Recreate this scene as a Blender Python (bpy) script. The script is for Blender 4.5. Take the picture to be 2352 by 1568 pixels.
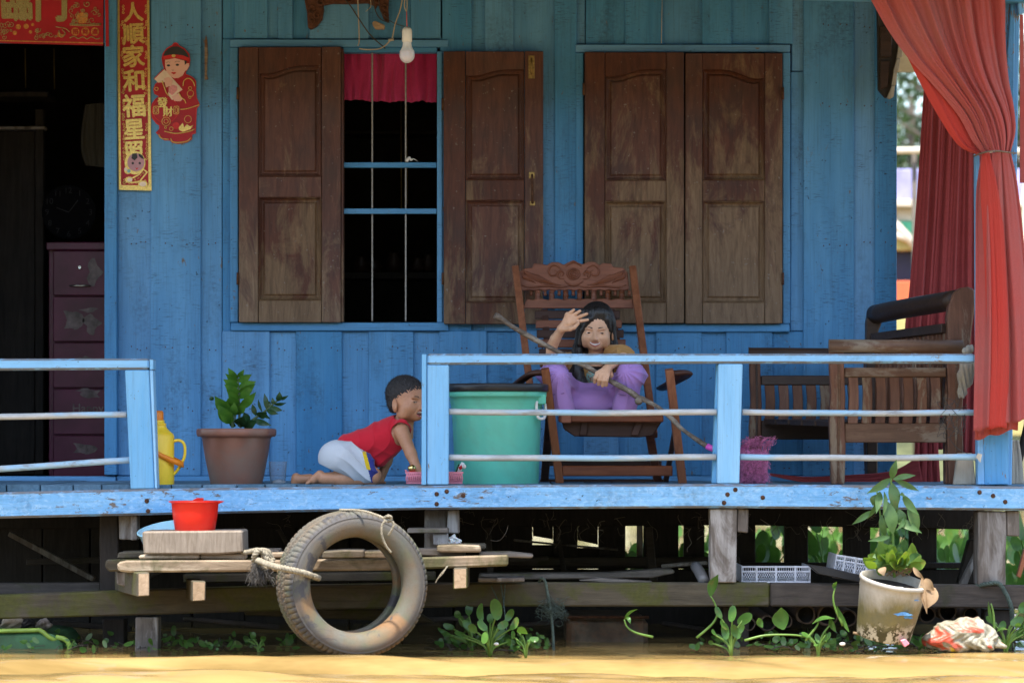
import bpy, bmesh, math, random
import numpy as np
from mathutils import Vector, Matrix, noise
random.seed(7)
for _o in list(bpy.data.objects): bpy.data.objects.remove(_o, do_unlink=True)
SC = bpy.context.scene
COL = SC.collection
R = math.radians

# ------------------------------------------------------------------ camera, sky, sun
S = 4.0 / 2352; D = 11.0; VH = 1020.0         # metres per unit at the railing, camera distance, eye level
cam_d = bpy.data.cameras.new('camera'); cam = bpy.data.objects.new('camera', cam_d); COL.objects.link(cam)
cam.location = (0, -D, 0); cam.rotation_euler = (R(90), 0, 0)
cam_d.sensor_width = 36; cam_d.lens = 36 * D / 4.0
cam_d.shift_y = (VH - 784) / 2352
cam_d.clip_start = 0.5; cam_d.clip_end = 2000
cam_d.dof.use_dof = True; cam_d.dof.focus_distance = D + 0.35; cam_d.dof.aperture_fstop = 3.5
SC.camera = cam

w = bpy.data.worlds.new('World'); SC.world = w; w.use_nodes = True
SUN_EL, SUN_AZ = 71.0, 196.0     # azimuth from +Y clockwise: 180 = straight behind the camera
nt = w.node_tree; bg = nt.nodes['Background']
sky = nt.nodes.new('ShaderNodeTexSky'); sky.sky_type = 'NISHITA'; sky.sun_disc = False
sky.sun_elevation = R(SUN_EL); sky.sun_rotation = R(SUN_AZ); sky.air_density = 1.2; sky.dust_density = 2.0; sky.ozone_density = 1.0
nt.links.new(sky.outputs[0], bg.inputs[0]); bg.inputs[1].default_value = 0.15
sl = bpy.data.lights.new('sun', 'SUN'); sl.energy = 2.7; sl.angle = R(1.2); sl.color = (1.0, 0.93, 0.82)
sun = bpy.data.objects.new('sun', sl); COL.objects.link(sun)
az = R(SUN_AZ); el = R(SUN_EL)
sdir = Vector((math.sin(az) * math.cos(el), math.cos(az) * math.cos(el), math.sin(el)))
sun.rotation_euler = sdir.to_track_quat('Z', 'Y').to_euler()
SC.view_settings.view_transform = 'Standard'; SC.view_settings.look = 'None'
SC.view_settings.exposure = 1.8; SC.view_settings.gamma = 1; SC.view_settings.use_curve_mapping = False
SC.render.engine = 'CYCLES'; SC.cycles.use_denoising = True
SC.cycles.max_bounces = 8; SC.cycles.diffuse_bounces = 5

# ------------------------------------------------------------------ helpers
def W(u, v, y=0.0):
    k = S * (1 + y / D)
    return Vector(((u - 1176) * k, y, (VH - v) * k))

def empty(name, label=None, cat=None, loc=(0, 0, 0), group=None, kind=None):
    o = bpy.data.objects.new(name, None); COL.objects.link(o); o.location = loc; o.empty_display_size = .05
    tag(o, label, cat, group, kind); return o

def tag(o, label=None, cat=None, group=None, kind=None):
    if label: o['label'] = label
    if cat: o['category'] = cat
    if group: o['group'] = group
    if kind: o['kind'] = kind
    return o

def root_off(p):
    v = Vector((0, 0, 0))
    while p is not None:
        v += Vector(p.location); p = p.parent
    return v

def link(name, me, m=None, parent=None, smooth=False, label=None, kind=None):
    if m is not None:
        for q in (m if isinstance(m, (list, tuple)) else [m]): me.materials.append(q)
    if smooth:
        me.polygons.foreach_set('use_smooth', [True] * len(me.polygons))
    o = bpy.data.objects.new(name, me); COL.objects.link(o)
    if parent is not None:
        o.parent = parent; o.location = -root_off(parent)
    if label: o['label'] = label
    if kind: o['kind'] = kind
    return o

def raw(name, verts, faces, m=None, parent=None, smooth=False, label=None, kind=None):
    me = bpy.data.meshes.new(name); me.from_pydata([tuple(v) for v in verts], [], faces); me.update()
    return link(name, me, m, parent, smooth, label, kind)

def bm_out(name, bm, m=None, parent=None, smooth=False, label=None, kind=None):
    bmesh.ops.recalc_face_normals(bm, faces=bm.faces)
    me = bpy.data.meshes.new(name); bm.to_mesh(me); bm.free()
    return link(name, me, m, parent, smooth, label, kind)

def bev(bm, b, seg=1):
    if b > 0:
        es = [e for e in bm.edges if len(e.link_faces) == 2 and e.calc_face_angle(0) > .6]
        bmesh.ops.bevel(bm, geom=es, offset=b, segments=seg, affect='EDGES', profile=.5, clamp_overlap=True)

def prism_bm(bm, pts, y0, y1):
    """pts = XZ outline (Vector at y0); extruded straight back to y1"""
    f = [bm.verts.new((p[0], y0, p[2])) for p in pts]; b = [bm.verts.new((p[0], y1, p[2])) for p in pts]
    n = len(pts); bm.faces.new(f); bm.faces.new(b[::-1])
    for i in range(n): bm.faces.new((f[i], b[i], b[(i + 1) % n], f[(i + 1) % n]))

def P(name, uv, y0, y1, m, parent=None, b=.002, label=None, smooth=False, yref=None):
    bm = bmesh.new(); prism_bm(bm, [W(u, v, y0 if yref is None else yref) for u, v in uv], y0, y1)
    bmesh.ops.recalc_face_normals(bm, faces=bm.faces); bev(bm, b)
    return bm_out(name, bm, m, parent, smooth, label)

def rect(u0, v0, u1, v1): return [(u0, v0), (u1, v0), (u1, v1), (u0, v1)]

def B(name, u0, v0, u1, v1, y0, y1, m, parent=None, b=.002, label=None, j=0.0, rough=0.0):
    """board; j = corner jitter in units; rough = waviness of its long edges"""
    r = lambda: random.uniform(-j, j)
    uv = [(u0 + r(), v0 + r()), (u1 + r(), v0 + r()), (u1 + r(), v1 + r()), (u0 + r(), v1 + r())]
    if rough:
        out = []
        for i in range(4):
            a, c = uv[i], uv[(i + 1) % 4]; L = math.hypot(c[0] - a[0], c[1] - a[1]); n = max(1, int(L / 45))
            for k in range(n):
                t = k / n; q = random.uniform(-rough, rough) if k else 0
                dx, dy = (c[0] - a[0]) / L, (c[1] - a[1]) / L
                out.append((a[0] + (c[0] - a[0]) * t - dy * q, a[1] + (c[1] - a[1]) * t + dx * q))
        uv = out
    return P(name, uv, y0, y1, m, parent, b, label)

def wbox(name, x0, x1, y0, y1, z0, z1, m, parent=None, b=0.0, label=None, kind=None):
    bm = bmesh.new(); prism_bm(bm, [(x0, 0, z0), (x1, 0, z0), (x1, 0, z1), (x0, 0, z1)], y0, y1)
    bmesh.ops.recalc_face_normals(bm, faces=bm.faces); bev(bm, b)
    return bm_out(name, bm, m, parent, False, label, kind)

def cat_spline(pts, n=6):
    pts = [Vector(p) for p in pts]
    if len(pts) < 3: return [pts[0].lerp(pts[-1], i / n) for i in range(n + 1)]
    out = []
    P_ = [pts[0] * 2 - pts[1]] + pts + [pts[-1] * 2 - pts[-2]]
    for i in range(1, len(P_) - 2):
        a, b, c, d = P_[i - 1:i + 3]
        for k in range(n):
            t = k / n
            out.append(.5 * ((2 * b) + (c - a) * t + (2 * a - 5 * b + 4 * c - d) * t * t + (3 * b - a - 3 * c + d) * t ** 3))
    out.append(pts[-1]); return out

def tube_bm(bm, path, rad, n=8, caps=True, flat=1.0, jit=0.0, up=None):
    path = [Vector(p) for p in path]; m = len(path)
    rf = rad if callable(rad) else (lambda t: rad)
    prev = None; rings = []
    for i, p in enumerate(path):
        t = (path[min(i + 1, m - 1)] - path[max(i - 1, 0)])
        t = t.normalized() if t.length > 1e-9 else Vector((0, 0, 1))
        if prev is None:
            a = Vector(up) if up is not None else (Vector((0, 1, 0)) if abs(t.y) < .9 else Vector((1, 0, 0)))
            nx = t.cross(a).normalized()
        else:
            nx = prev - t * prev.dot(t); nx = nx.normalized() if nx.length > 1e-6 else prev
        prev = nx; ny = t.cross(nx); r = rf(i / max(1, m - 1))
        if jit: r *= 1 + random.uniform(-jit, jit)
        rings.append([bm.verts.new(p + nx * math.cos(a2) * r + ny * math.sin(a2) * r * flat)
                      for a2 in [2 * math.pi * k / n for k in range(n)]])
    for i in range(m - 1):
        for k in range(n):
            bm.faces.new((rings[i][k], rings[i][(k + 1) % n], rings[i + 1][(k + 1) % n], rings[i + 1][k]))
    if caps:
        bm.faces.new(rings[0][::-1]); bm.faces.new(rings[-1])

def T(name, path, rad, m, parent=None, n=8, sp=0, flat=1.0, label=None, jit=0.0, kind=None, up=None):
    bm = bmesh.new(); tube_bm(bm, cat_spline(path, sp) if sp else path, rad, n, True, flat, jit, up)
    return bm_out(name, bm, m, parent, True, label, kind)

def rope_bm(bm, path, r, turns_per_m=28, strands=3):
    L = 0; path = [Vector(p) for p in path]; ds = [0]
    for i in range(1, len(path)):
        L += (path[i] - path[i - 1]).length; ds.append(L)
    N = max(8, int(L / .004)); N = min(N, 220)
    def at(d):
        for i in range(1, len(path)):
            if d <= ds[i] or i == len(path) - 1:
                q = (d - ds[i - 1]) / max(1e-9, ds[i] - ds[i - 1])
                return path[i - 1].lerp(path[i], min(1, q)), (path[i] - path[i - 1]).normalized()
    for s_ in range(strands):
        pp = []
        for k in range(N + 1):
            d = L * k / N; p, t = at(d)
            a = Vector((0, 1, 0)) if abs(t.y) < .9 else Vector((1, 0, 0))
            nx = t.cross(a).normalized(); ny = t.cross(nx)
            ph = d * turns_per_m * 2 * math.pi + s_ * 2 * math.pi / strands
            pp.append(p + (nx * math.cos(ph) + ny * math.sin(ph)) * r * .52)
        tube_bm(bm, pp, r * .56, 6)

def ROPE(name, path, r, m, parent=None, sp=6, label=None):
    bm = bmesh.new(); rope_bm(bm, cat_spline(path, sp), r); return bm_out(name, bm, m, parent, True, label)

def lathe(name, prof, c, m, parent=None, n=40, label=None, wob=None, axis=None, cap=False):
    """prof = [(r, z)], c = centre; wob(a, i) scales radius"""
    vs = []; fs = []; k = len(prof); c = Vector(c)
    for i, (r, z) in enumerate(prof):
        for j in range(n):
            a = 2 * math.pi * j / n; q = r * (wob(a, i) if wob else 1)
            v = Vector((q * math.cos(a), q * math.sin(a), z))
            if axis is not None: v = axis @ v
            vs.append(c + v)
    for i in range(k - 1):
        for j in range(n):
            fs.append((i * n + j, i * n + (j + 1) % n, (i + 1) * n + (j + 1) % n, (i + 1) * n + j))
    if cap: fs.append(tuple(range(n))[::-1]); fs.append(tuple((k - 1) * n + j for j in range(n)))
    return raw(name, vs, fs, m, parent, True, label)

def ell(name, c, r, m, parent=None, n=14, rot=None, label=None):
    bm = bmesh.new(); bmesh.ops.create_uvsphere(bm, u_segments=n, v_segments=max(6, n // 2 + 2), radius=1)
    M = Matrix.Translation(Vector(c)) @ (rot.to_4x4() if rot is not None else Matrix.Identity(4)) @ Matrix.Diagonal((*r, 1))
    bmesh.ops.transform(bm, matrix=M, verts=bm.verts)
    return bm_out(name, bm, m, parent, True, label)

def text_mesh(s, size, bold=0.0):
    c = bpy.data.curves.new('t', 'FONT'); c.body = s; c.size = size; c.offset = bold; c.extrude = .0004
    c.align_x = 'CENTER'; c.align_y = 'CENTER'; c.resolution_u = 3
    o = bpy.data.objects.new('t', c); COL.objects.link(o)
    dg = bpy.context.evaluated_depsgraph_get(); me = bpy.data.meshes.new_from_object(o.evaluated_get(dg))
    bpy.data.objects.remove(o); bpy.data.curves.remove(c); me.materials.clear(); return me

def TXT(name, s, u, v, y, size_px, m, parent, bold=0.0, sx=1.0, rot=0.0, sy=1.0):
    """bold = stroke thickening in units: the glyph is laid down several times, slightly shifted"""
    k = S * (1 + y / D); me = text_mesh(s, size_px * k, 0)
    co = [Vector(q.co) for q in me.vertices]; fs = [tuple(p.vertices) for p in me.polygons]; bpy.data.meshes.remove(me)
    xs = [q.x for q in co]; ys = [q.y for q in co]; cx, cy = (min(xs) + max(xs)) / 2, (min(ys) + max(ys)) / 2; c = W(u, v, y); cr, sr = math.cos(rot), math.sin(rot)
    sh = [(0, 0)] + ([(a * bold * k, b * bold * k) for a, b in ((1, 0), (-1, 0), (0, 1), (0, -1), (.7, .7), (-.7, -.7))] if bold else []); V = []; F = []
    for i, (dx, dz) in enumerate(sh):
        o = len(V)
        for q in co:
            a, b = (q.x - cx) * sx + dx, (q.y - cy) * sy + dz; V.append((c.x + a * cr - b * sr, y - q.z - .00012 * i, c.z + a * sr + b * cr))
        F += [tuple(o + t for t in f) for f in fs]
    return raw(name, V, F, m, parent)

def leaf_bm(bm, base, tip, width, side, bend=0.0, n=5, cup=.25, shape=None, mi=0):
    """leaf blade from base to tip; side = width direction; bend pushes its middle along the normal"""
    base, tip, side = Vector(base), Vector(tip), Vector(side).normalized()
    ax = tip - base; nrm = ax.cross(side).normalized(); side = nrm.cross(ax).normalized()
    sh = shape or (lambda t: math.sin(math.pi * min(1, t * 1.02 + .03)) ** .8)
    rows = []
    for i in range(n + 1):
        t = i / n; c = base + ax * t + nrm * bend * math.sin(math.pi * t); h = max(.0006, width * .5 * sh(t))
        rows.append((bm.verts.new(c - side * h + nrm * h * cup), bm.verts.new(c), bm.verts.new(c + side * h + nrm * h * cup)))
    for i in range(n):
        for k in (0, 1):
            f = bm.faces.new((rows[i][k], rows[i][k + 1], rows[i + 1][k + 1], rows[i + 1][k])); f.material_index = mi; f.smooth = True

# ------------------------------------------------------------------ materials
def NT(name):
    m = bpy.data.materials.new(name); m.use_nodes = True; n = m.node_tree
    return m, n, n.nodes['Principled BSDF']
def nd(n, t, **kw):
    x = n.nodes.new(t)
    for k, v in kw.items():
        if hasattr(x, k): setattr(x, k, v)
        else: x.inputs[k.replace('_', ' ')].default_value = v
    return x
def rgb(c): return (c[0], c[1], c[2], 1)
def pos(n, scale=(1, 1, 1), rnd=True, rot=None):
    g = n.nodes.new('ShaderNodeNewGeometry'); mp = n.nodes.new('ShaderNodeMapping'); mp.inputs['Scale'].default_value = scale
    if rot: mp.inputs['Rotation'].default_value = rot
    n.links.new(g.outputs['Position'], mp.inputs[0])
    if rnd:
        oi = n.nodes.new('ShaderNodeObjectInfo'); mu = n.nodes.new('ShaderNodeMath'); mu.operation = 'MULTIPLY'; mu.inputs[1].default_value = 37.0
        n.links.new(oi.outputs['Random'], mu.inputs[0]); n.links.new(mu.outputs[0], mp.inputs['Location'])
    return mp.outputs[0]
def nz(n, vec, scale, detail=4, rough=.6, dist=0.0):
    x = n.nodes.new('ShaderNodeTexNoise'); x.inputs['Scale'].default_value = scale; x.inputs['Detail'].default_value = detail
    x.inputs['Roughness'].default_value = rough; x.inputs['Distortion'].default_value = dist
    n.links.new(vec, x.inputs['Vector']); return x.outputs[0]
def ramp(n, fac, a, b, ca=0.0, cb=1.0):
    x = n.nodes.new('ShaderNodeMapRange'); x.inputs[1].default_value = a; x.inputs[2].default_value = b
    x.inputs[3].default_value = ca; x.inputs[4].default_value = cb; n.links.new(fac, x.inputs[0]); return x.outputs[0]
def mixc(n, fac, a, b, mode='MIX'):
    x = n.nodes.new('ShaderNodeMix'); x.data_type = 'RGBA'; x.blend_type = mode
    if isinstance(fac, (int, float)): x.inputs[0].default_value = fac
    else: n.links.new(fac, x.inputs[0])
    for i, c in ((6, a), (7, b)):
        if isinstance(c, (tuple, list)): x.inputs[i].default_value = rgb(c)
        else: n.links.new(c, x.inputs[i])
    return x.outputs[2]
def mul(n, a, b, op='MULTIPLY'):
    x = n.nodes.new('ShaderNodeMath'); x.operation = op
    for i, c in ((0, a), (1, b)):
        if isinstance(c, (int, float)): x.inputs[i].default_value = c
        else: n.links.new(c, x.inputs[i])
    return x.outputs[0]
def bump(n, p, h, dist=.002, st=.5):
    b = n.nodes.new('ShaderNodeBump'); b.inputs['Strength'].default_value = st; b.inputs['Distance'].default_value = dist
    n.links.new(h, b.inputs['Height']); n.links.new(b.outputs[0], p.inputs['Normal'])
def sepz(n):
    g = n.nodes.new('ShaderNodeNewGeometry'); s = n.nodes.new('ShaderNodeSeparateXYZ'); n.links.new(g.outputs['Position'], s.inputs[0]); return s.outputs
def objvar(n, col, lo=.85, hi=1.12):
    oi = n.nodes.new('ShaderNodeObjectInfo'); f = ramp(n, oi.outputs['Random'], 0, 1, lo, hi)
    h = n.nodes.new('ShaderNodeHueSaturation'); n.links.new(f, h.inputs['Value']); n.links.new(col, h.inputs['Color'])
    f2 = ramp(n, oi.outputs['Random'], 0, 1, 1.04, .9); n.links.new(f2, h.inputs['Saturation']); return h.outputs[0]

def paint(name, c1, c2, grime=(.03, .045, .055), ga=.5, chip=(.2, .17, .14), ca=.0, along='Z', rough=.55, spots=.5, hatch=0.0, edge=0.0, scr=0.0):
    m, n, p = NT(name)
    st = {'Z': (1, 1, .12), 'X': (.12, 1, 1)}[along]; st2 = {'Z': (1, 1, .03), 'X': (.03, 1, 1)}[along]
    v0 = pos(n); v = pos(n, st); v2 = pos(n, st2)
    col = mixc(n, ramp(n, nz(n, v, 9, 4), .35, .68), c1, c2)
    gr = nz(n, v2, 130, 3, .7)
    col = mixc(n, ramp(n, gr, .5, .78, 0, .32), col, grime)
    if scr:
        col = mixc(n, mul(n, ramp(n, nz(n, pos(n, (.5, 1, 1), rot=(0, .5, 0)), 55, 4, .75, 1.2), .5, .66), scr), col, (.42, .62, .80))
        col = mixc(n, mul(n, ramp(n, nz(n, pos(n, (.5, 1, 1), rot=(0, -.5, 0)), 48, 4, .75, 1.2), .52, .68), scr), col, (.06, .20, .42))
    bl = mul(n, ramp(n, nz(n, pos(n, (1, 1, .45)), 5.5, 5, .62, .4), .5, .75), ramp(n, nz(n, v0, 60, 4, .7), .36, .68))
    col = mixc(n, mul(n, bl, ga), col, grime)
    if spots:
        sp = ramp(n, nz(n, v0, 48, 3, .6, .4), .695, .72)
        col = mixc(n, mul(n, sp, spots), col, (.015, .018, .02))
    if hatch:
        ht = nz(n, pos(n, (.12, 1, 1)), 240, 2, .6)
        col = mixc(n, mul(n, ramp(n, ht, .55, .7), mul(n, ramp(n, nz(n, v0, 7, 2), .45, .65), hatch)), col, grime)
    chh = nz(n, pos(n, {'Z': (1, 1, .35), 'X': (.35, 1, 1)}[along]), 42, 6, .72, .5)
    if ca:
        big = nz(n, v0, 3.2, 3, .6)
        th = mul(n, chh, ramp(n, big, .3, .72, -ca * .5, ca), 'ADD')
        cf = ramp(n, th, .66, .69)
        col = mixc(n, cf, col, mixc(n, nz(n, v0, 90, 2), chip, tuple(q * .45 for q in chip)))
    if edge:
        g = n.nodes.new('ShaderNodeNewGeometry'); s3 = n.nodes.new('ShaderNodeSeparateXYZ'); n.links.new(g.outputs['True Normal'], s3.inputs[0])
        ab = n.nodes.new('ShaderNodeMath'); ab.operation = 'ABSOLUTE'; n.links.new(s3.outputs[2], ab.inputs[0])
        ef = mul(n, ramp(n, ab.outputs[0], .3, .45), ramp(n, chh, .38, .5, .25, 1)); col = mixc(n, mul(n, ef, edge), col, (.16, .135, .115))
    col = objvar(n, col, .88, 1.1)
    n.links.new(col, p.inputs['Base Color']); p.inputs['Roughness'].default_value = rough
    p.inputs['Specular IOR Level'].default_value = .3
    bump(n, p, mul(n, gr, mul(n, chh, .8), 'ADD'), .003, .45); return m

def wood(name, dark, light, along='Z', wa=.5, scale=1.0, rough=.7, moss=None, mossa=0.0, fleck=0.0, pale=None, palea=0.0, bd=.004):
    m, n, p = NT(name)
    a = {'Z': (1, 1, .1), 'X': (.1, 1, 1), 'Y': (1, .1, 1)}[along]
    v = pos(n, a); v0 = pos(n); g = nz(n, v, 45 * scale, 6, .68, .8)
    col = mixc(n, ramp(n, g, .32, .68), dark, light)
    bl = nz(n, v0, 7 * scale, 4, .6, .5); col = mixc(n, ramp(n, bl, .4, .75, 0, wa), col, tuple(q * .45 for q in dark))
    if pale:
        f = mul(n, ramp(n, nz(n, pos(n, tuple(max(.3, q) for q in a)), 8 * scale, 6, .7, .6), .5 - .2 * palea, .58 - .12 * palea), ramp(n, g, .3, .6, .45, 1))
        col = mixc(n, f, col, pale)
    if moss:
        f = ramp(n, nz(n, v0, 4.5, 6, .68, .6), .56 - mossa * .2, .68 - mossa * .2)
        col = mixc(n, mul(n, f, .85), col, mixc(n, nz(n, v0, 60, 3), moss, tuple(q * .3 for q in moss)))
    if fleck:
        col = mixc(n, mul(n, ramp(n, nz(n, v0, 110, 2), .70, .73), fleck), col, (.45, .42, .38))
    col = objvar(n, col, .8, 1.18)
    n.links.new(col, p.inputs['Base Color']); p.inputs['Roughness'].default_value = rough; p.inputs['Specular IOR Level'].default_value = .28
    bump(n, p, g, bd, .6); return m

def shutter_mat(name, worn):
    """old varnish, worn back to bare wood low down where rain reaches"""
    m, n, p = NT(name); v = pos(n, (1, 1, .12)); v0 = pos(n); z = sepz(n)[2]
    g = nz(n, v, 55, 5, .7, .6)
    col = mixc(n, ramp(n, g, .35, .7), (.058, .018, .010), (.115, .038, .019))
    col = mixc(n, ramp(n, nz(n, v0, 4, 3), .45, .7, 0, .45), col, (.035, .028, .026))
    h = ramp(n, z, 1.75, .55, -.16 - .1 * (1 - worn), .18 * worn)
    f = ramp(n, mul(n, nz(n, pos(n, (1, 1, .35)), 6.5, 7, .72, .7), h, 'ADD'), .47, .60)
    bare = mixc(n, ramp(n, g, .3, .7), (.105, .060, .029), (.23, .145, .078))
    col = mixc(n, mul(n, f, .9), col, bare)
    col = mixc(n, mul(n, ramp(n, nz(n, v0, 70, 2, .5), .70, .73), .5), col, (.22, .2, .18))
    col = objvar(n, col, .85, 1.12)
    n.links.new(col, p.inputs['Base Color']); p.inputs['Roughness'].default_value = .55; p.inputs['Specular IOR Level'].default_value = .3
    bump(n, p, g, .002, .5); return m

def plain(name, c, rough=.5, metal=0.0, var=.08, spec=.4, scale=20, trans=0.0, bumpd=0.0, emit=None, subs=0.0, dirt=None, dirta=0.0):
    m, n, p = NT(name); v0 = pos(n)
    col = mixc(n, ramp(n, nz(n, v0, scale, 4), .35, .65), tuple(q * (1 - var) for q in c), tuple(min(1, q * (1 + var)) for q in c))
    if dirt:
        col = mixc(n, mul(n, ramp(n, nz(n, v0, scale * .6, 6, .7, .5), .48, .68), dirta), col, dirt)
    n.links.new(col, p.inputs['Base Color'])
    p.inputs['Roughness'].default_value = rough; p.inputs['Metallic'].default_value = metal; p.inputs['Specular IOR Level'].default_value = spec
    if trans: p.inputs['Transmission Weight'].default_value = trans
    if subs:
        p.inputs['Subsurface Weight'].default_value = subs; p.inputs['Subsurface Radius'].default_value = (.012, .005, .003); p.inputs['Subsurface Scale'].default_value = 1.0
    if bumpd: bump(n, p, nz(n, v0, scale * 5, 4), bumpd, .5)
    return m

def cloth(name, c, c2=None, rough=.85, trl=0.0, weave=900, along=None, wst=.15, fold=0.0):
    m, n, p = NT(name); v0 = pos(n, rnd=False)
    c2 = c2 or tuple(q * .8 for q in c)
    col = mixc(n, ramp(n, nz(n, v0, 3.5, 4), .35, .7), c, c2)
    wv = nz(n, pos(n, (.06, 1, 1) if along == 'X' else (1, 1, 1), rnd=False), weave, 2)
    col = mixc(n, ramp(n, wv, .45, .7, 0, wst), col, tuple(q * .35 for q in c))
    n.links.new(col, p.inputs['Base Color']); p.inputs['Roughness'].default_value = rough
    p.inputs['Sheen Weight'].default_value = .15; p.inputs['Specular IOR Level'].default_value = .15
    h = mul(n, wv, .3)
    if fold: h = mul(n, h, mul(n, nz(n, pos(n, (1, 1, 1), rnd=False), 22, 3, .5, .8), fold), 'ADD')
    bump(n, p, h, .002, .5)
    if trl:
        t = n.nodes.new('ShaderNodeBsdfTranslucent'); n.links.new(col, t.inputs[0]); mx = n.nodes.new('ShaderNodeMixShader'); mx.inputs[0].default_value = trl
        out = n.nodes['Material Output']; n.links.new(p.outputs[0], mx.inputs[1]); n.links.new(t.outputs[0], mx.inputs[2]); n.links.new(mx.outputs[0], out.inputs[0])
    return m

def foliage(name, c1, c2, rough=.4, trl=.35, old=None, olda=.0):
    m, n, p = NT(name); v0 = pos(n)
    col = mixc(n, ramp(n, nz(n, v0, 18, 3), .35, .65), c1, c2)
    oi = n.nodes.new('ShaderNodeObjectInfo')
    if old: col = mixc(n, mul(n, ramp(n, nz(n, v0, 26, 4, .6, .4), .58, .68), olda), col, old)
    n.links.new(col, p.inputs['Base Color']); p.inputs['Roughness'].default_value = rough; p.inputs['Specular IOR Level'].default_value = .4
    t = n.nodes.new('ShaderNodeBsdfTranslucent'); n.links.new(mixc(n, .5, col, (c2[0] * 1.6, c2[1] * 1.6, c2[2] * .6)), t.inputs[0])
    mx = n.nodes.new('ShaderNodeMixShader'); mx.inputs[0].default_value = trl
    out = n.nodes['Material Output']; n.links.new(p.outputs[0], mx.inputs[1]); n.links.new(t.outputs[0], mx.inputs[2]); n.links.new(mx.outputs[0], out.inputs[0])
    return m

M = {}
M['wall'] = paint('wall_blue', (.058, .225, .44), (.098, .305, .545), ga=.8, hatch=.75, ca=.03, along='Z', spots=.75)
M['wallx'] = paint('wall_blue_cross', (.062, .23, .45), (.102, .31, .555), ga=.4, ca=.03, along='X', spots=.6)
M['rail'] = paint('rail_blue', (.15, .42, .70), (.24, .52, .77), grime=(.1, .13, .16), ga=.5, ca=.06, along='X', spots=.5, chip=(.27, .23, .2), edge=.85)
M['railz'] = paint('rail_blue_upright', (.15, .42, .70), (.24, .52, .77), grime=(.1, .13, .16), ga=.4, ca=.05, along='Z', spots=.35, chip=(.27, .23, .2))
M['beam'] = paint('beam_blue', (.09, .33, .63), (.2, .48, .76), grime=(.05, .09, .13), ga=.7, ca=.15, along='X', spots=.8, chip=(.2, .165, .14), edge=.9, scr=.55)
M['cor'] = paint('post_blue', (.10, .33, .62), (.17, .42, .7), ga=.45, ca=.16, along='Z', spots=.5, chip=(.27, .24, .22))
M['shut_a'] = shutter_mat('shutter_wood', .62)
M['shut_b'] = shutter_mat('shutter_wood_spotted', .35)
M['shut_c'] = shutter_mat('shutter_wood_worn', 1.15)
M['grey'] = wood('weathered_timber', (.105, .085, .068), (.2, .17, .145), 'Z', .5, pale=(.32, .3, .28), palea=.2)
M['greyx'] = wood('weathered_board', (.10, .08, .06), (.2, .165, .13), 'X', .5, moss=(.085, .085, .02), mossa=.1)
M['moss'] = wood('mossy_beam', (.055, .045, .03), (.11, .092, .06), 'X', .5, moss=(.10, .105, .016), mossa=.42)
M['mossdark'] = wood('damp_beam', (.04, .032, .026), (.085, .068, .055), 'X', .5, moss=(.05, .055, .014), mossa=.05)
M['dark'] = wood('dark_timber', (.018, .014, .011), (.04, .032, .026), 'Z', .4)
M['end'] = wood('sawn_end', (.26, .175, .1), (.42, .3, .19), 'Y', .3, scale=1.4)
M['dock'] = wood('dock_board', (.17, .12, .075), (.33, .25, .165), 'X', .5, moss=(.10, .10, .035), mossa=.3, pale=(.42, .34, .24), palea=-.2)
M['chair'] = wood('reddish_wood', (.135, .036, .013), (.235, .072, .028), 'X', .4, rough=.42, bd=.001)
M['chairz'] = wood('reddish_wood_upright', (.165, .050, .020), (.285, .105, .045), 'Z', .35, rough=.42, bd=.001)
M['chaird'] = wood('reddish_wood_dark', (.045, .018, .012), (.085, .034, .02), 'X', .4, rough=.5, bd=.001)
M['sofa'] = wood('sofa_wood', (.10, .038, .018), (.18, .076, .037), 'Z', .5, rough=.5, pale=(.22, .16, .10), palea=-.35, bd=.001)
M['sofax'] = wood('sofa_wood_cross', (.115, .054, .028), (.20, .108, .058), 'X', .5, rough=.5, pale=(.25, .19, .13), palea=-.15, bd=.001)
M['sofad'] = wood('sofa_wood_dark', (.032, .018, .012), (.065, .036, .023), 'X', .4, rough=.45, bd=.001)
M['black'] = plain('black_plastic', (.022, .022, .024), .35)
M['iron'] = plain('rusty_iron', (.09, .04, .02), .8, .3, .4, scale=60, bumpd=.001)
M['brass'] = plain('worn_brass', (.30, .19, .06), .4, .7, .35, scale=90)
M['white'] = plain('white_plastic', (.72, .7, .66), .4, var=.05)
M['gold'] = plain('gold_foil', (.72, .50, .14), .32, .55, .2, scale=120, bumpd=.0006)
M['golddull'] = plain('gold_glitter', (.36, .29, .12), .45, .5, .4, scale=420, bumpd=.0008)
M['goldline'] = plain('gold_line', (.50, .2, .045), .5, .2, .3, scale=160)
M['red'] = plain('red_print', (.36, .006, .014), .5, var=.12, scale=9)
M['redlt'] = plain('red_print_bright', (.55, .02, .02), .5, var=.12, scale=60)
M['fleshp'] = plain('printed_skin', (.74, .42, .33), .5, var=.04)
M['mauve'] = plain('printed_mauve', (.48, .25, .28), .5, var=.08)
M['ink'] = plain('printed_black', (.03, .028, .03), .5)
M['pinkp'] = plain('printed_pink', (.68, .27, .27), .5, var=.15, scale=150)
M['cream'] = plain('printed_cream', (.75, .58, .45), .5)
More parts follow.
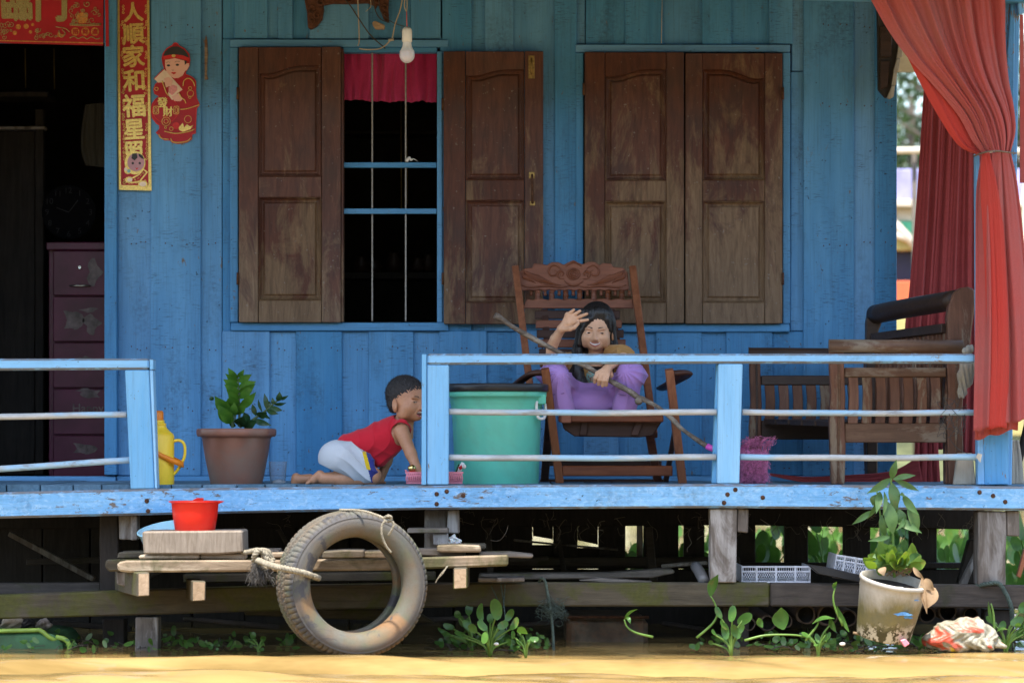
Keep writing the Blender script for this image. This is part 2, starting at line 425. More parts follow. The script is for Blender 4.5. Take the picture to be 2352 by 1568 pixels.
# ------------------------------------------------------------------ more materials
M['pipe'] = None
def pipe_mat():
    m, n, p = NT('pipe_paint_worn'); v = pos(n, (.25, 1, 1)); v0 = pos(n)
    col = mixc(n, ramp(n, nz(n, v, 16, 5, .7), .4, .6), (.34, .35, .34), (.50, .51, .50))
    col = mixc(n, ramp(n, nz(n, v, 7, 5, .65), .47, .56), col, (.30, .48, .62))
    col = mixc(n, mul(n, ramp(n, nz(n, v, 12, 6, .75, .4), .60, .67), .6), col, (.19, .13, .09))
    n.links.new(col, p.inputs['Base Color']); p.inputs['Roughness'].default_value = .5; p.inputs['Specular IOR Level'].default_value = .4
    bump(n, p, nz(n, v0, 90, 4), .001, .5); return m
M['pipe'] = pipe_mat()
M['floor'] = wood('deck_floor_blue', (.07, .14, .2), (.13, .24, .33), 'Y', .5)
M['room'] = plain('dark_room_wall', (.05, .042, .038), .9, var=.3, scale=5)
M['roof'] = plain('zinc_roof', (.35, .34, .33), .5, .2, .1)
M['soffit'] = wood('roof_boards', (.07, .09, .1), (.12, .15, .17), 'X', .4)

def river_mat():
    m, n, p = NT('river_water'); g = n.nodes.new('ShaderNodeNewGeometry')
    mp = n.nodes.new('ShaderNodeMapping'); mp.inputs['Scale'].default_value = (.35, 1, 1); n.links.new(g.outputs['Position'], mp.inputs[0]); v = mp.outputs[0]
    col = mixc(n, ramp(n, nz(n, v, 1.6, 5, .65, .8), .40, .60), (.18, .118, .040), (.34, .232, .088))
    n.links.new(col, p.inputs['Base Color']); p.inputs['Roughness'].default_value = .07; p.inputs['IOR'].default_value = 1.33
    p.inputs['Specular IOR Level'].default_value = .5
    h = mul(n, nz(n, v, 3.0, 3, .5, .6), mul(n, nz(n, v, 11, 3, .5), .22), 'ADD')
    sy = sepz(n)[1]; h = mul(n, h, ramp(n, sy, -.25, -.8, .12, 1.0))
    bump(n, p, h, .024, .75); return m

# ------------------------------------------------------------------ the river: one sheet out to the horizon
def water():
    xs = np.concatenate([-np.geomspace(400, 3.2, 26), np.linspace(-3, 3, 260), np.geomspace(3.2, 400, 26)])
    ys = np.concatenate([np.linspace(-45, -3.6, 30), np.linspace(-3.5, 3, 300), np.geomspace(3.1, 600, 70)])
    X, Y = np.meshgrid(xs, ys); H = np.zeros_like(X); rr = random.Random(3)
    for k in range(16):
        L = .20 * 1.28 ** k * .62; a = rr.uniform(-.5, .5) + math.pi / 2; A = .0036 * (L / .3) ** .9
        ph = rr.uniform(0, 6.28); A = min(A, .011)
        if L > .55: A *= 1.9
        q = (X * math.cos(a) * .8 + Y * math.sin(a) * 1.15) * 2 * math.pi / L + ph + .7 * np.sin(X * 1.1 / L * .5 + k)
        H += A * (np.sin(q) + .25 * np.sin(2 * q + 1))
    fade = 1 / (1 + np.maximum(0, Y - 2) * .05) * np.where(np.abs(X) > 4, .4, 1) * np.clip((14 + Y) / 8, .1, 1)
    H *= fade
    calm = 1 - .8 * np.clip((Y + .9) / .7, 0, 1); H *= calm
    Z = -.80 + H; ny, nx = X.shape
    V = np.stack([X, Y, Z], -1).reshape(-1, 3); i = np.arange(ny * nx).reshape(ny, nx)
    F = np.stack([i[:-1, :-1], i[:-1, 1:], i[1:, 1:], i[1:, :-1]], -1).reshape(-1, 4)
    me = bpy.data.meshes.new('river'); me.vertices.add(len(V)); me.vertices.foreach_set('co', V.ravel())
    me.loops.add(F.size); me.polygons.add(len(F)); me.loops.foreach_set('vertex_index', F.ravel())
    me.polygons.foreach_set('loop_start', np.arange(0, F.size, 4)); me.update(calc_edges=True); me.validate()
    return link('river', me, river_mat(), None, True, kind='structure')
water()
raw('riverbed', [(-450, -60, -3), (450, -60, -3), (450, 650, -3), (-450, 650, -3)], [(0, 1, 2, 3)], plain('mud', (.12, .08, .04), .9), kind='structure')

# ------------------------------------------------------------------ the house
YW = 1.30
house = empty('floating_house', 'blue plank house on the water with brown window shutters and open door', 'house', (0, YW, -.17))
def wpl(u0, u1, v0, v1, proud=0, b=.003, mat='wall', name='wall_plank'):
    y = YW - (.016 if proud else 0)
    return B(name, u0, v0, u1, v1, y, y + .022, M[mat], house, b, j=.8)
random.seed(11)
def row(edges, v0, v1, first=0, ov=4):
    for i in range(len(edges) - 1):
        pr = (i + first) % 2
        wpl(edges[i] - (ov if pr else -1.2), edges[i + 1] + (ov if pr else -1.2), v0 + (0 if not pr else random.uniform(-3, 0)), v1, pr)
TOP, BOT = -150, 1092
row([-560, -470, -390, -300, -210, -150, -62], TOP, BOT, 1)
wpl(-60, 240, TOP, 99, 0)                                         # over the door
row([270, 350, 458, 511], TOP, BOT, 0)
row([511, 541, 612, 641, 670, 713, 844, 946, 1014], TOP, 89, 0, 3)
row([1015, 1079, 1117, 1176, 1277, 1321], TOP, 760, 1)
row([1344, 1438, 1521, 1615, 1677, 1769, 1818], TOP, 102, 0, 3)
wpl(1322, 1344, TOP, 102, 0)
wpl(1818, 1847, TOP, 163, 0); wpl(1816, 1847, 165, 760, 0); wpl(511, 530, 90, 760, 0)
row([1848, 1959, 2012, 2057], TOP, BOT, 1, 3)
row([513, 616, 683, 783, 849, 947, 1012, 1115, 1190, 1277, 1344, 1418, 1509, 1609, 1671, 1772, 1847], 761, BOT, 1, 3)
B('baseboard', 268, 1093, 2058, 1112, YW - .02, YW + .02, M['wallx'], house, .003, j=.5)
B('baseboard', -560, 1093, 266, 1124, YW - .03, YW + .02, M['wallx'], house, .003, j=.5)
# door casing
B('door_casing', 240, -100, 268, 1090, YW - .05, YW + .03, M['wall'], house, .003, j=.6)
B('door_casing', -92, -100, -62, 1090, YW - .05, YW + .03, M['wall'], house, .003, j=.6)
# panels that close the wall behind the boards, openings left free
lin = M['dark']
for q in ((-560, TOP, -64, 1100), (-64, TOP, 238, 98), (242, TOP, 786, 1100), (786, TOP, 1004, 118), (786, 740, 1004, 1100), (1004, TOP, 2056, 1100)):
    B('wall_lining', *q, YW + .024, YW + .04, lin, house, 0)
# window 1 casing
bmn = bmesh.new(); rn_ = random.Random(15)
for e_ in (300, 322, 380, 430, 480, 560, 640, 700, 760, 820, 900, 980, 1060, 1140, 1230, 1300, 1380, 1460, 1560, 1640, 1720, 1800, 1890, 1930, 1985, 2035):
    for v_ in (60, 800, 940, 1076, 240, 560):
        if v_ < 750 and 540 < e_ < 1840: continue
        for q_ in (0, 14):
            c_ = W(e_ + q_ + rn_.uniform(-2, 2), v_ + rn_.uniform(-5, 5), YW - .0165); bmesh.ops.create_uvsphere(bmn, u_segments=6, v_segments=4, radius=.0032, matrix=Matrix.Translation(c_))
bm_out('nail_heads', bmn, M['iron'], house, True, kind='stuff')
c1 = empty('window_casing'); c1.parent = house; c1.location = (0, 0, 0)
def cas(nm, u0, v0, u1, v1, y0=-.03, mat='wallx', p=None): return B(nm, u0, v0, u1, v1, YW + y0, YW + .03, M[mat], p or c1, .003, j=.5)
cas('casing_board', 528, 91, 1030, 108); cas('casing_board', 530, 741, 1030, 759)
cas('casing_board', 528, 109, 547, 740, -.027, 'wall'); cas('casing_board', 1004, 118, 1016, 740, -.03, 'wall')
cas('casing_board', 787, 109, 1004, 120, -.0265)
# window grille
B('window_crossbar', 789, 373, 1003, 385, YW - .015, YW + .01, M['wallx'], c1, .002)
B('window_crossbar', 789, 479, 1003, 491, YW - .015, YW + .01, M['wallx'], c1, .002)
M['rebar'] = plain('bar_steel', (.30, .28, .25), .5, .4, .2, scale=60)
def rebar(u, ua):
    path = [W(u, v, YW + .003) for v in range(118, 742, 4)]
    ks = len(path)
    bm = bmesh.new(); tube_bm(bm, path, lambda t: .0036 + .0007 * (int(t * ks) % 2), 8); bm_out('window_bar', bm, M['rebar'], c1, True)
rebar(855, 0); rebar(932, 0)
# window 2 casing
c2 = empty('window_casing'); c2.parent = house
for q in ((1322, 103, 1815, 120, 'wallx'), (1340, 744, 1814, 762, 'wallx')): cas('casing_board', *q[:4], -.03, q[4], c2)
cas('casing_board', 1322, 121, 1340, 775, -.027, 'wall', c2); cas('casing_board', 1798, 121, 1815, 743, -.027, 'wall', c2)
# hinges on casings
for (u, v) in ((546, 215), (546, 640), (1017, 240), (1017, 640), (1341, 205), (1798, 640), (1798, 215)):
    T('hinge', [W(u, v - 14, YW - .065), W(u, v + 14, YW - .065)], .0055, M['iron'], house, 8)

def ogee(u0, u1, lo, hi, flip, n=9):
    """arched panel head, low on one side and high on the other"""
    out = []
    for i in range(n + 1):
        t = i / n; s = t if not flip else 1 - t
        a = min(1, max(0, (s - .12) / .55)); a = a * a * (3 - 2 * a)
        dip = -.25 * math.exp(-((s - .16) / .1) ** 2)
        out.append((u0 + (u1 - u0) * t, lo + (hi - lo) * (a + dip * .35)))
    return out
def shutter(u0, v0, u1, v1, pu0, pu1, pt, pb, qt, qb, flip, mat, y, label, hi=18, mu=None):
    """panel field u range pu0..pu1; upper panel pt..pb, lower panel qt..qb"""
    e = empty('shutter'); e.parent = house; e['label'] = label; m = mat; th = .032
    B('stile', u0, v0, pu0 - 1, v1, y, y + th, m, e, .0025, j=.5)
    B('stile', pu1 + 1, v0, u1, v1, y, y + th, m, e, .0025, j=.5)
    arch = ogee(pu0, pu1, pt + hi, pt, flip)
    P('top_rail', [(pu0, v0 + .5), (pu1, v0 + .5)] + arch[::-1], y + .001, y + th, m, e, .002)
    B('middle_rail', pu0, pb, pu1, qt, y + .001, y + th, m, e, .002)
    B('bottom_rail', pu0, qb, pu1, v1, y + .001, y + th, m, e, .002)
    def panel(outline, nm):
        bm = bmesh.new(); c = Vector((sum(p[0] for p in outline) / len(outline), 0, sum(p[1] for p in outline) / len(outline)))
        us = [p[0] for p in outline]; vs = [p[1] for p in outline]; cu, cv = (min(us) + max(us)) / 2, (min(vs) + max(vs)) / 2
        hw, hh = (max(us) - min(us)) / 2, (max(vs) - min(vs)) / 2
        rings = []
        for ins, dy in ((0, .006), (2.5, .002), (5, .012), (9, .019), (11, .019), (15, .011), (17, .0105)):
            ku, kv = (hw - ins) / hw, (hh - ins) / hh
            rings.append([bm.verts.new(W(cu + (a - cu) * ku, cv + (b - cv) * kv, y + dy)) for a, b in outline])
        n = len(outline)
        for i in range(len(rings) - 1):
            for k in range(n): bm.faces.new((rings[i][k], rings[i][(k + 1) % n], rings[i + 1][(k + 1) % n], rings[i + 1][k]))
        bm.faces.new(rings[-1]); bm_out(nm, bm, m, e)
    panel([(pu0 - .5, pb + .5)] + [(a, b - .5) for a, b in arch] + [(pu1 + .5, pb + .5)], 'upper_panel')
    panel([(pu0 - .5, qb + .5), (pu0 - .5, qt - .5), (pu1 + .5, qt - .5), (pu1 + .5, qb + .5)], 'lower_panel')
    return e
ys = YW - .062
shutter(549, 108, 783, 740, 594, 738, 151, 406, 453, 690, False, M['shut_a'], ys, 'left shutter of the barred window with worn lower panel')
# a dark edge strip of the folded leaf behind it
B('shutter_edge', 783.5, 112, 789, 739, ys + .012, YW + .02, M['shut_b'], house, .002)
s2 = shutter(1019, 118, 1248, 744, 1070, 1204, 160, 414, 460, 695, False, M['shut_b'], ys - .004, 'open shutter folded against the wall right of the barred window', 14)
B('latch_plate', 1214, 128, 1228, 181, ys - .009, ys - .0045, M['brass'], s2, .001)
T('latch_bolt', [W(1221, 134, ys - .013), W(1221, 172, ys - .013)], .0042, M['brass'], s2)
B('latch_plate', 1215, 395, 1228, 410, ys - .009, ys - .0045, M['brass'], s2, .001); B('latch_plate', 1217, 462, 1229, 472, ys - .009, ys - .0045, M['brass'], s2, .001)
T('pull_handle', [W(1222, 402, ys - .008), W(1222, 412, ys - .03), W(1223, 455, ys - .03), W(1223, 466, ys - .008)], .0055, M['iron'], s2, sp=3)
shutter(1343, 120, 1571, 742, 1390, 1530, 160, 415, 462, 695, False, M['shut_c'], ys, 'left leaf of the closed window behind the lounge chair', 16)
shutter(1574, 122, 1797, 743, 1614, 1756, 160, 414, 462, 695, True, M['shut_c'], ys + .003, 'right leaf of the closed window, most weathered of the four', 20)
# shell: side wall, back wall, floor, ceiling, roof
hx0, hx1 = W(-560, 0, YW).x, W(2057, 0, YW).x
zt, zf = W(0, TOP, YW).z, -.20
YB = 4.2
for i in range(18):
    y = YW + .045 + i * (YB - YW) / 18
    wbox('side_plank', hx1 - .025 + (.006 if i % 2 else 0), hx1 + (.006 if i % 2 else 0), y, y + (YB - YW) / 18 - .004, zf, zt, M['wall'], house, .002)
wbox('wall_lining', hx1 - .045, hx1 - .027, YW + .042, YB, zf, zt, M['dark'], house)
wbox('wall_lining', hx0, hx0 + .02, YW + .042, YB, zf, zt, M['dark'], house)
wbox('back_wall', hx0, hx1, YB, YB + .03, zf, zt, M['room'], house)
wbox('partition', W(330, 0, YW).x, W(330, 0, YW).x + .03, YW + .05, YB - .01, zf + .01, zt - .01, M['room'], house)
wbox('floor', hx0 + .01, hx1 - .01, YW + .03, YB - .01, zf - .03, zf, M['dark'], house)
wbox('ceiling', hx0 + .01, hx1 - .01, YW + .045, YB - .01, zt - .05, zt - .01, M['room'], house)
rz = zt + .02; ex = -1.12
def roof():
    bm = bmesh.new(); pts = [(ex, rz - .16), (YW, rz + .04), (YB / 2 + 1, rz + .55), (YB + .6, rz - .16)]; x0, x1 = hx0 - .3, hx1 + .95
    for (ya, za), (yb, zb) in zip(pts, pts[1:]):
        v = [bm.verts.new(q) for q in ((x0, ya, za), (x1, ya, za), (x1, yb, zb), (x0, yb, zb), (x0, ya, za + .03), (x1, ya, za + .03), (x1, yb, zb + .03), (x0, yb, zb + .03))]
        for f in ((0, 1, 2, 3), (4, 5, 6, 7), (0, 1, 5, 4), (2, 3, 7, 6), (0, 3, 7, 4), (1, 2, 6, 5)): bm.faces.new([v[i] for i in f])
    bm_out('roof', bm, M['roof'], house)
roof()
for i in range(12):
    y = ex + .03 + i * .19
    z = rz - .16 + .2 * (y - ex) / (YW - ex) - .022
    if y + .18 > YW - .02: break
    wbox('soffit_board', hx0 - .3, hx1 + .9, y, y + .18, z, z + .014, M['soffit'], house, .002)
for i in range(9):
    x = hx0 + .2 + i * .6
    bm = bmesh.new(); prism_bm(bm, [(x, 0, 0), (x + .05, 0, 0), (x + .05, 0, .08), (x, 0, .08)], ex + .05, YW - .02)
    for q in bm.verts: q.co.z += rz - .16 - .11 + .2 * (q.co.y - ex) / (YW - ex)
    bm_out('rafter', bm, M['soffit'], house)
P('eave_beam', [(-560, -40), (1500, -12), (2010, 1), (2600, 8), (2600, -60), (-560, -110)], -.02, .03, M['wallx'], house, .003)

# ------------------------------------------------------------------ the porch deck, beams and piles
deck = empty('porch_deck', 'blue porch deck with a scuffed front beam standing on grey piles', 'deck', (0, .2, -.8))
P('front_beam', [(-500, 1141), (0, 1130), (350, 1122), (700, 1118), (970, 1115), (1650, 1111), (2352, 1117), (2700, 1120), (2700, 1175), (2352, 1172), (1640, 1166), (970, 1170), (700, 1175), (350, 1182), (0, 1190), (-500, 1201)], -.035, .045, M['beam'], deck, .009)
zd = W(0, 1113, 0).z
x = -3.0
while x < 2.35:
    wd = random.uniform(.11, .15)
    wbox('deck_plank', x, x + wd - .005, .047, YW + .02, zd - .028, zd + random.uniform(-.002, .001), M['floor'], deck, .002); x += wd
for u, v in ((337, 1150), (340, 1173), (1064, 1138) , (1003, 1134), (1003, 1157), (1026, 1128), (1671, 1135), (1663, 1154), (1689, 1124), (2281, 1138), (2309, 1152), (2250, 1130), (1752, 1142)):
    ell('bolt', W(u, v, -.037), (.009, .004, .009), M['iron'], deck, 8)
for (u0, v0, u1, v1, y0, y1, m) in (
        (228, 1184, 272, 1362, .12, .22, 'dark'), (300, 1183, 316, 1240, .02, .1, 'grey'), (273, 1183, 314, 1239, .06, .14, 'grey'), (310, 1418, 364, 1530, .0, .1, 'grey'),
        (236, 1422, 286, 1530, .25, .35, 'dark'), (974, 1170, 1027, 1300, .1, .2, 'grey'), (1028, 1171, 1056, 1224, .03, .09, 'grey'),
        (1631, 1167, 1692, 1337, -.01, .09, 'grey'), (1693, 1167, 1719, 1222, .0, .06, 'grey'),
        (2247, 1174, 2311, 1343, -.01, .1, 'grey'), (2312, 1173, 2341, 1230, .0, .06, 'grey'), (-260, 1200, -200, 1400, .0, .1, 'grey'),
        (1660, 1392, 1720, 1530, .1, .2, 'dark'), (2262, 1400, 2330, 1530, .03, .13, 'dark'), (2560, 1176, 2620, 1530, .0, .1, 'grey')):
    B('pile', u0, v0, u1, v1, y0, y1, M[m], deck, .004, j=1.5, rough=1.2)
P('lower_beam', [(-500, 1372), (0, 1366), (350, 1353), (700, 1343), (1100, 1338), (1768, 1338), (1768, 1392), (1100, 1392), (700, 1400), (350, 1411), (0, 1421), (-500, 1432)], -.0, .085, M['moss'], deck, .006)
P('lower_beam', [(1770, 1339), (2250, 1343), (2700, 1350), (2700, 1402), (2250, 1396), (1770, 1392)], -.005, .08, M['mossdark'], deck, .006)
P('lower_beam', [(-500, 1342), (230, 1338), (230, 1366), (-500, 1372)], .2, .28, M['mossdark'], deck, .005)
P('cross_beam', [(560, 1395), (950, 1400), (1000, 1430), (560, 1412)], .28, .36, M['moss'], deck, .006)
P('cross_beam', [(420, 1318), (1000, 1312), (1000, 1334), (420, 1338)], .1, .18, M['moss'], deck, .005)
B('deck_joist', 420, 1353, 1100, 1380, .13, .2, M['mossdark'], deck, .004)
# heavy posts and boards under the house, at the back of the porch
YP = 1.5
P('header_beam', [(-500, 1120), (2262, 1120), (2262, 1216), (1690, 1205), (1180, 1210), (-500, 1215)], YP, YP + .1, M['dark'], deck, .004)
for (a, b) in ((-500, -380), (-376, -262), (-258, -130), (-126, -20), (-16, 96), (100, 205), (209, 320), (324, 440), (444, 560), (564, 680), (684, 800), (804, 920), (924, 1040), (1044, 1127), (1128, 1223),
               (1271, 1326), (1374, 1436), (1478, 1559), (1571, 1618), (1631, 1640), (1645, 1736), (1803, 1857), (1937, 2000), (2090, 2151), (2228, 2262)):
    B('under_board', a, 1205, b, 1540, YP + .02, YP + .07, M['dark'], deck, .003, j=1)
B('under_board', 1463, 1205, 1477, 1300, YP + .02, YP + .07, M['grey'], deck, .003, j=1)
B('gap_light_block', -500, 1200, 1130, 1540, YP + .075, YP + .09, M['dark'], deck, 0)  # unseen dark sheet added so no light shows between the left boards
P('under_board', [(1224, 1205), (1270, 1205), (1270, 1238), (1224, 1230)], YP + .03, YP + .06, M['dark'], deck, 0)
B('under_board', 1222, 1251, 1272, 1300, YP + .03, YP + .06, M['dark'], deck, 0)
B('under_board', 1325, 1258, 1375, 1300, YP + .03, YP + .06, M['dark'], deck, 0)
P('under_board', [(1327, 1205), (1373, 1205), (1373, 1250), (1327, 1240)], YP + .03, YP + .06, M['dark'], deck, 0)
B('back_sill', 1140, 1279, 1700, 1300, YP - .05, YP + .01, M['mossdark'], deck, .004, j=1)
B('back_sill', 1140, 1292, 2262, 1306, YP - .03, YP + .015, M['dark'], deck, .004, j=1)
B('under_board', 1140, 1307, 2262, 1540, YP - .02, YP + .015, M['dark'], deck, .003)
rq = random.Random(41)
for (ua, va, ub, vb, wd, y) in ((20, 1225, 215, 1330, 12, 1.2), (330, 1330, 560, 1212, 10, 1.1), (60, 1290, 230, 1286, 14, 1.3), (640, 1215, 700, 1330, 9, .9), (860, 1210, 960, 1330, 11, .8), (1040, 1222, 1060, 1330, 16, .9), (1080, 1290, 1260, 1282, 9, 1.0),
                                (1120, 1212, 1128, 1335, 14, .7), (1180, 1240, 1420, 1262, 5, 1.3), (1280, 1212, 1300, 1335, 10, 1.2), (1490, 1210, 1502, 1335, 18, 1.1), (1520, 1300, 1625, 1292, 8, .8), (120, 1430, 300, 1445, 12, .5), (420, 1420, 640, 1440, 9, .5), (900, 1430, 1080, 1418, 9, .5), (470, 1212, 478, 1335, 16, .8), (1130, 1440, 1290, 1428, 8, .6), (1520, 1430, 1620, 1445, 8, .5)):
    dx, dy = ub - ua, vb - va; L = math.hypot(dx, dy); nx, ny = -dy / L * wd / 2, dx / L * wd / 2
    P('brace', [(ua + nx, va + ny), ((ua + ub) / 2 + nx + rq.uniform(-2, 2), (va + vb) / 2 + ny), (ub + nx, vb + ny), (ub - nx, vb - ny), ((ua + ub) / 2 - nx, (va + vb) / 2 - ny + rq.uniform(-2, 2)), (ua - nx, va - ny)], y, y + .04, M[rq.choice(('mossdark', 'grey', 'mossdark', 'dark'))], deck, .003)
bm = bmesh.new()
for i in range(90):
    u, v, y = rq.uniform(560, 2240), rq.uniform(1172, 1215), rq.uniform(.1, 1.2); q = W(u, v, y); pts = [q]
    for k in range(4): q = q + Vector((rq.uniform(-.03, .03), rq.uniform(-.01, .01), rq.uniform(-.04, .01))); pts.append(q)
    tube_bm(bm, cat_spline(pts, 2), .0012, 3, caps=False)
bm_out('hanging_fibres', bm, M['greyx'], deck, True, kind='stuff')
# side braces below right
P('brace', [(2226, 1240), (2246, 1236), (2246, 1340), (2200, 1340)], .4, .46, M['dark'], deck, .004)
P('brace', [(2205, 1342), (2244, 1262), (2250, 1268), (2222, 1342)], .25, .3, M['grey'], deck, .003)

# ------------------------------------------------------------------ railings
def pipe(u0, va, u1, vb, r, y, parent):
    n = 14; T('pipe', [W(u0 + (u1 - u0) * i / n, va + (vb - va) * i / n + .5 * math.sin(i * .9) + 2.2 * math.sin(math.pi * i / n), y) for i in range(n + 1)], r * S, M['pipe'], parent, 12)
rl = empty('porch_railing', 'short blue railing left of the thermos, in front of the open door', 'railing', W(0, 1125, 0))
P('top_rail', [(-400, 824), (342, 823), (342, 848), (-400, 852)], -.03, .05, M['rail'], rl, .008)
P('rail_end_cap', [(343.5, 824), (352, 825), (352, 849), (344, 849)], -.034, .05, M['rail'], rl, .002)
P('rail_post', [(287, 849.5), (343, 849.5), (355, 1122), (300, 1123)], -.024, .04, M['railz'], rl, .004)
P('post_edge_board', [(344, 850.5), (351, 850.5), (361, 1121.5), (356, 1121.5)], -.03, .045, M['railz'], rl, .002)
P('rail_post', [(-300, 852), (-245, 852), (-245, 1133), (-300, 1134)], -.024, .04, M['railz'], rl, .004)
pipe(-400, 958, 291, 951.5, 7.2, .0, rl); pipe(-400, 1098, 299, 1056, 7.4, .0, rl)
rr_ = empty('porch_railing', 'long blue railing with two pipes in front of the waving girl', 'railing', W(1600, 1112, 0))
P('top_rail', [(981, 812), (2240, 812), (2240, 834), (1650, 834), (981, 837)], -.03, .05, M['rail'], rr_, .008)
P('post_edge_board', [(969, 813), (979.5, 813), (979, 1113), (968, 1113)], -.034, .03, M['railz'], rr_, .002)
P('rail_post', [(980.5, 838), (1031, 838), (1030, 1112.5), (980.5, 1113)], -.026, .035, M['railz'], rr_, .004)
P('rail_post', [(1650, 835.5), (1706, 835.5), (1698, 1110), (1647, 1110)], -.024, .055, M['railz'], rr_, .004)
P('post_edge_board', [(1646, 836), (1653, 836), (1648, 1110), (1635, 1110)], .02, .07, M['railz'], rr_, .003)
pipe(1031, 945, 1646, 946, 7.0, .0, rr_); pipe(1705, 946, 2238, 947, 7.0, .0, rr_)
pipe(1031, 1050, 1645, 1049, 7.2, .0, rr_); pipe(1700, 1049, 2242, 1049, 7.2, .0, rr_)
cp = empty('corner_post', 'blue corner post of the porch half wrapped by the red curtain', 'post', W(2285, 1115, .1))
P('post', [(2306, -20), (2343, -20), (2324, 1116), (2252, 1116)], .06, .15, M['cor'], cp, .004)
P('facing_board', [(2324, -10), (2332, -10), (2317, 1112), (2262, 1113), (2258, 1000), (2300, 300)], .035, .058, M['cor'], cp, .003)
P('facing_board', [(2242, 350), (2250, 350), (2262, 1112), (2246, 1112)], .04, .1, M['cor'], cp, .002)
P('post_cap_block', [(2338, -20), (2352, -20), (2352, 30), (2340, 34)], .0, .05, M['cor'], cp, .002)

# ------------------------------------------------------------------ landing stage
dock = empty('landing_stage', 'rough plank landing stage behind the hanging tyre', 'landing stage', W(700, 1300, -.2))
def skew(name, uv, y0, y1, du, dv, m, parent, b=.003):
    bm = bmesh.new(); f = [bm.verts.new(W(u, v, y0)) for u, v in uv]; k = [bm.verts.new(W(u + du, v + dv, y1)) for u, v in uv]; n = len(uv)
    bm.faces.new(f); bm.faces.new(k[::-1])
    for i in range(n): bm.faces.new((f[i], k[i], k[(i + 1) % n], f[(i + 1) % n]))
    bmesh.ops.recalc_face_normals(bm, faces=bm.faces); bev(bm, b); return bm_out(name, bm, m, parent)
def two_mat(o, m2, n=(0, -1, 0)):
    o.data.materials.append(m2); n = Vector(n)
    for p in o.data.polygons:
        if p.normal.dot(n) > .9: p.material_index = 1
skew('front_plank', [(272, 1290), (290, 1286), (620, 1285), (900, 1281), (1168, 1273), (1167, 1299), (900, 1309), (620, 1312), (300, 1314), (274, 1312), (268, 1300)], -.42, -.24, 0, 0, M['dock'], dock, .007)
skew('back_plank', [(244, 1284), (620, 1276), (1000, 1270), (1000, 1290), (620, 1300), (250, 1312), (241, 1300)], -.22, -.05, 0, 0, M['moss'], dock, .006)
for q in ((270, 1267, 356, 1281, -.2, -.04, 'moss'), (320, 1273, 458, 1284, -.36, -.24, 'dock'), (460, 1272, 562, 1284, -.35, -.25, 'dock'), (562, 1262, 640, 1275, -.25, -.1, 'greyx'), (600, 1268, 720, 1280, -.33, -.2, 'dock'), (740, 1264, 835, 1282, -.34, -.2, 'greyx'), (835, 1266, 960, 1280, -.3, -.15, 'dock'), (940, 1260, 1068, 1277, -.28, -.16, 'greyx'),
          (1005, 1252, 1105, 1268, -.33, -.2, 'dock'), (1060, 1249, 1117, 1261, -.18, -.02, 'moss')):
    B('top_plank', *q[:4], q[4], q[5], M[q[6]], dock, .005, j=2.2, rough=2.2)
P('top_plank', [(1100, 1268), (1170, 1268), (1226, 1274), (1222, 1281), (1168, 1280), (1100, 1280)], -.2, -.05, M['greyx'], dock, .004)
for q in (((316, 1315), (344, 1314), (344, 1368), (316, 1370)), ((441, 1333), (473, 1334), (472, 1379), (441, 1381)), ((1041, 1304), (1073, 1303), (1073, 1351), (1041, 1353))):
    du = -52 if q[0][0] < 400 else (-14 if q[0][0] < 1000 else 6)
    o = skew('joist', q, -.52, .06, du, -14 if q[0][0] < 400 else -6, M['moss'], dock, .004); two_mat(o, M['end'])
skew('joist', [(268, 1312), (300, 1312), (300, 1352), (268, 1340)], -.2, .0, 0, 0, M['grey'], dock, .004)
B('top_plank', 1098, 1326, 1142, 1336, -.1, .02, M['greyx'], dock, .003, j=1); B('top_plank', 1141, 1326, 1204, 1336, -.16, .0, M['grey'], dock, .003, j=1)
lb = empty('small_shelf', 'little grey plank shelf nailed to the pile behind the tyre', 'shelf', W(985, 1225, -.1))
B('shelf_board', 935, 1214, 1029, 1224, -.12, .05, M['greyx'], lb, .003, j=.5); B('shelf_leg', 995, 1225, 1029, 1251, -.1, .0, M['grey'], lb, .003, j=.6)
ob = P('loose_plank', [(1100, 1318), (1400, 1316), (1520, 1307), (1549, 1308), (1549, 1316), (1500, 1326), (1100, 1332)], .25, .4, M['greyx'], None, .004)
tag(ob, 'long curved grey plank lying in the shade behind the mossy beam', 'plank')
ob = P('loose_plank', [(1380, 1327), (1500, 1336), (1440, 1340), (1330, 1333)], .12, .22, M['greyx'], None, .003)
tag(ob, 'thin tapered board lying on the mossy beam below the curved plank', 'plank')
ob = P('wall_nail_stick', [(470, 95), (473, 80), (476, 95), (477, 125), (475, 170), (478, 182), (470, 184), (470, 140)], YW - .03, YW - .018, M['sofax'], None, .001)
ob.name = 'wall_hook'; tag(ob, 'thin pale wooden hook on the wall right of the child decoration', 'hook')
# ------------------------------------------------------------------ red curtains
M['curt'] = cloth('curtain_red', (.57, .115, .10), (.52, .15, .135), trl=.36, along='X', wst=.18, weave=500)
M['curt_hot'] = cloth('curtain_red_underside', (.60, .06, .045), (.56, .07, .05), trl=.3, along='X', wst=.1, weave=500)
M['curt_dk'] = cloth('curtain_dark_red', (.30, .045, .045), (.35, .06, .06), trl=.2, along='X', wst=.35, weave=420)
M['cord'] = plain('dark_cord', (.16, .11, .08), .8)

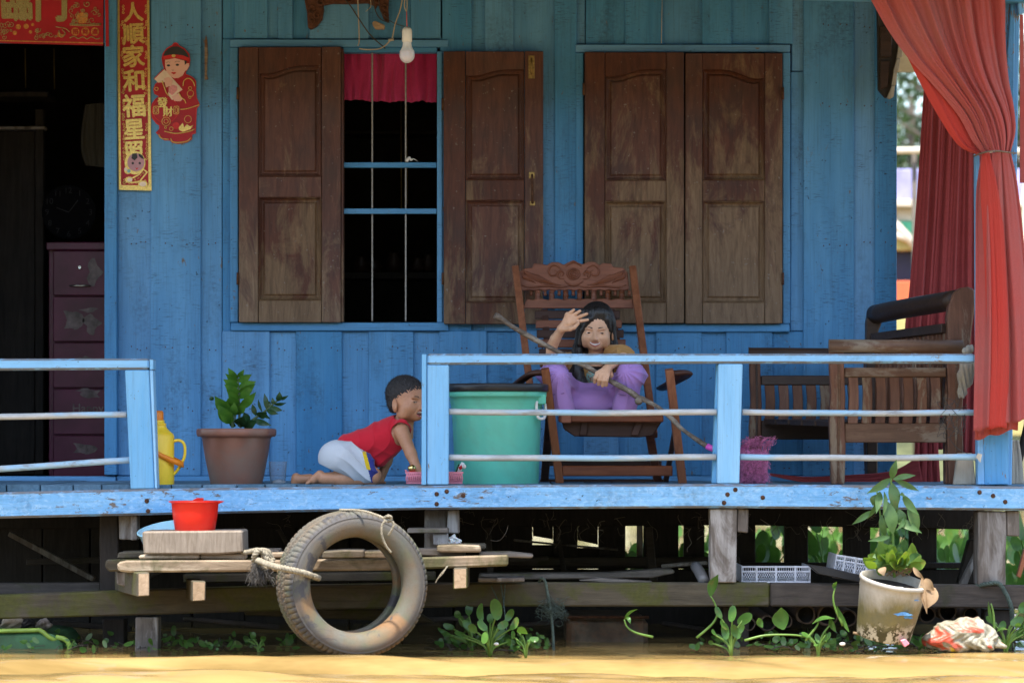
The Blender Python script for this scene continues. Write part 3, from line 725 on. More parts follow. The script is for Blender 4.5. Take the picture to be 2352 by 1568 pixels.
def edge_fn(pts):
    sp = cat_spline([(a, b, 0) for a, b in pts], 10); n = len(sp) - 1
    def f(t):
        x = min(max(t, 0), 1) * n; i = min(int(x), n - 1); return sp[i].lerp(sp[i + 1], x - i)
    return f
def drape(name, L, Rr, m, parent, y, amp, nf, seed, nu=150, nv=90, ampf=None, sag=0.0, sharp=1.0, hem=0.0):
    rnd = random.Random(seed); fl, fr = edge_fn(L), edge_fn(Rr)
    comp = [(nf * q * rnd.uniform(.9, 1.1), rnd.uniform(0, 6.28), a) for q, a in ((1, .55), (1.7, .3), (2.9, .16), (.45, .35))]
    vs = []; fs = []
    for j in range(nv + 1):
        t = j / nv; a_, b_ = fl(t), fr(t); A = amp * (ampf(t) if ampf else 1)
        for i in range(nu + 1):
            s_ = i / nu; ss = s_ + .018 * math.sin(4 * t + 9 * s_)
            h = sum(a * math.sin(2 * math.pi * f * ss + p + .5 * math.sin(t * 3 + p)) for f, p, a in comp)
            h = math.copysign(abs(h) ** sharp, h) * (.72 + .75 * noise.noise(Vector((ss * 7, t * 1.3, seed)))) + .35 * noise.noise(Vector((ss * 16 + t * 1.5, t * 1.1, seed + 9)))
            q = a_.lerp(b_, s_); vv = q.y + (hem * math.sin(2 * math.pi * nf * ss) if j == nv else 0)
            e = min(1, min(s_, 1 - s_) * 12)
            vs.append(W(q.x, vv, y) + Vector((0, -A * h * e - sag * math.sin(math.pi * s_), 0)))
    for j in range(nv):
        for i in range(nu):
            a = j * (nu + 1) + i; fs.append((a, a + 1, a + nu + 2, a + nu + 1))
    o = raw(name, vs, fs, m, parent, True)
    md = o.modifiers.new('s', 'SOLIDIFY'); md.thickness = .0015
    return o
cu = empty('curtain', 'faded red curtain gathered by a cord around the corner post', 'curtain', W(2285, 1000, -.05))
drape('upper_cloth', [(1965, -60), (2000, 0), (2040, 70), (2087, 135), (2140, 192), (2200, 264), (2232, 322), (2256, 352)],
      [(2300, -60), (2308, 0), (2309, 90), (2316, 180), (2328, 245), (2332, 300), (2321, 349)], M['curt'], cu, -.075, .03, 6.5, 5, 220, 110, lambda t: 1.0 - .5 * t ** 2, .05)
drape('turned_edge', [(2060, 88), (2086, 134), (2112, 188), (2150, 258), (2200, 332), (2251, 358)],
      [(2100, 120), (2150, 195), (2206, 262), (2232, 318), (2240, 336), (2256, 352)], M['curt_hot'], cu, -.05, .007, 1.3, 8, 60, 70, lambda t: .5 + 2.2 * max(0, t - .6), .012)
drape('lower_cloth', [(2256, 353), (2247, 400), (2241, 470), (2240, 700), (2236, 990)],
      [(2321, 350), (2336, 420), (2352, 560), (2372, 800), (2376, 958)], M['curt'], cu, -.078, .02, 3.4, 12, 200, 120, lambda t: .45 + .75 * min(1, t * 1.6), .035, hem=2)
drape('inner_fold', [(2256, 353), (2262, 500), (2250, 760), (2238, 1010)], [(2300, 352), (2330, 500), (2345, 800), (2338, 985)], M['curt'], cu, -.035, .014, 2.2, 21, 100, 70, None, .01, hem=3)
drape('front_fold', [(2256, 353), (2252, 430), (2262, 620), (2266, 800), (2262, 984)], [(2272, 350), (2300, 470), (2312, 640), (2318, 820), (2312, 982)], M['curt_hot'], cu, -.108, .008, 1.2, 31, 60, 80, None, .02, hem=2)
T('tie_cord', [W(2236, 359, -.075), W(2262, 350, -.15), (W(2290, 347, -.16)), W(2322, 351, -.13), W(2334, 352, -.04)], .0035, M['cord'], cu, 6, sp=5)
P('outer_strip', [(2343, 34), (2350, 34), (2356, 300), (2362, 420), (2343, 420)], -.02, -.012, M['curt'], cu, 0)
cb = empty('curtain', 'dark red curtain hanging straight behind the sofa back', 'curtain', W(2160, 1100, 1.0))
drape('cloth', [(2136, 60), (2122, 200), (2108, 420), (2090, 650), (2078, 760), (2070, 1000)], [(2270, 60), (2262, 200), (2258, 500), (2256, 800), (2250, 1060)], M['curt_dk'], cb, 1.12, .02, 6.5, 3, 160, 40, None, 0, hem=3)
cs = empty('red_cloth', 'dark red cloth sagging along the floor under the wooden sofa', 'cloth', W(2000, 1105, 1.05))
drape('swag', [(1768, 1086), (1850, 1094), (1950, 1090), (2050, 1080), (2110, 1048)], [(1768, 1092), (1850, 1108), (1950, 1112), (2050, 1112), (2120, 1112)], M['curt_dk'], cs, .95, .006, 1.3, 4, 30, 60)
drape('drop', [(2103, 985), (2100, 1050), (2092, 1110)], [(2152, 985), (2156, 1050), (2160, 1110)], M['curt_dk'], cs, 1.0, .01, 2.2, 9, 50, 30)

# ------------------------------------------------------------------ posters and decorations on the wall
YP0 = YW - .022
def disc(name, u, v, r, y, m, parent, n=18, ry=None):
    return P(name, [(u + r * math.cos(2 * math.pi * k / n), v + (ry or r) * math.sin(2 * math.pi * k / n)) for k in range(n)], y, y + .0012, m, parent, 0)
def line(name, pts, r, y, m, parent, sp=5):
    return T(name, [W(a, b, y) for a, b in pts], r * S, m, parent, 5, sp=sp, flat=.4)
def multi_line(name, lines, r, y, m, parent, sp=4):
    bm = bmesh.new()
    for pts in lines: tube_bm(bm, cat_spline([W(a, b, y) for a, b in pts], sp), r * S, 5)
    return bm_out(name, bm, m, parent, True, kind='stuff')
def spiral(u, v, r, d=1, a0=0, turns=1.2): return [(u + d * r * (1 - k / 9) * math.cos(a0 + turns * 2 * math.pi * k / 8), v + r * (1 - k / 9) * math.sin(a0 + turns * 2 * math.pi * k / 8)) for k in range(8)]
co = empty('couplet_banner', 'tall narrow red and gold banner with seven Chinese characters beside the doorway', 'banner', W(310, 437, YP0))
P('paper', [(268, -60), (342, -60), (348, 438), (273, 436)], YP0, YP0 + .004, M['gold'], co, 0)
P('red_field', [(274, -58), (337, -58), (341, 426), (278, 425)], YP0 - .001, YP0 + .001, M['red'], co, 0)
for ch, v, h in (('人', 28, 46), ('順', 78, 50), ('家', 129, 52), ('和', 185, 52), ('福', 243, 54), ('星', 297, 50), ('照', 346, 44)):
    TXT('gold_character', ch, 306 + v * .006, v, YP0 - .002, h * 1.02, M['gold'], co, bold=1.5, rot=.06)
fl = []
rd = random.Random(5)
for v in (15, 50, 88, 120, 160, 200, 238, 262, 285, 312, 335, 352):
    for side in (0, 1):
        u = (281 if side == 0 else 334) + v * .012
        if rd.random() < .8:
            for q in range(3): fl.append(spiral(u + rd.uniform(-2, 2), v + q * 7, 3.4, 1 if side == 0 else -1, rd.uniform(0, 6)))
multi_line('gold_scrollwork', fl, .9, YP0 - .002, M['gold'], co)
multi_line('gold_scrollwork', [spiral(285 + i * 7, 419 - (i % 2) * 3, 4, 1, i) for i in range(8)] + [spiral(286 + i * 8, 412, 3, -1, i) for i in range(3)], .9, YP0 - .002, M['gold'], co)
# printed child's head at the foot of the banner
disc('gold_ruff', 310, 374, 24, YP0 - .0025, M['gold'], co, 22, 27)
disc('printed_face', 312, 373, 19.5, YP0 - .004, M['mauve'], co, 22, 21)
P('printed_hair', [(304, 353), (314, 352), (316, 362), (309, 369), (302, 364)], YP0 - .0052, YP0 - .004, M['ink'], co, 0)
P('printed_hair', [(318, 352), (327, 357), (331, 366), (325, 364), (319, 359)], YP0 - .0052, YP0 - .004, M['ink'], co, 0)
for u in (305, 321): disc('printed_eye', u, 375, 2.9, YP0 - .0052, M['ink'], co, 10)
P('printed_mouth', [(310, 385), (313, 386.5), (318, 385), (314, 390.5)], YP0 - .0052, YP0 - .004, M['redlt'], co, 0)
P('gold_sash', [(300, 422), (322, 418), (340, 395), (330, 388), (318, 400), (298, 411)], YP0 - .003, YP0 - .001, M['gold'], co, 0)
P('red_sash', [(304, 418), (320, 415), (335, 396), (330, 391), (319, 403), (302, 412)], YP0 - .0044, YP0 - .003, M['red'], co, 0)
multi_line('sash_marks', [[(308, 414), (312, 411)], [(309, 410), (312, 415)], [(316, 411), (320, 407)], [(322, 405), (325, 400)], [(327, 399), (331, 395)], [(327, 395), (331, 399)]], .9, YP0 - .005, M['gold'], co, 2)
disc('printed_fist', 294, 391, 9, YP0 - .003, M['gold'], co); disc('printed_fist', 296, 393, 4, YP0 - .0042, plain('printed_teal', (.2, .42, .42), .5), co); disc('printed_fist', 289, 389, 4, YP0 - .0042, M['cream'], co)
disc('printed_foot', 297, 413, 10, YP0 - .0035, M['gold'], co, 14, 7); disc('printed_foot', 298, 413, 6, YP0 - .0048, M['cream'], co, 12, 4.5); disc('printed_foot', 328, 423, 11, YP0 - .0035, M['gold'], co, 14, 8); disc('printed_foot', 328, 423, 8, YP0 - .0048, M['cream'], co, 14, 5.5)
# banner above the door
db = empty('door_banner', 'wide red and gold banner with large glittering characters above the doorway', 'banner', W(110, 105, YP0))
P('red_paper', [(-60, -60), (238, -60), (237, 105), (-60, 98)], YP0 - .012, YP0 - .008, M['red'], db, 0)
P('red_paper', [(240, -60), (248, -60), (250, 107), (243, 107)], YW - .056, YW - .052, M['red'], db, 0)
P('gold_line', [(-60, 91), (237, 98.5), (237, 101), (-60, 93.5)], YP0 - .0135, YP0 - .012, M['goldline'], db, 0)
TXT('gold_character', '臨', 38, 2, YP0 - .014, 96, M['golddull'], db, bold=3.2, sx=.78, rot=.03)
TXT('gold_character', '門', 118, 4, YP0 - .014, 100, M['golddull'], db, bold=3.4, sx=.8, rot=.0)
for u, ch in ((173, '招'), (196, '財'), (218, '進')):
    disc('gold_coin', u, 73, 9.5, YP0 - .0135, M['goldline'], db); TXT('coin_character', ch, u, 73, YP0 - .015, 13, M['red'], db, bold=.3)
rd = random.Random(9)
multi_line('gold_scrollwork', [spiral(160 + rd.uniform(0, 70), 8 + rd.uniform(0, 46), rd.uniform(4, 9), rd.choice((1, -1)), rd.uniform(0, 6)) for _ in range(26)] +
           [spiral(rd.uniform(-10, 30), rd.uniform(52, 88), rd.uniform(3, 8), 1, rd.uniform(0, 6)) for _ in range(14)] +
           [spiral(rd.uniform(82, 130), rd.uniform(66, 88), rd.uniform(3, 7), 1, rd.uniform(0, 6)) for _ in range(12)], .9, YP0 - .0135, M['golddull'], db)
for u, v, r in ((60, 61, 6), (75, 57, 3.5), (34, 76, 5), (70, 74, 4), (42, 62, 6)): disc('gold_coin', u, v, r, YP0 - .0135, M['goldline'], db, 14)
multi_line('gilt_scroll', [[(160, 88), (170, 84), (180, 89), (190, 85), (200, 90), (210, 85), (222, 90), (232, 87)], [(135, 70), (140, 86), (150, 78), (143, 68)], [(128, 62), (150, 66), (160, 74)], [(160, 58), (195, 60), (232, 58)], [(160, 55), (195, 57), (232, 55)]], 1.3, YP0 - .0135, M['golddull'], db)
P('honey_pot', [(174, 42), (178, 33), (190, 28), (200, 34), (202, 46), (196, 54), (182, 54)], YP0 - .0145, YP0 - .0125, M['goldline'], db, 0)
P('wind_sail', [(133, 73), (143, 80), (148, 78), (143, 86), (131, 85)], YP0 - .0145, YP0 - .0125, M['goldline'], db, 0)
# cut-out paper child in red robe
kd = empty('child_decoration', 'cut-out paper child in a red robe and black cap on the wall', 'decoration', W(405, 330, YP0))
q2 = lambda x, y: ((360 + x / 5.807) * .9408, (90 + y / 5.807) * .9408)
def K(name, pts, lay, m): return P(name, [q2(*p) for p in pts], YP0 - .0012 * lay, YP0 - .0012 * lay + .0014, m, kd, 0)
out = [(350, 120), (370, 90), (400, 82), (430, 95), (450, 125), (530, 170), (590, 240), (605, 320), (600, 400), (575, 460), (545, 500), (545, 530), (620, 560), (670, 600), (690, 640), (690, 780), (700, 870), (745, 965), (700, 1020),
       (690, 1200), (685, 1370), (635, 1385), (630, 1455), (560, 1500), (430, 1520), (350, 1505), (320, 1470), (240, 1470), (170, 1430), (150, 1390), (115, 1360), (165, 1310), (165, 1260), (120, 1230), (60, 1150), (48, 1040), (60, 950),
       (110, 880), (160, 845), (95, 810), (82, 740), (110, 670), (150, 640), (88, 595), (180, 500), (235, 452), (215, 390), (200, 310), (215, 240), (270, 165)]
K('gold_outline', out, 1, M['redlt'])
cx, cy = 400, 800
K('red_robe', [(cx + (x - cx) * .955, cy + (y - cy) * .975) for x, y in out], 2, M['red'])
K('printed_face', [(250, 330), (390, 305), (520, 340), (550, 380), (590, 375), (590, 420), (560, 470), (530, 490), (500, 550), (440, 585), (380, 590), (320, 560), (270, 500), (250, 420)], 3, M['fleshp'])
K('black_cap', [(225, 275), (245, 215), (300, 165), (350, 140), (440, 140), (510, 175), (565, 240), (588, 300), (500, 265), (370, 250), (290, 262)], 4, M['ink'])
K('cap_band', [(222, 330), (225, 278), (290, 262), (370, 250), (500, 265), (588, 300), (592, 350), (500, 315), (390, 300), (290, 312)], 4, M['redlt'])
K('cap_jewel', [(340, 270), (355, 250), (385, 250), (402, 270), (385, 292), (355, 292)], 5.5, M['gold'])
K('side_hair', [(525, 335), (560, 350), (545, 385), (530, 400)], 4.2, M['ink'])
for (x, y) in ((298, 408), (424, 400)): K('printed_eye', [(x + 24 * math.cos(a), y + 15 * math.sin(a)) for a in [k * math.pi / 5 for k in range(10)]], 4.2, M['ink'])
def KL(name, ls, r, lay, m): return multi_line(name, [[q2(*p) for p in l] for l in ls], r, YP0 - .0012 * lay - .0004, m, kd)
KL('printed_brow', [[(262, 372), (290, 358), (320, 364)], [(388, 362), (420, 348), (460, 355)], [(345, 470), (360, 478), (375, 470)]], .45, 4.2, M['ink'])
K('printed_mouth', [(330, 512), (355, 502), (370, 506), (385, 500), (410, 512), (375, 536)], 4.2, M['redlt'])
K('paper_note', [(98, 600), (240, 462), (500, 750), (420, 800), (350, 900), (290, 820), (330, 640), (150, 652)], 3.4, M['cream'])
K('note_print', [(300, 720), (360, 680), (420, 700), (420, 760), (350, 830), (300, 790)], 4.6, M['pinkp'])
K('printed_hand', [(235, 590), (300, 570), (360, 620), (340, 690), (260, 720)], 4.8, M['fleshp'])
K('printed_hand', [(340, 850), (440, 800), (500, 880), (470, 915), (380, 912)], 4.8, M['fleshp'])
KL('gold_trim', [[(205, 625), (235, 700), (265, 790), (300, 835)], [(440, 790), (480, 860), (530, 900), (545, 945)], [(505, 700), (520, 620), (590, 590), (650, 640), (670, 700)], [(465, 1030), (560, 1020), (690, 980), (735, 965)], [(240, 1340), (400, 1370), (560, 1350), (670, 1310)],
                 [(330, 1440), (360, 1490), (450, 1500), (560, 1480), (620, 1430)], [(160, 1385), (200, 1440), (300, 1455)]], 1.5, 4, M['gold'])
KL('gold_trim', [[(x + r * math.cos(a * .7), y + r * math.sin(a * .7)) for a in range(10)] for x, y, r in ((128, 740, 24), (605, 730, 22), (610, 805, 45), (600, 860, 16), (575, 1170, 50), (265, 1200, 60), (265, 1200, 30), (258, 1287, 14), (338, 1305, 26))], .8, 4, M['gold'])
K('drum_face', [(255 + 190 * math.cos(a), 1040 + 180 * math.sin(a)) for a in [k * math.pi / 14 for k in range(28)]], 3, M['redlt'])
K('drum_face', [(255 + 178 * math.cos(a), 1040 + 168 * math.sin(a)) for a in [k * math.pi / 14 for k in range(28)]], 4, M['red'])
for ch, x, y in (('發', 215, 945), ('財', 300, 1010)):
    TXT('gold_character', ch, *q2(x - 2 if ch == '發' else x - 10, 930 if ch == '發' else 1060), YP0 - .007, 24, M['gold'], kd, bold=.7)
for x in (120, 408):
    KL('drum_coin', [[(x - 32, 990), (x + 32, 990), (x + 36, 1040), (x + 32, 1090), (x - 32, 1090), (x - 36, 1040), (x - 32, 990)], [(x - 14, 1010), (x + 14, 1010), (x + 14, 1070), (x - 14, 1070), (x - 14, 1010)]], .9, 4, M['gold'])
K('gold_fish', [(440, 1290), (500, 1220), (520, 1290), (560, 1240), (600, 1270), (650, 1255), (610, 1310), (500, 1350), (450, 1320)], 4, M['gold'])
K('red_flower', [(405 + 50 * math.cos(a), 1260 + 50 * math.sin(a)) for a in [k * math.pi / 7 for k in range(14)]], 5, M['redlt'])

# ------------------------------------------------------------------ things hanging under the eave
lb_ = empty('hanging_bulb', 'white bulb in a white socket hanging on a twisted cord', 'light bulb', W(935, 60, .4))
yb = .4; cB = W(935, 127, yb); k_ = S * (1 + yb / D)
M['bulbp'] = plain('frosted_bulb', (.62, .60, .66), .3, var=.02, subs=.3)
lathe('socket', [(0.001, 64 * k_), (6 * k_, 64 * k_), (10 * k_, 60 * k_), (11.5 * k_, 55 * k_), (11.5 * k_, 31 * k_), (10.5 * k_, 30 * k_)], cB, M['white'], lb_, 24)
lathe('bulb_collar', [(9.5 * k_, 31 * k_), (10.5 * k_, 20 * k_), (14.5 * k_, 12 * k_), (16.8 * k_, 9 * k_)], cB, M['white'], lb_, 24)
lathe('bulb', [(16.6 * k_, 9 * k_), (17.6 * k_, 2 * k_), (17 * k_, -5 * k_), (14 * k_, -11.5 * k_), (9 * k_, -16 * k_), (4 * k_, -18 * k_), (.0005, -18.4 * k_)], cB, M['bulbp'], lb_, 24)
M['wire_r'] = plain('red_wire', (.5, .12, .14), .5); M['wire_w'] = plain('pale_wire', (.42, .36, .28), .6); M['wire_b'] = plain('dark_wire', (.05, .045, .04), .6)
T('cord', [W(935, 64, yb), W(934, 45, yb), W(934, 26, yb)], .0022, M['wire_r'], lb_, 6)
T('cord', [W(934, 28, yb), W(929, 15, yb), W(930, -10, yb), W(931, -60, yb)], .0022, M['wire_w'], lb_, 6, sp=4); T('cord', [W(934, 26, yb), W(935, 10, yb), W(933, -60, yb)], .0018, M['wire_w'], lb_, 6, sp=4)
yc = YW - .05
cr = empty('carved_crest', 'rusty brown carved plaque fixed above the barred window', 'carving', W(800, 0, yc))
M['rustwood'] = plain('old_carving', (.085, .032, .017), .8, var=.45, scale=45, bumpd=.004)
P('plaque', [(696, -60), (699, 0), (705, 30), (707, 64), (714, 68), (728, 60), (740, 44), (744, 22), (742, 12), (765, 8), (800, 9), (845, 7), (857, 12), (862, 21), (868, 10), (874, 26), (880, 42), (889, 52), (893, 50), (892, 20), (896, -60)], yc, yc + .03, M['rustwood'], cr, .006)
rd = random.Random(2)
for (u, v, r) in ((718, 20, 11), (728, 36, 8), (716, 46, 8), (884, 18, 8), (886, 34, 6), (738, 5, 10), (868, 2, 10), (765, -2, 9), (800, -4, 12), (830, -2, 9)):
    T('carved_scroll', [W(a, b, yc - .004) for a, b in spiral(u, v, r, rd.choice((1, -1)), rd.uniform(0, 6), 1.3)], 2.6 * S, M['rustwood'], cr, 6, sp=3)
wbk = P('wood_chip', [(855, 51), (862, 48), (884, 58), (883, 67), (862, 67), (856, 58)], yc - .03, yc, M['end'], None, .003); wbk.name = 'wood_offcut'
tag(wbk, 'small tan wood offcut dangling on a wire below the carved plaque', 'wood block')
wr = empty('loose_wires', 'loose grey and black wires looping above the barred window', 'wire', W(850, 100, yc))
for pts, r, m in (([(770, -20), (800, 8), (822, 40), (850, 80), (885, 112)], .0028, 'wire_b'), ([(821, -20), (823, 30), (825, 90), (822, 106)], .0026, 'wire_w'), ([(848, -20), (852, 10), (850, 18), (840, 27)], .0016, 'wire_w'),
                  ([(853, -20), (862, 24), (875, 45), (895, 52)], .0022, 'wire_b'), ([(927, -20), (920, 20), (908, 55), (901, 88), (897, 92), (885, 105), (868, 113), (840, 114), (825, 112)], .003, 'wire_w'), ([(870, -10), (872, 20), (880, 34), (902, 52), (930, 62)], .0016, 'wire_b')):
    T('wire', [W(a, b, yc - .02) for a, b in pts], r, M[m], wr, 6, sp=6)
T('wire_knot', [W(892, 93, yc - .022), W(905, 91, yc - .022)], .006, M['wire_w'], wr, 6)
T('thin_nail_wire', [W(1615 - 94, -20, YW - .03), W(1520, 50, YW - .03), W(1519, 100, YW - .03)], .0016, M['wire_w'], wr, 5)
bk = empty('carved_bracket', 'dark stepped wooden bracket with pale sawn edge at the right wall corner', 'bracket', W(2040, 200, 1.2))
P('bracket_board', [(2014, -20), (2070, -20), (2070, 105), (2060, 130), (2056, 165), (2048, 200), (2044, 222), (2034, 224), (2018, 205), (2016, 60)], 1.16, 1.2, M['dark'], bk, .003)
M['pale_end'] = wood('pale_sawn_edge', (.36, .32, .25), (.5, .46, .38), 'Z', .4)
for q in ([(2065, 100), (2074, 108), (2072, 132), (2060, 134)], [(2060, 135), (2068, 134), (2064, 165), (2052, 166)], [(2053, 166), (2061, 166), (2058, 196), (2048, 196)], [(2049, 197), (2056, 197), (2053, 222), (2044, 227), (2038, 224)]):
    P('sawn_edge', q, 1.14, 1.17, M['pale_end'], bk, .002)
P('bracket_panel', [(2022, 140), (2044, 140), (2040, 200), (2022, 206)], 1.15, 1.165, M['sofad'], bk, .003); P('bracket_panel', [(2022, 60), (2050, 60), (2048, 132), (2022, 132)], 1.15, 1.165, M['sofad'], bk, .003)
# valance in the window
M['valance'] = cloth('pink_valance', (.36, .018, .085), (.46, .04, .14), weave=260, wst=.3, fold=1.2)
vl = drape('valance', [(789, 121), (789, 230)], [(1004, 121), (1003, 236)], M['valance'], None, YW + .05, .020, 5.2, 6, 140, 20)
rd = random.Random(4)
for v in vl.data.vertices:
    t = (W(0, 121, YW + .05).z - v.co.z) / (115 * S * 1.12)
    if t > .9: v.co.z += (noise.noise(Vector((v.co.x * 14, 0, 3))) * .018 + noise.noise(Vector((v.co.x * 60, 0, 3))) * .006) * (t - .9) * 10
vl.name = 'window_valance'; tag(vl, 'short ragged crimson valance at the top of the barred window', 'curtain')
rg = T('rag', [W(934, 371, YW - .005), W(940, 362, YW - .012), W(944, 368, YW - .015), (W(950, 365, YW - .014)), W(960, 371, YW - .01)], lambda t: .006 * (1.1 - t), M['white'], None, 7, sp=4, jit=.3)
rg.name = 'paper_scrap'; tag(rg, 'scrap of white tissue lying on the upper crossbar of the window', 'paper')

# ------------------------------------------------------------------ inside the doorway and window
M['cab'] = plain('cabinet_plum', (.075, .012, .034), .25, var=.25, scale=5, spec=.3)
M['cabp'] = plain('cabinet_print', (.085, .06, .065), .2, var=.5, scale=22)
yk = 1.75
cab = empty('drawer_cabinet', 'plum coloured glossy drawer cabinet standing inside the doorway', 'cabinet', W(180, 1090, yk))
B('top_panel', 106, 556, 300, 574, yk - .02, yk + .45, M['cab'], cab, .004); B('carcass', 112, 574, 300, 1112, yk + .02, yk + .45, M['cab'], cab, .003)
prev = 576
for v in (681, 787, 893, 1000, 1108):
    B('drawer_front', 122, prev, 298, v - 2.5, yk - .008, yk + .015, M['cab'], cab, .004); prev = v
rd = random.Random(8)
for (u, v, w_, h_) in ((215, 625, 26, 40), (165, 735, 34, 50), (210, 745, 30, 30), (190, 830, 30, 24), (212, 905, 34, 20), (190, 1030, 40, 26), (205, 712, 30, 8), (195, 895, 30, 6)):
    P('printed_decal', [(u + w_ * .6 * math.cos(a) * (1 + .45 * math.sin(3 * a + u)), v + h_ * .6 * math.sin(a) * (1 + .4 * math.cos(2 * a + v))) for a in [k * math.pi / 9 for k in range(18)]], yk - .0095, yk - .0085, M['cabp'], cab, 0)
TXT('printed_word', 'Happy', 203, 940, yk - .0105, 28, M['cabp'], cab, bold=.4)
lathe('lock', [(.001, 0), (.008, 0), (.009, .004), (.0055, .005), (.001, .003)], W(183, 614, yk - .012), plain('chrome', (.6, .6, .58), .2, 1), cab, 14, axis=Matrix.Rotation(R(90), 3, 'X'))
T('drawer_handle', [W(160, 656, yk - .009), W(172, 656, yk - .025), W(195, 656, yk - .025), W(208, 657, yk - .009)], .004, plain('chrome_dull', (.4, .38, .32), .25, .9), cab, 6, sp=3)
M['clockn'] = plain('clock_numerals', (.03, .03, .032), .9, spec=0)
ck = empty('wall_clock', 'dark round clock with faint grey numerals standing on the drawer cabinet', 'clock', W(158, 545, 1.95))
disc('dial', 158, 487, 62, 1.95, plain('dial_black', (.006, .006, .007), .9, spec=0), ck, 36)
for i in range(12):
    a = R(30 * (i + 1)); TXT('numeral', str(i + 1), 158 + 50 * math.sin(a), 487 - 50 * math.cos(a), 1.946, 19, M['clockn'], ck)
P('clock_hand', [(157, 487), (159, 487), (180, 460), (178, 459)], 1.944, 1.946, M['clockn'], ck, 0); P('clock_hand', [(157, 486), (158, 489), (130, 478), (130, 476)], 1.944, 1.946, M['clockn'], ck, 0)
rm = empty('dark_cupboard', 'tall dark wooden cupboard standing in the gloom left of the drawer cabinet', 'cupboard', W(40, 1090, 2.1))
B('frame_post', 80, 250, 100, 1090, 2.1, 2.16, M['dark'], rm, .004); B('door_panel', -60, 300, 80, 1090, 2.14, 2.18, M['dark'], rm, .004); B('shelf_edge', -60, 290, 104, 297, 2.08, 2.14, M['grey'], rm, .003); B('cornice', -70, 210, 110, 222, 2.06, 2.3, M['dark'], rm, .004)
sh = drape('shirt', [(196, 240), (188, 290), (186, 340), (196, 380)], [(245, 236), (252, 290), (256, 340), (254, 386)], cloth('grey_shirt', (.10, .095, .08), weave=200), None, 2.2, .012, 2.4, 3, 40, 30)
sh.name = 'hanging_shirt'; tag(sh, 'grey shirt hanging in the dark behind the right door jamb', 'shirt')
M['dimgold'] = plain('dim_gilt', (.3, .22, .07), .4, .3)
for i, (u, v0, v1, y, lab) in enumerate(((58, 112, 203, 2.3, 'left of two thin gilt rods hanging inside the doorway'), (124, 112, 205, 2.3, 'right of two thin gilt rods hanging inside the doorway'), (921, 235, 480, 2.4, 'left of two thin gilt rods seen through the barred window'), (904 + 30, 240, 470, 2.6, 'right of two thin gilt rods seen through the barred window'))):
    o = T('gilt_rod', [W(u, v0, y), W(u + 1, v1, y)], .003, M['dimgold'], None, 6); tag(o, lab, 'rod', group='thin gilt rods inside the house')
sv = empty('inner_shelf', 'dim wooden shelf with small pots seen through the barred window', 'shelf', W(900, 640, 2.9))
B('shelf_board', 760, 625, 1040, 640, 2.8, 3.0, M['dark'], sv, .003); B('shelf_board', 760, 300, 1040, 308, 2.8, 3.0, M['dark'], sv, .003)
for u, h in ((830, 40), (860, 28), (905, 50), (960, 36), (985, 44)): lathe('pot', [(.001, 0), (.03, 0), (.04, h * S * .5), (.02, h * S), (.025, h * S * 1.1)], W(u, 624, 2.86), M['sofad'], sv, 14)

# ------------------------------------------------------------------ thermos, pot plant, cup, bin, basket
M['yel'] = plain('yellow_plastic', (.88, .60, .04), .35, var=.04, subs=.15, scale=8)
M['ora'] = plain('orange_plastic', (.78, .23, .01), .4, var=.06, subs=.1)
def lp(pts, k): return [(r * k, z * k) for r, z in pts]
yt = .16; k_ = S * (1 + yt / D); th = empty('thermos', 'yellow thermos flask with orange cap and strap beside the railing post', 'thermos', W(360, 1123, yt)); c0 = W(360, 1123, yt)
lathe('body', lp([(.1, 0), (39, 0), (40, 3), (40, 122), (37, 128), (30, 133), (23, 141), (21, 147), (22, 148), (22, 151), (18, 152), (18, 158)], k_), c0, M['yel'], th, 40)
lathe('cap', lp([(15.5, 158), (15.5, 176), (13, 180), (.1, 180.5)], k_), c0, M['ora'], th, 30)
T('handle', [W(396, 1013, yt), W(412, 1011, yt), W(423, 1020, yt), W(425, 1040, yt), W(420, 1058, yt), W(407, 1080, yt), W(393, 1094, yt)], .006, M['yel'], th, 8, sp=5, flat=1.3)
bm = bmesh.new()
for k in range(33):
    a = math.pi * 1.08 - k / 32 * math.pi * 2.16; r = 41.5 * k_
    t = abs(math.cos(a / 2 + 0))
    p = c0 + Vector((r * math.cos(a) + (26 * k_ if math.cos(a) > .2 else 0) * (math.cos(a) - .2), -r * math.sin(a) * (1 if True else 1), (86 - 30 * math.cos(a)) * k_))
    ra = bm.verts.new(p + Vector((0, 0, 6.5 * k_))); rb = bm.verts.new(p - Vector((0, 0, 6.5 * k_)))
    if k: bm.faces.new((pa, pb, rb, ra))
    pa, pb = ra, rb
o = bm_out('carry_strap', bm, M['ora'], th, True); o.modifiers.new('s', 'SOLIDIFY').thickness = .004
M['potc'] = plain('brown_pot', (.235, .105, .07), .42, var=.08, scale=6, dirt=(.17, .14, .11), dirta=.6)
M['soil'] = plain('soil', (.03, .02, .014), .95, bumpd=.01)
yp = .42; k_ = S * (1 + yp / D); pt = empty('potted_plant', 'brown plastic flowerpot with a glossy green plant of paired leaves', 'potted plant', W(543, 1119, yp)); c0 = W(543, 1119, yp)
def wob(a, i): return 1 + (.018 * math.cos(10 * a) if i >= 6 else 0)
lathe('pot', lp([(.1, 0), (56, 0), (58, 3), (64, 30), (73, 75), (78.5, 112), (80, 116), (88, 117), (90, 122), (90.5, 131), (88, 135), (80, 135), (78, 128)], k_), c0, M['potc'], pt, 80, wob=wob)
lathe('saucer', lp([(.1, -1.5), (60, -1.5), (68, 1), (66, 1.5), (.1, 1)], k_), c0, M['sofad'], pt, 30)
lathe('soil', lp([(79, 126), (.1, 128)], k_), c0, M['soil'], pt, 30)
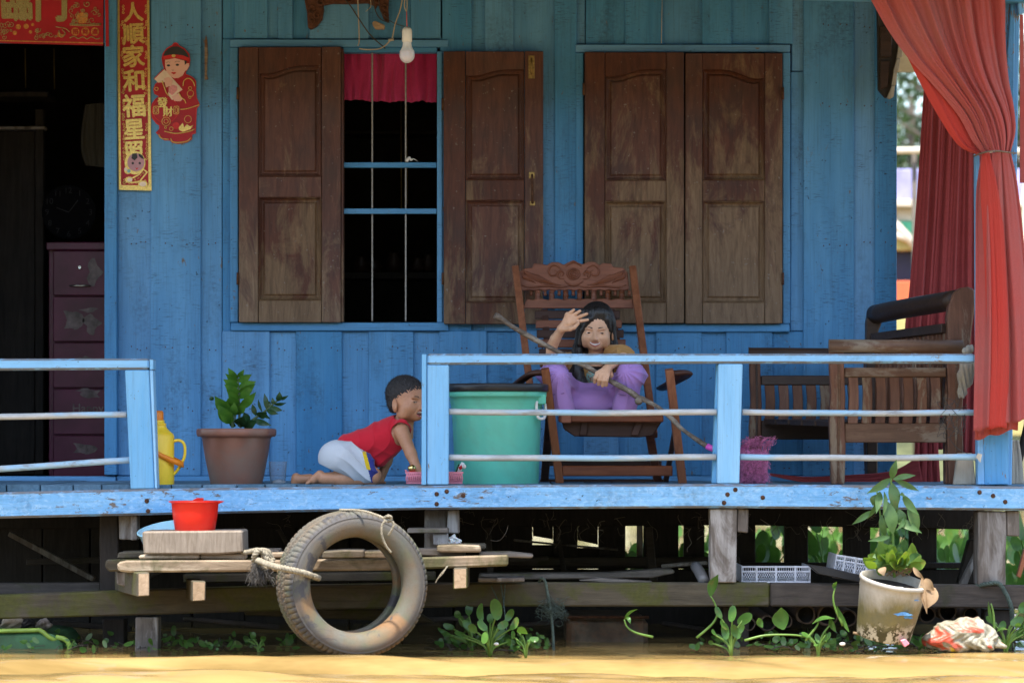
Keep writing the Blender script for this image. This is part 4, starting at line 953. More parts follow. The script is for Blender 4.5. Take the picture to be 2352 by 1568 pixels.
M['zz'] = foliage('glossy_leaf', (.045, .14, .02), (.09, .23, .03), .22, .25); M['zzd'] = foliage('dark_glossy_leaf', (.016, .05, .018), (.03, .085, .03), .25, .15); M['stem'] = foliage('green_stem', (.05, .09, .03), (.08, .12, .04), .5, .1)
q5 = lambda x, y: ((360 + x / 3.7325) * .9408, (880 + y / 3.7325) * .9408)
def frond(stem, leaves, yy, m, wdt):
    pts = [W(*q5(*p), yy) for p in stem]; T('stem', pts, lambda t: .006 * (1 - .5 * t), M['stem'], pt, 6, sp=4)
    for (bx, by, tx, ty, dy, wd) in leaves:
        bm = bmesh.new(); a = W(*q5(bx, by), yy); b = W(*q5(tx, ty), yy + dy); sd = (b - a).cross(Vector((0, 1, .25))); 
        sd = sd if sd.length > .001 else Vector((1, 0, 0))
        leaf_bm(bm, a, b, wd * wdt * .74, sd + Vector((0, random.uniform(-.4, .4), 0)) * sd.length, .006, 7, .22); bm_out('leaf', bm, m, pt, True)
frond([(835, 600), (838, 480), (830, 250), (822, 150)], [(822, 160, 735, 65, -.02, .042), (822, 150, 882, 80, -.02, .03), (826, 190, 710, 118, -.03, .04), (828, 190, 950, 125, -.03, .045), (830, 240, 690, 170, -.05, .05), (832, 250, 990, 190, -.04, .05), (832, 300, 700, 215, -.05, .05), (834, 290, 985, 210, -.05, .048),
       (834, 350, 720, 265, -.05, .045), (836, 345, 975, 230, -.04, .045), (836, 400, 735, 320, -.05, .045), (838, 440, 990, 285, -.05, .052), (838, 470, 900, 400, -.04, .045), (838, 440, 770, 380, -.04, .04), (838, 490, 800, 430, -.04, .045)], yp - .03, M['zz'], 1.0)
frond([(775, 610), (775, 560), (755, 480), (735, 400)], [(770, 570, 640, 400, -.06, .075), (760, 480, 612, 322, -.05, .075), (765, 420, 735, 340, -.04, .05), (772, 560, 660, 490, -.05, .05), (770, 500, 790, 380, -.03, .05)], yp - .05, M['zz'], 1.0)
frond([(880, 610), (960, 540), (1060, 470), (1130, 410), (1200, 350)], [(1200, 350, 1285, 318, -.02, .02), (1190, 370, 1205, 282, -.02, .036), (1150, 395, 1265, 385, -.01, .022), (1145, 400, 1140, 338, 0, .022), (1110, 425, 1232, 455, -.02, .032), (1105, 430, 1105, 370, .01, .03), (1085, 450, 1195, 485, -.02, .03), (1085, 445, 1065, 298, 0, .03),
       (1050, 470, 1120, 530, -.02, .025), (1045, 465, 1010, 350, .01, .018), (1000, 500, 1090, 470, -.03, .05), (990, 500, 955, 395, .0, .03), (960, 540, 1130, 590, -.03, .035), (930, 560, 880, 470, .0, .05), (900, 580, 1000, 545, -.05, .04)], yp - .02, M['zzd'], 1.0)
frond([(850, 612), (850, 580)], [(830, 590, 880, 505, -.07, .07), (880, 605, 995, 560, -.08, .05), (800, 600, 745, 540, -.02, .03), (600, 360, 578, 322, 0, .03), (790, 570, 800, 460, .02, .03)], yp - .02, M['zzd'], 1.0)
# clear plastic cup
_m, _n, _p = NT('clear_plastic'); _t = _n.nodes.new('ShaderNodeBsdfTransparent'); _t.inputs[0].default_value = (.93, .95, .96, 1); _g = _n.nodes.new('ShaderNodeLayerWeight'); _g.inputs[0].default_value = .35
_x = _n.nodes.new('ShaderNodeMixShader'); _n.links.new(ramp(_n, _g.outputs['Facing'], 0, 1, .12, .75), _x.inputs[0]); _p.inputs['Base Color'].default_value = (.55, .6, .66, 1); _p.inputs['Roughness'].default_value = .15
_n.links.new(_t.outputs[0], _x.inputs[1]); _n.links.new(_p.outputs[0], _x.inputs[2]); _n.links.new(_x.outputs[0], _n.nodes['Material Output'].inputs[0]); M['clear'] = _m; M['milk'] = plain('milky_dregs', (.62, .63, .66), .4)
yq = .5; k_ = S * (1 + yq / D); cp_ = empty('plastic_cup', 'clear plastic cup with white dregs between flowerpot and boy', 'cup', W(638, 1117, yq))
lathe('cup_wall', lp([(.1, 1), (17, 1), (21, 56), (21.8, 57), (21.4, 58)], k_), W(638, 1117, yq), M['clear'], cp_, 30)
lathe('dregs', lp([(.1, 3), (15, 3), (16.3, 12), (14, 14), (.1, 17)], k_), W(640, 1117, yq), M['milk'], cp_, 20)
rc = ell('dark_lid', W(601, 1113, .45), (.02, .02, .009), M['sofad'], None, 10); rc.name = 'loose_lid'; tag(rc, 'small dark lid lying on the deck between flowerpot and cup', 'dark_lid')  # a small dark lid lying loose on the deck
# green bin
M['bin'] = plain('mint_plastic', (.14, .59, .44), .35, var=.06, scale=4, subs=.2, dirt=(.16, .34, .24), dirta=.55)
yn = .42; k_ = S * (1 + yn / D); bn = empty('storage_bin', 'mint green plastic bin with black lid and white bail handle behind the railing', 'bin', W(1141, 1112, yn)); c0 = W(1141, 1113, yn)
lathe('bin_body', lp([(.1, 0), (94, 0), (96, 3), (101, 140), (104, 178), (106, 186), (107, 188), (108, 200), (114, 201), (115, 204), (115, 214), (112, 216), (108, 214)], k_), c0, M['bin'], bn, 96, wob=lambda a, i: 1 + (.004 * math.copysign(1, math.sin(9 * a)) if 2 < i < 5 else 0))
lathe('lid', lp([(108, 212), (118, 213), (120, 216), (120, 228), (117, 231), (100, 231.5), (96, 229), (.1, 229)], k_), c0, M['black'], bn, 64)
B('handle_lug', 1226, 905, 1254, 928, yn - .09, yn - .03, M['bin'], bn, .004)
T('bail_handle', [W(1233, 922, yn - .1), W(1232, 936, yn - .11), W(1236, 958, yn - .12), W(1249, 960, yn - .1), W(1253, 945, yn - .06), W(1252, 928, yn - .04)], .0062, M['white'], bn, 8, sp=4)
# pink basket and its contents
M['pink'] = plain('pink_plastic', (.72, .24, .30), .4, var=.08)
ybk = .13; bs = empty('pink_basket', 'small pink woven plastic basket behind the railing post', 'basket', W(998, 1112, ybk))
bm = bmesh.new()
for r_, (z0, z1) in enumerate(((1110, 1106), (1087, 1083))):
    for sgn in (0, 1):
        yy = ybk - .05 + .1 * sgn; prism_bm(bm, [W(932 + (2 - 2 * r_), z1, ybk), W(1064 - (2 - 2 * r_), z1, ybk), W(1064 - (2 - 2 * r_), z0, ybk), W(932 + (2 - 2 * r_), z0, ybk)], yy, yy + .005)
bm_out('rim', bm, M['pink'], bs)
bm = bmesh.new()
for i in range(26):
    u = 935 + i * 5
    for d in (-5, 5):
        for yy in (ybk - .048, ybk + .052): tube_bm(bm, [W(u, 1086, yy), W(u + d * .5, 1098, yy - .002), W(u, 1110, yy)], .0022, 5)
for yy in (ybk - .046, ybk + .05):
    for v in (1092, 1098, 1104): tube_bm(bm, [W(934, v, yy), W(1062, v, yy)], .0016, 5)
bm_out('woven_side', bm, M['pink'], bs, True)
B('liner', 937, 1088, 1059, 1110, ybk - .04, ybk + .045, plain('pink_inner', (.5, .2, .24), .6), bs, .002)
T('side_handle', [W(934, 1086, ybk), W(931, 1078, ybk), W(935, 1083, ybk)], .003, M['pink'], bs, 6, sp=3)
gb = empty('gold_bottle', 'small bottle with a shiny gold cap standing in the left end of the pink basket', 'bottle', W(948, 1085, ybk)); 
ell('cap', W(946, 1075, ybk), (.017, .017, .015), plain('chrome_gold', (.7, .55, .22), .12, 1), gb, 16); B('label_body', 938, 1082, 957, 1098, ybk - .012, ybk + .012, M['redlt'], gb, .003)
wt = empty('white_toy', 'white and red tube leaning in the right end of the pink basket', 'toy', W(1060, 1085, ybk))
T('tube', [W(1054, 1086, ybk), W(1058, 1072, ybk), W(1064, 1062, ybk)], lambda t: .009 - .002 * t, M['white'], wt, 10); ell('cap', W(1066, 1071, ybk - .01), (.009, .008, .009), M['white'], wt, 10); T('red_band', [W(1055, 1076, ybk - .005), W(1062, 1070, ybk - .006)], .007, M['redlt'], wt, 8)
T('green_stem', [W(1047, 1088, ybk), W(1051, 1075, ybk), W(1055, 1066, ybk)], .004, M['zzd'], wt, 6)
# ------------------------------------------------------------------ signed-distance modelling (people, cloth, sacks)
class SDF:
    def __init__(s, lo, hi, vox):
        s.lo = np.array(lo, np.float32); s.v = vox; n = np.ceil((np.array(hi) - s.lo) / vox).astype(int) + 1
        s.ax = [s.lo[i] + vox * np.arange(n[i], dtype=np.float32) for i in range(3)]; s.d = np.full(tuple(n), .08, np.float32)
    def win(s, lo, hi, m):
        sl = []
        for i in range(3):
            a = int(np.clip((lo[i] - m - s.lo[i]) / s.v, 0, s.d.shape[i])); b = int(np.clip((hi[i] + m - s.lo[i]) / s.v + 2, 0, s.d.shape[i])); sl.append(slice(a, b))
        X = s.ax[0][sl[0]][:, None, None]; Y = s.ax[1][sl[1]][None, :, None]; Z = s.ax[2][sl[2]][None, None, :]
        return tuple(sl), X, Y, Z
    def comb(s, sl, q, k, op):
        d = s.d[sl]
        if op == 'sub': q = -q; h = np.clip(.5 - .5 * (q - d) / k * -1, 0, 1) if False else np.clip(.5 - .5 * (d - q) / k, 0, 1); s.d[sl] = d * (1 - h) + q * h + k * h * (1 - h)
        else: h = np.clip(.5 + .5 * (d - q) / k, 0, 1); s.d[sl] = d * (1 - h) + q * h - k * h * (1 - h)
    def cap(s, a, b, ra, rb=None, k=.006, op='add', sq=None):
        """tapered capsule; sq = (axis, factor) flattens it across a world direction"""
        rb = ra if rb is None else rb; a = np.array(a, np.float32); b = np.array(b, np.float32); R_ = max(ra, rb)
        sl, X, Y, Z = s.win(np.minimum(a, b) - R_ * 1.5, np.maximum(a, b) + R_ * 1.5, k + 4 * s.v)
        if min(X.shape[0], Y.shape[1], Z.shape[2]) == 0: return
        ab = b - a; t = ((X - a[0]) * ab[0] + (Y - a[1]) * ab[1] + (Z - a[2]) * ab[2]) / max(1e-9, float(ab @ ab)); t = np.clip(t, 0, 1)
        dx, dy, dz = X - a[0] - ab[0] * t, Y - a[1] - ab[1] * t, Z - a[2] - ab[2] * t
        if sq is not None:
            n = np.array(sq[0], np.float32); n /= np.linalg.norm(n); c = (dx * n[0] + dy * n[1] + dz * n[2]) * (1 / sq[1] - 1); dx, dy, dz = dx + c * n[0], dy + c * n[1], dz + c * n[2]
        s.comb(sl, np.sqrt(dx * dx + dy * dy + dz * dz) - (ra + (rb - ra) * t), k, op)
    def ch(s, pts, rs, k=.006, op='add'):
        for i in range(len(pts) - 1): s.cap(pts[i], pts[i + 1], rs[i], rs[i + 1], k, op)
    def ell(s, c, r, k=.006, rot=None, op='add'):
        c = np.array(c, np.float32); m = max(r); sl, X, Y, Z = s.win(c - m, c + m, k + 4 * s.v)
        if min(X.shape[0], Y.shape[1], Z.shape[2]) == 0: return
        X, Y, Z = X - c[0], Y - c[1], Z - c[2]
        if rot is not None:
            q = np.array(rot, np.float32).T; X, Y, Z = (q[0, 0] * X + q[0, 1] * Y + q[0, 2] * Z, q[1, 0] * X + q[1, 1] * Y + q[1, 2] * Z, q[2, 0] * X + q[2, 1] * Y + q[2, 2] * Z)
        k0 = np.sqrt((X / r[0]) ** 2 + (Y / r[1]) ** 2 + (Z / r[2]) ** 2); k1 = np.sqrt((X / r[0] ** 2) ** 2 + (Y / r[1] ** 2) ** 2 + (Z / r[2] ** 2) ** 2) + 1e-6
        s.comb(sl, k0 * (k0 - 1) / k1, k, op)
    def half(s, p, n, k=.003):
        """keep only the side of the plane that n points away from"""
        n = np.array(n, np.float32); n /= np.linalg.norm(n); q = -((s.ax[0][:, None, None] - p[0]) * n[0] + (s.ax[1][None, :, None] - p[1]) * n[1] + (s.ax[2][None, None, :] - p[2]) * n[2])
        s.comb((slice(None),) * 3, q, k, 'sub')
    def mesh(s):
        d = s.d; d[0] = d[-1] = .05; d[:, 0] = d[:, -1] = .05; d[:, :, 0] = d[:, :, -1] = .05; ins = d < 0; nx, ny, nz_ = d.shape
        cnt = np.zeros((nx - 1, ny - 1, nz_ - 1), np.int8)
        for i in (0, 1):
            for j in (0, 1):
                for k in (0, 1): cnt += ins[i:nx - 1 + i, j:ny - 1 + j, k:nz_ - 1 + k]
        act = (cnt > 0) & (cnt < 8); I, J, K_ = np.nonzero(act); idx = -np.ones(act.shape, np.int64); idx[I, J, K_] = np.arange(len(I))
        acc = np.zeros((len(I), 3)); w_ = np.zeros(len(I)); cs = [(i, j, k) for i in (0, 1) for j in (0, 1) for k in (0, 1)]
        for c in cs:
            for axx in range(3):
                if c[axx]: continue
                e = list(c); e[axx] = 1; a = d[I + c[0], J + c[1], K_ + c[2]]; b = d[I + e[0], J + e[1], K_ + e[2]]; m = (a < 0) != (b < 0)
                t = np.where(m, a / np.where(m, a - b, 1), 0); p = np.zeros((len(I), 3)); p[:] = c; p[:, axx] += t; acc[m] += p[m]; w_[m] += 1
        V = (acc / w_[:, None] + np.stack([I, J, K_], 1)) * s.v + s.lo
        F = []
        for axx in range(3):
            sh = [slice(1, -1)] * 3; sh[axx] = slice(0, -1); s0 = tuple(slice(0, -1) if q == axx else slice(None) for q in range(3)); s1 = tuple(slice(1, None) if q == axx else slice(None) for q in range(3))
            A, B_ = ins[s0], ins[s1]; ch = np.nonzero(A != B_); fl = A[ch]; ch = [c for c in ch]; o1, o2 = [q for q in range(3) if q != axx]
            ok = np.ones(len(ch[0]), bool)
            for o in (o1, o2): ok &= (ch[o] > 0) & (ch[o] < act.shape[o])
            ch = [c[ok] for c in ch]; fl = fl[ok]
            def g(da, db):
                q = [c.copy() for c in ch]; q[o1] -= da; q[o2] -= db; return idx[q[0], q[1], q[2]]
            f = np.stack([g(0, 0), g(1, 0), g(1, 1), g(0, 1)], 1); flip = fl if axx == 1 else ~fl
            f[flip] = f[flip][:, ::-1]; f = f[(f >= 0).all(1)]; F.append(f)
        return V, np.concatenate(F)[:, ::-1]
def join(parts):
    Vs = []; Fs = []; o = 0
    for V, F in parts: Vs.append(V); Fs.append(F + o); o += len(V)
    return np.concatenate(Vs), np.concatenate(Fs)
def vmesh(name, VF, m, parent, relax=1, disp=None, mi=None):
    V, F = VF; V = V.copy()
    for _ in range(relax):
        acc = np.zeros_like(V); c = np.zeros(len(V))
        for a, b in ((0, 1), (1, 2), (2, 3), (3, 0)):
            np.add.at(acc, F[:, a], V[F[:, b]]); np.add.at(acc, F[:, b], V[F[:, a]]); np.add.at(c, F[:, a], 1); np.add.at(c, F[:, b], 1)
        V = V * .5 + .5 * acc / np.maximum(c, 1)[:, None]
    if disp is not None:
        e1 = V[F[:, 2]] - V[F[:, 0]]; e2 = V[F[:, 3]] - V[F[:, 1]]; fn = np.cross(e1, e2); N = np.zeros_like(V)
        for a in range(4): np.add.at(N, F[:, a], fn)
        N /= np.linalg.norm(N, axis=1)[:, None] + 1e-9; V = V + N * disp(V)[:, None]
    me = bpy.data.meshes.new(name); me.vertices.add(len(V)); me.vertices.foreach_set('co', V.astype(np.float32).ravel()); me.loops.add(F.size); me.polygons.add(len(F))
    me.loops.foreach_set('vertex_index', F.ravel().astype(np.int32)); me.polygons.foreach_set('loop_start', np.arange(0, F.size, 4, dtype=np.int32)); me.update(calc_edges=True); me.validate()
    o = link(name, me, m, parent, True)
    if mi is not None:
        C = V[F].mean(1); me.polygons.foreach_set('material_index', mi(C).astype(np.int32))
    return o
def px(C):
    k = S * (1 + C[:, 1] / D); return C[:, 0] / k + 1176, VH - C[:, 2] / k

def skin_mat(name, c1, c2):
    m, n, p = NT(name); v0 = pos(n, rnd=False)
    col = mixc(n, ramp(n, nz(n, v0, 28, 4), .35, .7), c1, c2); col = mixc(n, ramp(n, nz(n, v0, 260, 3), .5, .8, 0, .18), col, (.10, .04, .02))
    n.links.new(col, p.inputs['Base Color']); p.inputs['Roughness'].default_value = .46; p.inputs['Specular IOR Level'].default_value = .42
    bump(n, p, nz(n, v0, 700, 2), .0006, .4); return m
def hair_mat(name, c1, c2, sc=(1, 1, .08), r=.38):
    m, n, p = NT(name); col = mixc(n, ramp(n, nz(n, pos(n, sc, rnd=False), 320, 3), .4, .65), c1, c2)
    n.links.new(col, p.inputs['Base Color']); p.inputs['Roughness'].default_value = r; p.inputs['Specular IOR Level'].default_value = .5; bump(n, p, nz(n, pos(n, sc, rnd=False), 420, 3), .0025, .9); return m
M['skin_g'] = skin_mat('skin_girl', (.60, .335, .195), (.68, .40, .25)); M['skin_b'] = skin_mat('skin_boy', (.42, .20, .105), (.50, .25, .14))
M['hair'] = hair_mat('black_hair', (.008, .007, .007), (.03, .025, .023)); M['hairb'] = hair_mat('short_black_hair', (.010, .009, .009), (.035, .028, .025), (1, 1, 1), .6)
M['eyew'] = plain('eye_white', (.62, .58, .54), .25, var=.02); M['iris'] = plain('dark_iris', (.014, .008, .006), .1, var=0); M['lip'] = plain('lips', (.40, .13, .10), .38, var=.06, subs=.2); M['tooth'] = plain('teeth', (.74, .70, .64), .25, var=.03)
M['brow'] = plain('eyebrow', (.022, .015, .012), .7); M['mouthin'] = plain('mouth_inside', (.09, .018, .015), .5)

def head(Mx, who, smile, hairf, yaw_eyes=0.0, mouth='smile'):
    """head built in its own frame: x = to its left (viewer's right), y = forwards, z = up, origin between the ears at eye level"""
    h = SDF((-.095, -.12, -.15), (.095, .12, .15), .0017)
    h.ell((0, -.014, .046), (.071, .088, .078), .01); h.ell((0, .016, -.008), (.0605, .064, .060), .03); h.ell((0, .037, -.046), (.030, .033, .025), .03)
    h.ell((0, .052, -.061), (.013, .014, .010), .018)
    for sx in (-1, 1):
        h.ell((sx * .039, .045, -.021), (.024, .023, .022), .018); h.ell((sx * .050, .010, -.045), (.014, .03, .02), .025)
        h.ell((sx * .030, .083, .001), (.018, .0125, .0125), .012, op='sub')
        h.ell((sx * .0305, .0605, .0), (.0165, .0145, .0125), .004)                                # lids
        h.ell((sx * .0305, .078, -.0005), (.0125, .012, .0031 if mouth == 'smile' else .0024), .0015, op='sub')
        h.ell((sx * .030, .073, .018), (.019, .008, .005), .010)                             # brow
        h.ell((sx * .0095, .079, -.029), (.0068, .008, .006), .005); h.ell((sx * .0055, .090, -.0335), (.003, .0045, .0025), .002, op='sub')
        h.cap((sx * .024, .075, -.031), (sx * .034, .064, -.048), .0012, .0008, .006, 'sub')
        h.ell((sx * .074, -.008, -.006), (.009, .018, .029), .005, Matrix.Rotation(sx * R(-22), 3, 'Z')); h.ell((sx * .085, .0, -.001), (.009, .010, .016), .003, op='sub'); h.ell((sx * .080, -.004, .004), (.006, .012, .018), .003, op='sub')
    h.cap((0, .070, .012), (0, .084, -.020), .006, .0072, .010); h.ell((0, .087, -.0265), (.0085, .0085, .0075), .006)
    h.cap((0, -.02, -.05), (0, -.035, -.15), .036, .036, .02)
    if mouth == 'smile': h.cap((-.019, .073, -.0475), (.019, .073, -.0475), .006, .006, .006, 'sub')
    else: h.ell((0, .076, -.050), (.021, .02, .0125), .005, op='sub')
    V, F = h.mesh(); A = np.array(Mx.to_3x3()); b = np.array(Mx.translation); V = V @ A.T + b
    Q = lambda x, y, z: Mx @ Vector((x, y, z)); R3 = Mx.to_3x3()
    def lipz(t): return .0055 * t * t / .0004 * .00045 / .00045 * .35 if False else 0
    for sx in (-1, 1):
        e = ell('eye', Q(sx * .0305, .0605, -.0005), (.0135, .0125, .0110), M['eyew'], who, 16, R3)
        g = Vector((yaw_eyes, 1, -.02)).normalized(); c = Vector((sx * .0305, .0605, -.0005)) + g * .0106
        i = ell('iris', Mx @ c, (.0064, .0026, .0064), M['iris'], e, 14, R3)
        T('eyelashes', [Q(sx * .0305 + d, .0725 - abs(d) * .25 - d * sx * .15, .0030 - (d * d) / .045 + .0004) for d in (-.0145, -.009, -.003, .003, .009, .0145)], lambda t: .0014 * (1.1 - .6 * abs(2 * t - 1)), M['brow'], who, 5, sp=3)
        T('eyebrow', [Q(sx * x_, y_, z_) for x_, y_, z_ in ((.013, .0800, .0200), (.022, .0790, .0225), (.032, .0750, .0232), (.044, .0645, .0180))], lambda t: .0029 * (1.0 - .75 * abs(t - .35)), M['brow'], who, 6, sp=4, flat=.45)
    if mouth == 'smile':
        up = [(-.0300, .0615, -.0375), (-.016, .0730, -.0432), (-.004, .0780, -.0440), (0, .0780, -.0448), (.004, .0780, -.0440), (.016, .0730, -.0432), (.0300, .0615, -.0375)]
        lo = [(-.0295, .0615, -.0380), (-.017, .0715, -.0510), (0, .0765, -.0570), (.017, .0715, -.0510), (.0295, .0615, -.0380)]
        T('upper_lip', [Q(*p) for p in up], lambda t: .0008 + .0014 * math.sin(math.pi * t), M['lip'], who, 8, sp=4); T('lower_lip', [Q(*p) for p in lo], lambda t: .0008 + .0024 * math.sin(math.pi * t), M['lip'], who, 8, sp=4)
        bm = bmesh.new()
        for i in range(8):
            x = -.0196 + i * .0056; y = .0775 - (x * x) * 15; prism_bm(bm, [(x - .0027, 0, -.0438 + x * x * 9), (x + .0027, 0, -.0438 + x * x * 9), (x + .0025, 0, -.0532 + x * x * 18), (x - .0025, 0, -.0532 + x * x * 18)], y, y - .006)
        bmesh.ops.transform(bm, matrix=Mx, verts=bm.verts); bm_out('teeth', bm, M['tooth'], who)
        ell('mouth_inside', Q(0, .066, -.0495), (.021, .006, .0065), M['mouthin'], who, 12, R3)
    else:
        ell('mouth_inside', Q(0, .060, -.050), (.0215, .0145, .0125), M['mouthin'], who, 14, R3)
        up = [(-.025, .0635, -.0395), (-.014, .0735, -.0400), (0, .0780, -.0385), (.014, .0735, -.0400), (.025, .0635, -.0395)]
        lo = [(-.025, .0635, -.0400), (-.016, .0685, -.0570), (0, .0720, -.0635), (.016, .0685, -.0570), (.025, .0635, -.0400)]
        T('upper_lip', [Q(*p) for p in up], lambda t: .001 + .0018 * math.sin(math.pi * t), M['lip'], who, 8, sp=4); T('lower_lip', [Q(*p) for p in lo], lambda t: .001 + .0026 * math.sin(math.pi * t), M['lip'], who, 8, sp=4)
        T('teeth', [Q(-.017, .0665, -.0425), Q(0, .0745, -.0430), Q(.017, .0665, -.0425)], .0030, M['tooth'], who, 6, sp=4); T('teeth', [Q(-.014, .062, -.0565), Q(0, .069, -.0585), Q(.014, .062, -.0565)], .0022, M['tooth'], who, 6, sp=4)
    hairf(Mx, who); return V, F

# ------------------------------------------------------------------ the lounge chair
def stick_box(name, a, b, wx, wy, m, parent, up=(0, 1, 0), bv=.003):
    a, b = Vector(a), Vector(b); t = (b - a).normalized(); u = Vector(up); x = t.cross(u).normalized(); y = x.cross(t).normalized(); bm = bmesh.new(); vs = []
    for p in (a, b):
        for sx, sy in ((-1, -1), (1, -1), (1, 1), (-1, 1)): vs.append(bm.verts.new(p + x * sx * wx / 2 + y * sy * wy / 2))
    for f in ((0, 1, 2, 3), (7, 6, 5, 4), (0, 4, 5, 1), (1, 5, 6, 2), (2, 6, 7, 3), (3, 7, 4, 0)): bm.faces.new([vs[i] for i in f])
    bmesh.ops.recalc_face_normals(bm, faces=bm.faces); bev(bm, bv); return bm_out(name, bm, m, parent)
ch = empty('lounge_chair', 'reddish carved wooden lounge chair with slatted back that the girl sits in', 'chair', W(1400, 1108, .7))
CZ, CX, CD = M['chairz'], M['chair'], M['chaird']
stick_box('back_post', W(1184, 616, 1.05), W(1226, 960, .62), .030, .045, CZ, ch); stick_box('back_post', W(1453, 616, 1.05), W(1502, 1000, .60), .031, .045, CZ, ch)
yc_ = 1.03
cu_l = [(1193, 668), (1192, 626), (1203, 617), (1222, 615), (1226, 605), (1246, 606), (1256, 609), (1268, 602), (1282, 602), (1295, 608), (1306, 602), (1317, 597), (1328, 603), (1338, 607), (1352, 601), (1367, 602), (1377, 609), (1384, 604), (1404, 605), (1408, 613), (1432, 615), (1441, 626), (1446, 664)]
bot = [(1446 - i * 11.5, 665 + (2.5 if i % 2 else 0)) for i in range(1, 22)]
P('carved_crest_rail', cu_l + bot, yc_, yc_ + .028, CX, ch, .003)
rd = random.Random(3); cl = []
for sg in (-1, 1):
    X = lambda d: 1318 + sg * d
    cl += [[(X(a), b) for a, b in spiral(46, 624, 19, 1, 2.4, 1.5)], [(X(a), b) for a, b in spiral(28, 630, 12, -1, 1.0, 1.2)]]
    for i in range(8): cl.append([(X(30 + i * 6), 655 - i * .6), (X(52 + i * 7), 650 - i * 2.0), (X(70 + i * 6.5), 640 - i * 2.6), (X(84 + i * 4), 630 + i * 1.5)])
    for i in range(5): cl.append([(X(88 + i * 6), 650 - i * 2), (X(100 + i * 4), 640 - i), (X(108 + i * 3), 630 - i)])
    cl.append([(X(6), 655), (X(30), 660), (X(60), 656), (X(100), 660), (X(120), 655)])
for r in (12, 8, 4): cl.append([(1318 + r * 1.2 * math.cos(a), 629 + r * math.sin(a)) for a in [k * math.pi / 5 for k in range(11)]])
cl.append([(1296, 645), (1306, 652), (1318, 656), (1330, 652), (1340, 645)]); cl.append([(1300, 612), (1318, 602), (1336, 612)])
bm = bmesh.new()
for l in cl: tube_bm(bm, cat_spline([W(a, b, yc_ - .001) for a, b in l], 4), lambda t: .0050 * (1.05 - .7 * abs(2 * t - 1)), 6)
bm_out('carved_relief', bm, CX, ch, True, kind='stuff')
k_ = S * (1 + yc_ / D)
for i in range(7):
    u = 1222 + i * 32.2 + 13
    lathe('spindle', lp([(3.5, 22), (4.5, 20), (7, 18), (7.2, 16), (5, 14), (6.5, 11), (6.5, 6), (5.2, 3), (7, 1), (7, -1), (5, -3)], k_), W(u, 687, yc_ + .015), CX, ch, 14)
for i in range(8):
    lathe('drop_finial', lp([(.1, -4), (3.5, -3), (4.5, 0), (3, 3), (4, 6), (4, 9)], k_), W(1220 + i * 32.2, 676, yc_ + .015), CX, ch, 10)
P('lower_rail', [(1199, 708)] + [(1199 + i * 12, 686 + (3 if (i % 3 == 2) else 0)) for i in range(1, 21)] + [(1453, 686), (1456, 708)], .975, 1.003, CX, ch, .003)
for i, v in enumerate((713, 735, 757, 779, 801, 824, 848, 874, 900)):
    y = .965 - i * .028; B('back_slat', 1228 + i * 2.4, v, 1424 + i * 4.4, v + 19, y, y + .016, CD if i % 2 == 0 else CX, ch, .003)
    if i == 0: pass
stick_box('back_batten', W(1250, 712, .99), W(1272, 930, .76), .03, .02, CD, ch); stick_box('back_batten', W(1405, 712, .99), W(1438, 930, .76), .03, .02, CD, ch)
stick_box('front_leg', W(1252, 846, .40), W(1286, 1112, .50), .034, .045, CZ, ch); stick_box('front_leg', W(1537, 848, .40), W(1568, 1112, .50), .034, .045, CZ, ch)
T('arm_rest', [W(1250, 856, .42), W(1226, 857, .43), W(1205, 868, .5), W(1184, 886, .72), W(1178, 900, .9)], lambda t: .030 - .006 * t, CD, ch, 10, sp=5, flat=.45, up=(0, 0, 1))
T('arm_rest', [W(1545, 858, .42), W(1566, 856, .43), W(1576, 860, .5), W(1545, 878, .66), W(1520, 892, .85)], lambda t: .030 - .006 * t, CD, ch, 10, sp=5, flat=.45, up=(0, 0, 1))
B('seat_rail', 1283, 953, 1524, 969, .44, .475, CX, ch, .004); B('seat_block', 1288, 951, 1312, 971, .425, .445, CX, ch, .003)
for i in range(5): y = .48 + i * .075; B('seat_slat', 1290 + i * 5, 949 - i * 1.5, 1518 - i * 3, 957 - i * 1.5, y, y + .062, CD, ch, .003)
P('seat_apron', [(1290, 968), (1520, 968), (1500, 1000), (1470, 1004), (1320, 1002), (1295, 985)], .50, .53, CD, ch, .004); P('seat_bracket', [(1335, 966), (1352, 966), (1348, 1000), (1330, 1000)], .485, .5, CD, ch, .003); P('seat_bracket', [(1460, 966), (1480, 966), (1466, 1000), (1448, 1000)], .485, .5, CD, ch, .003)
stick_box('rear_leg', W(1490, 985, .62), W(1512, 1112, .9), .034, .04, CX, ch); stick_box('rear_leg', W(1262, 960, .62), W(1250, 1112, .9), .034, .04, CD, ch); stick_box('brace', W(1552, 980, .5), W(1528, 1112, .86), .02, .04, CD, ch)
B('cross_bar', 1291, 1069, 1545, 1093, .475, .5, CX, ch, .004); B('cross_bar', 1262, 1058, 1520, 1070, .86, .885, CD, ch, .003); B('floor_bar', 1240, 1100, 1530, 1112, .86, .9, CD, ch, .003)

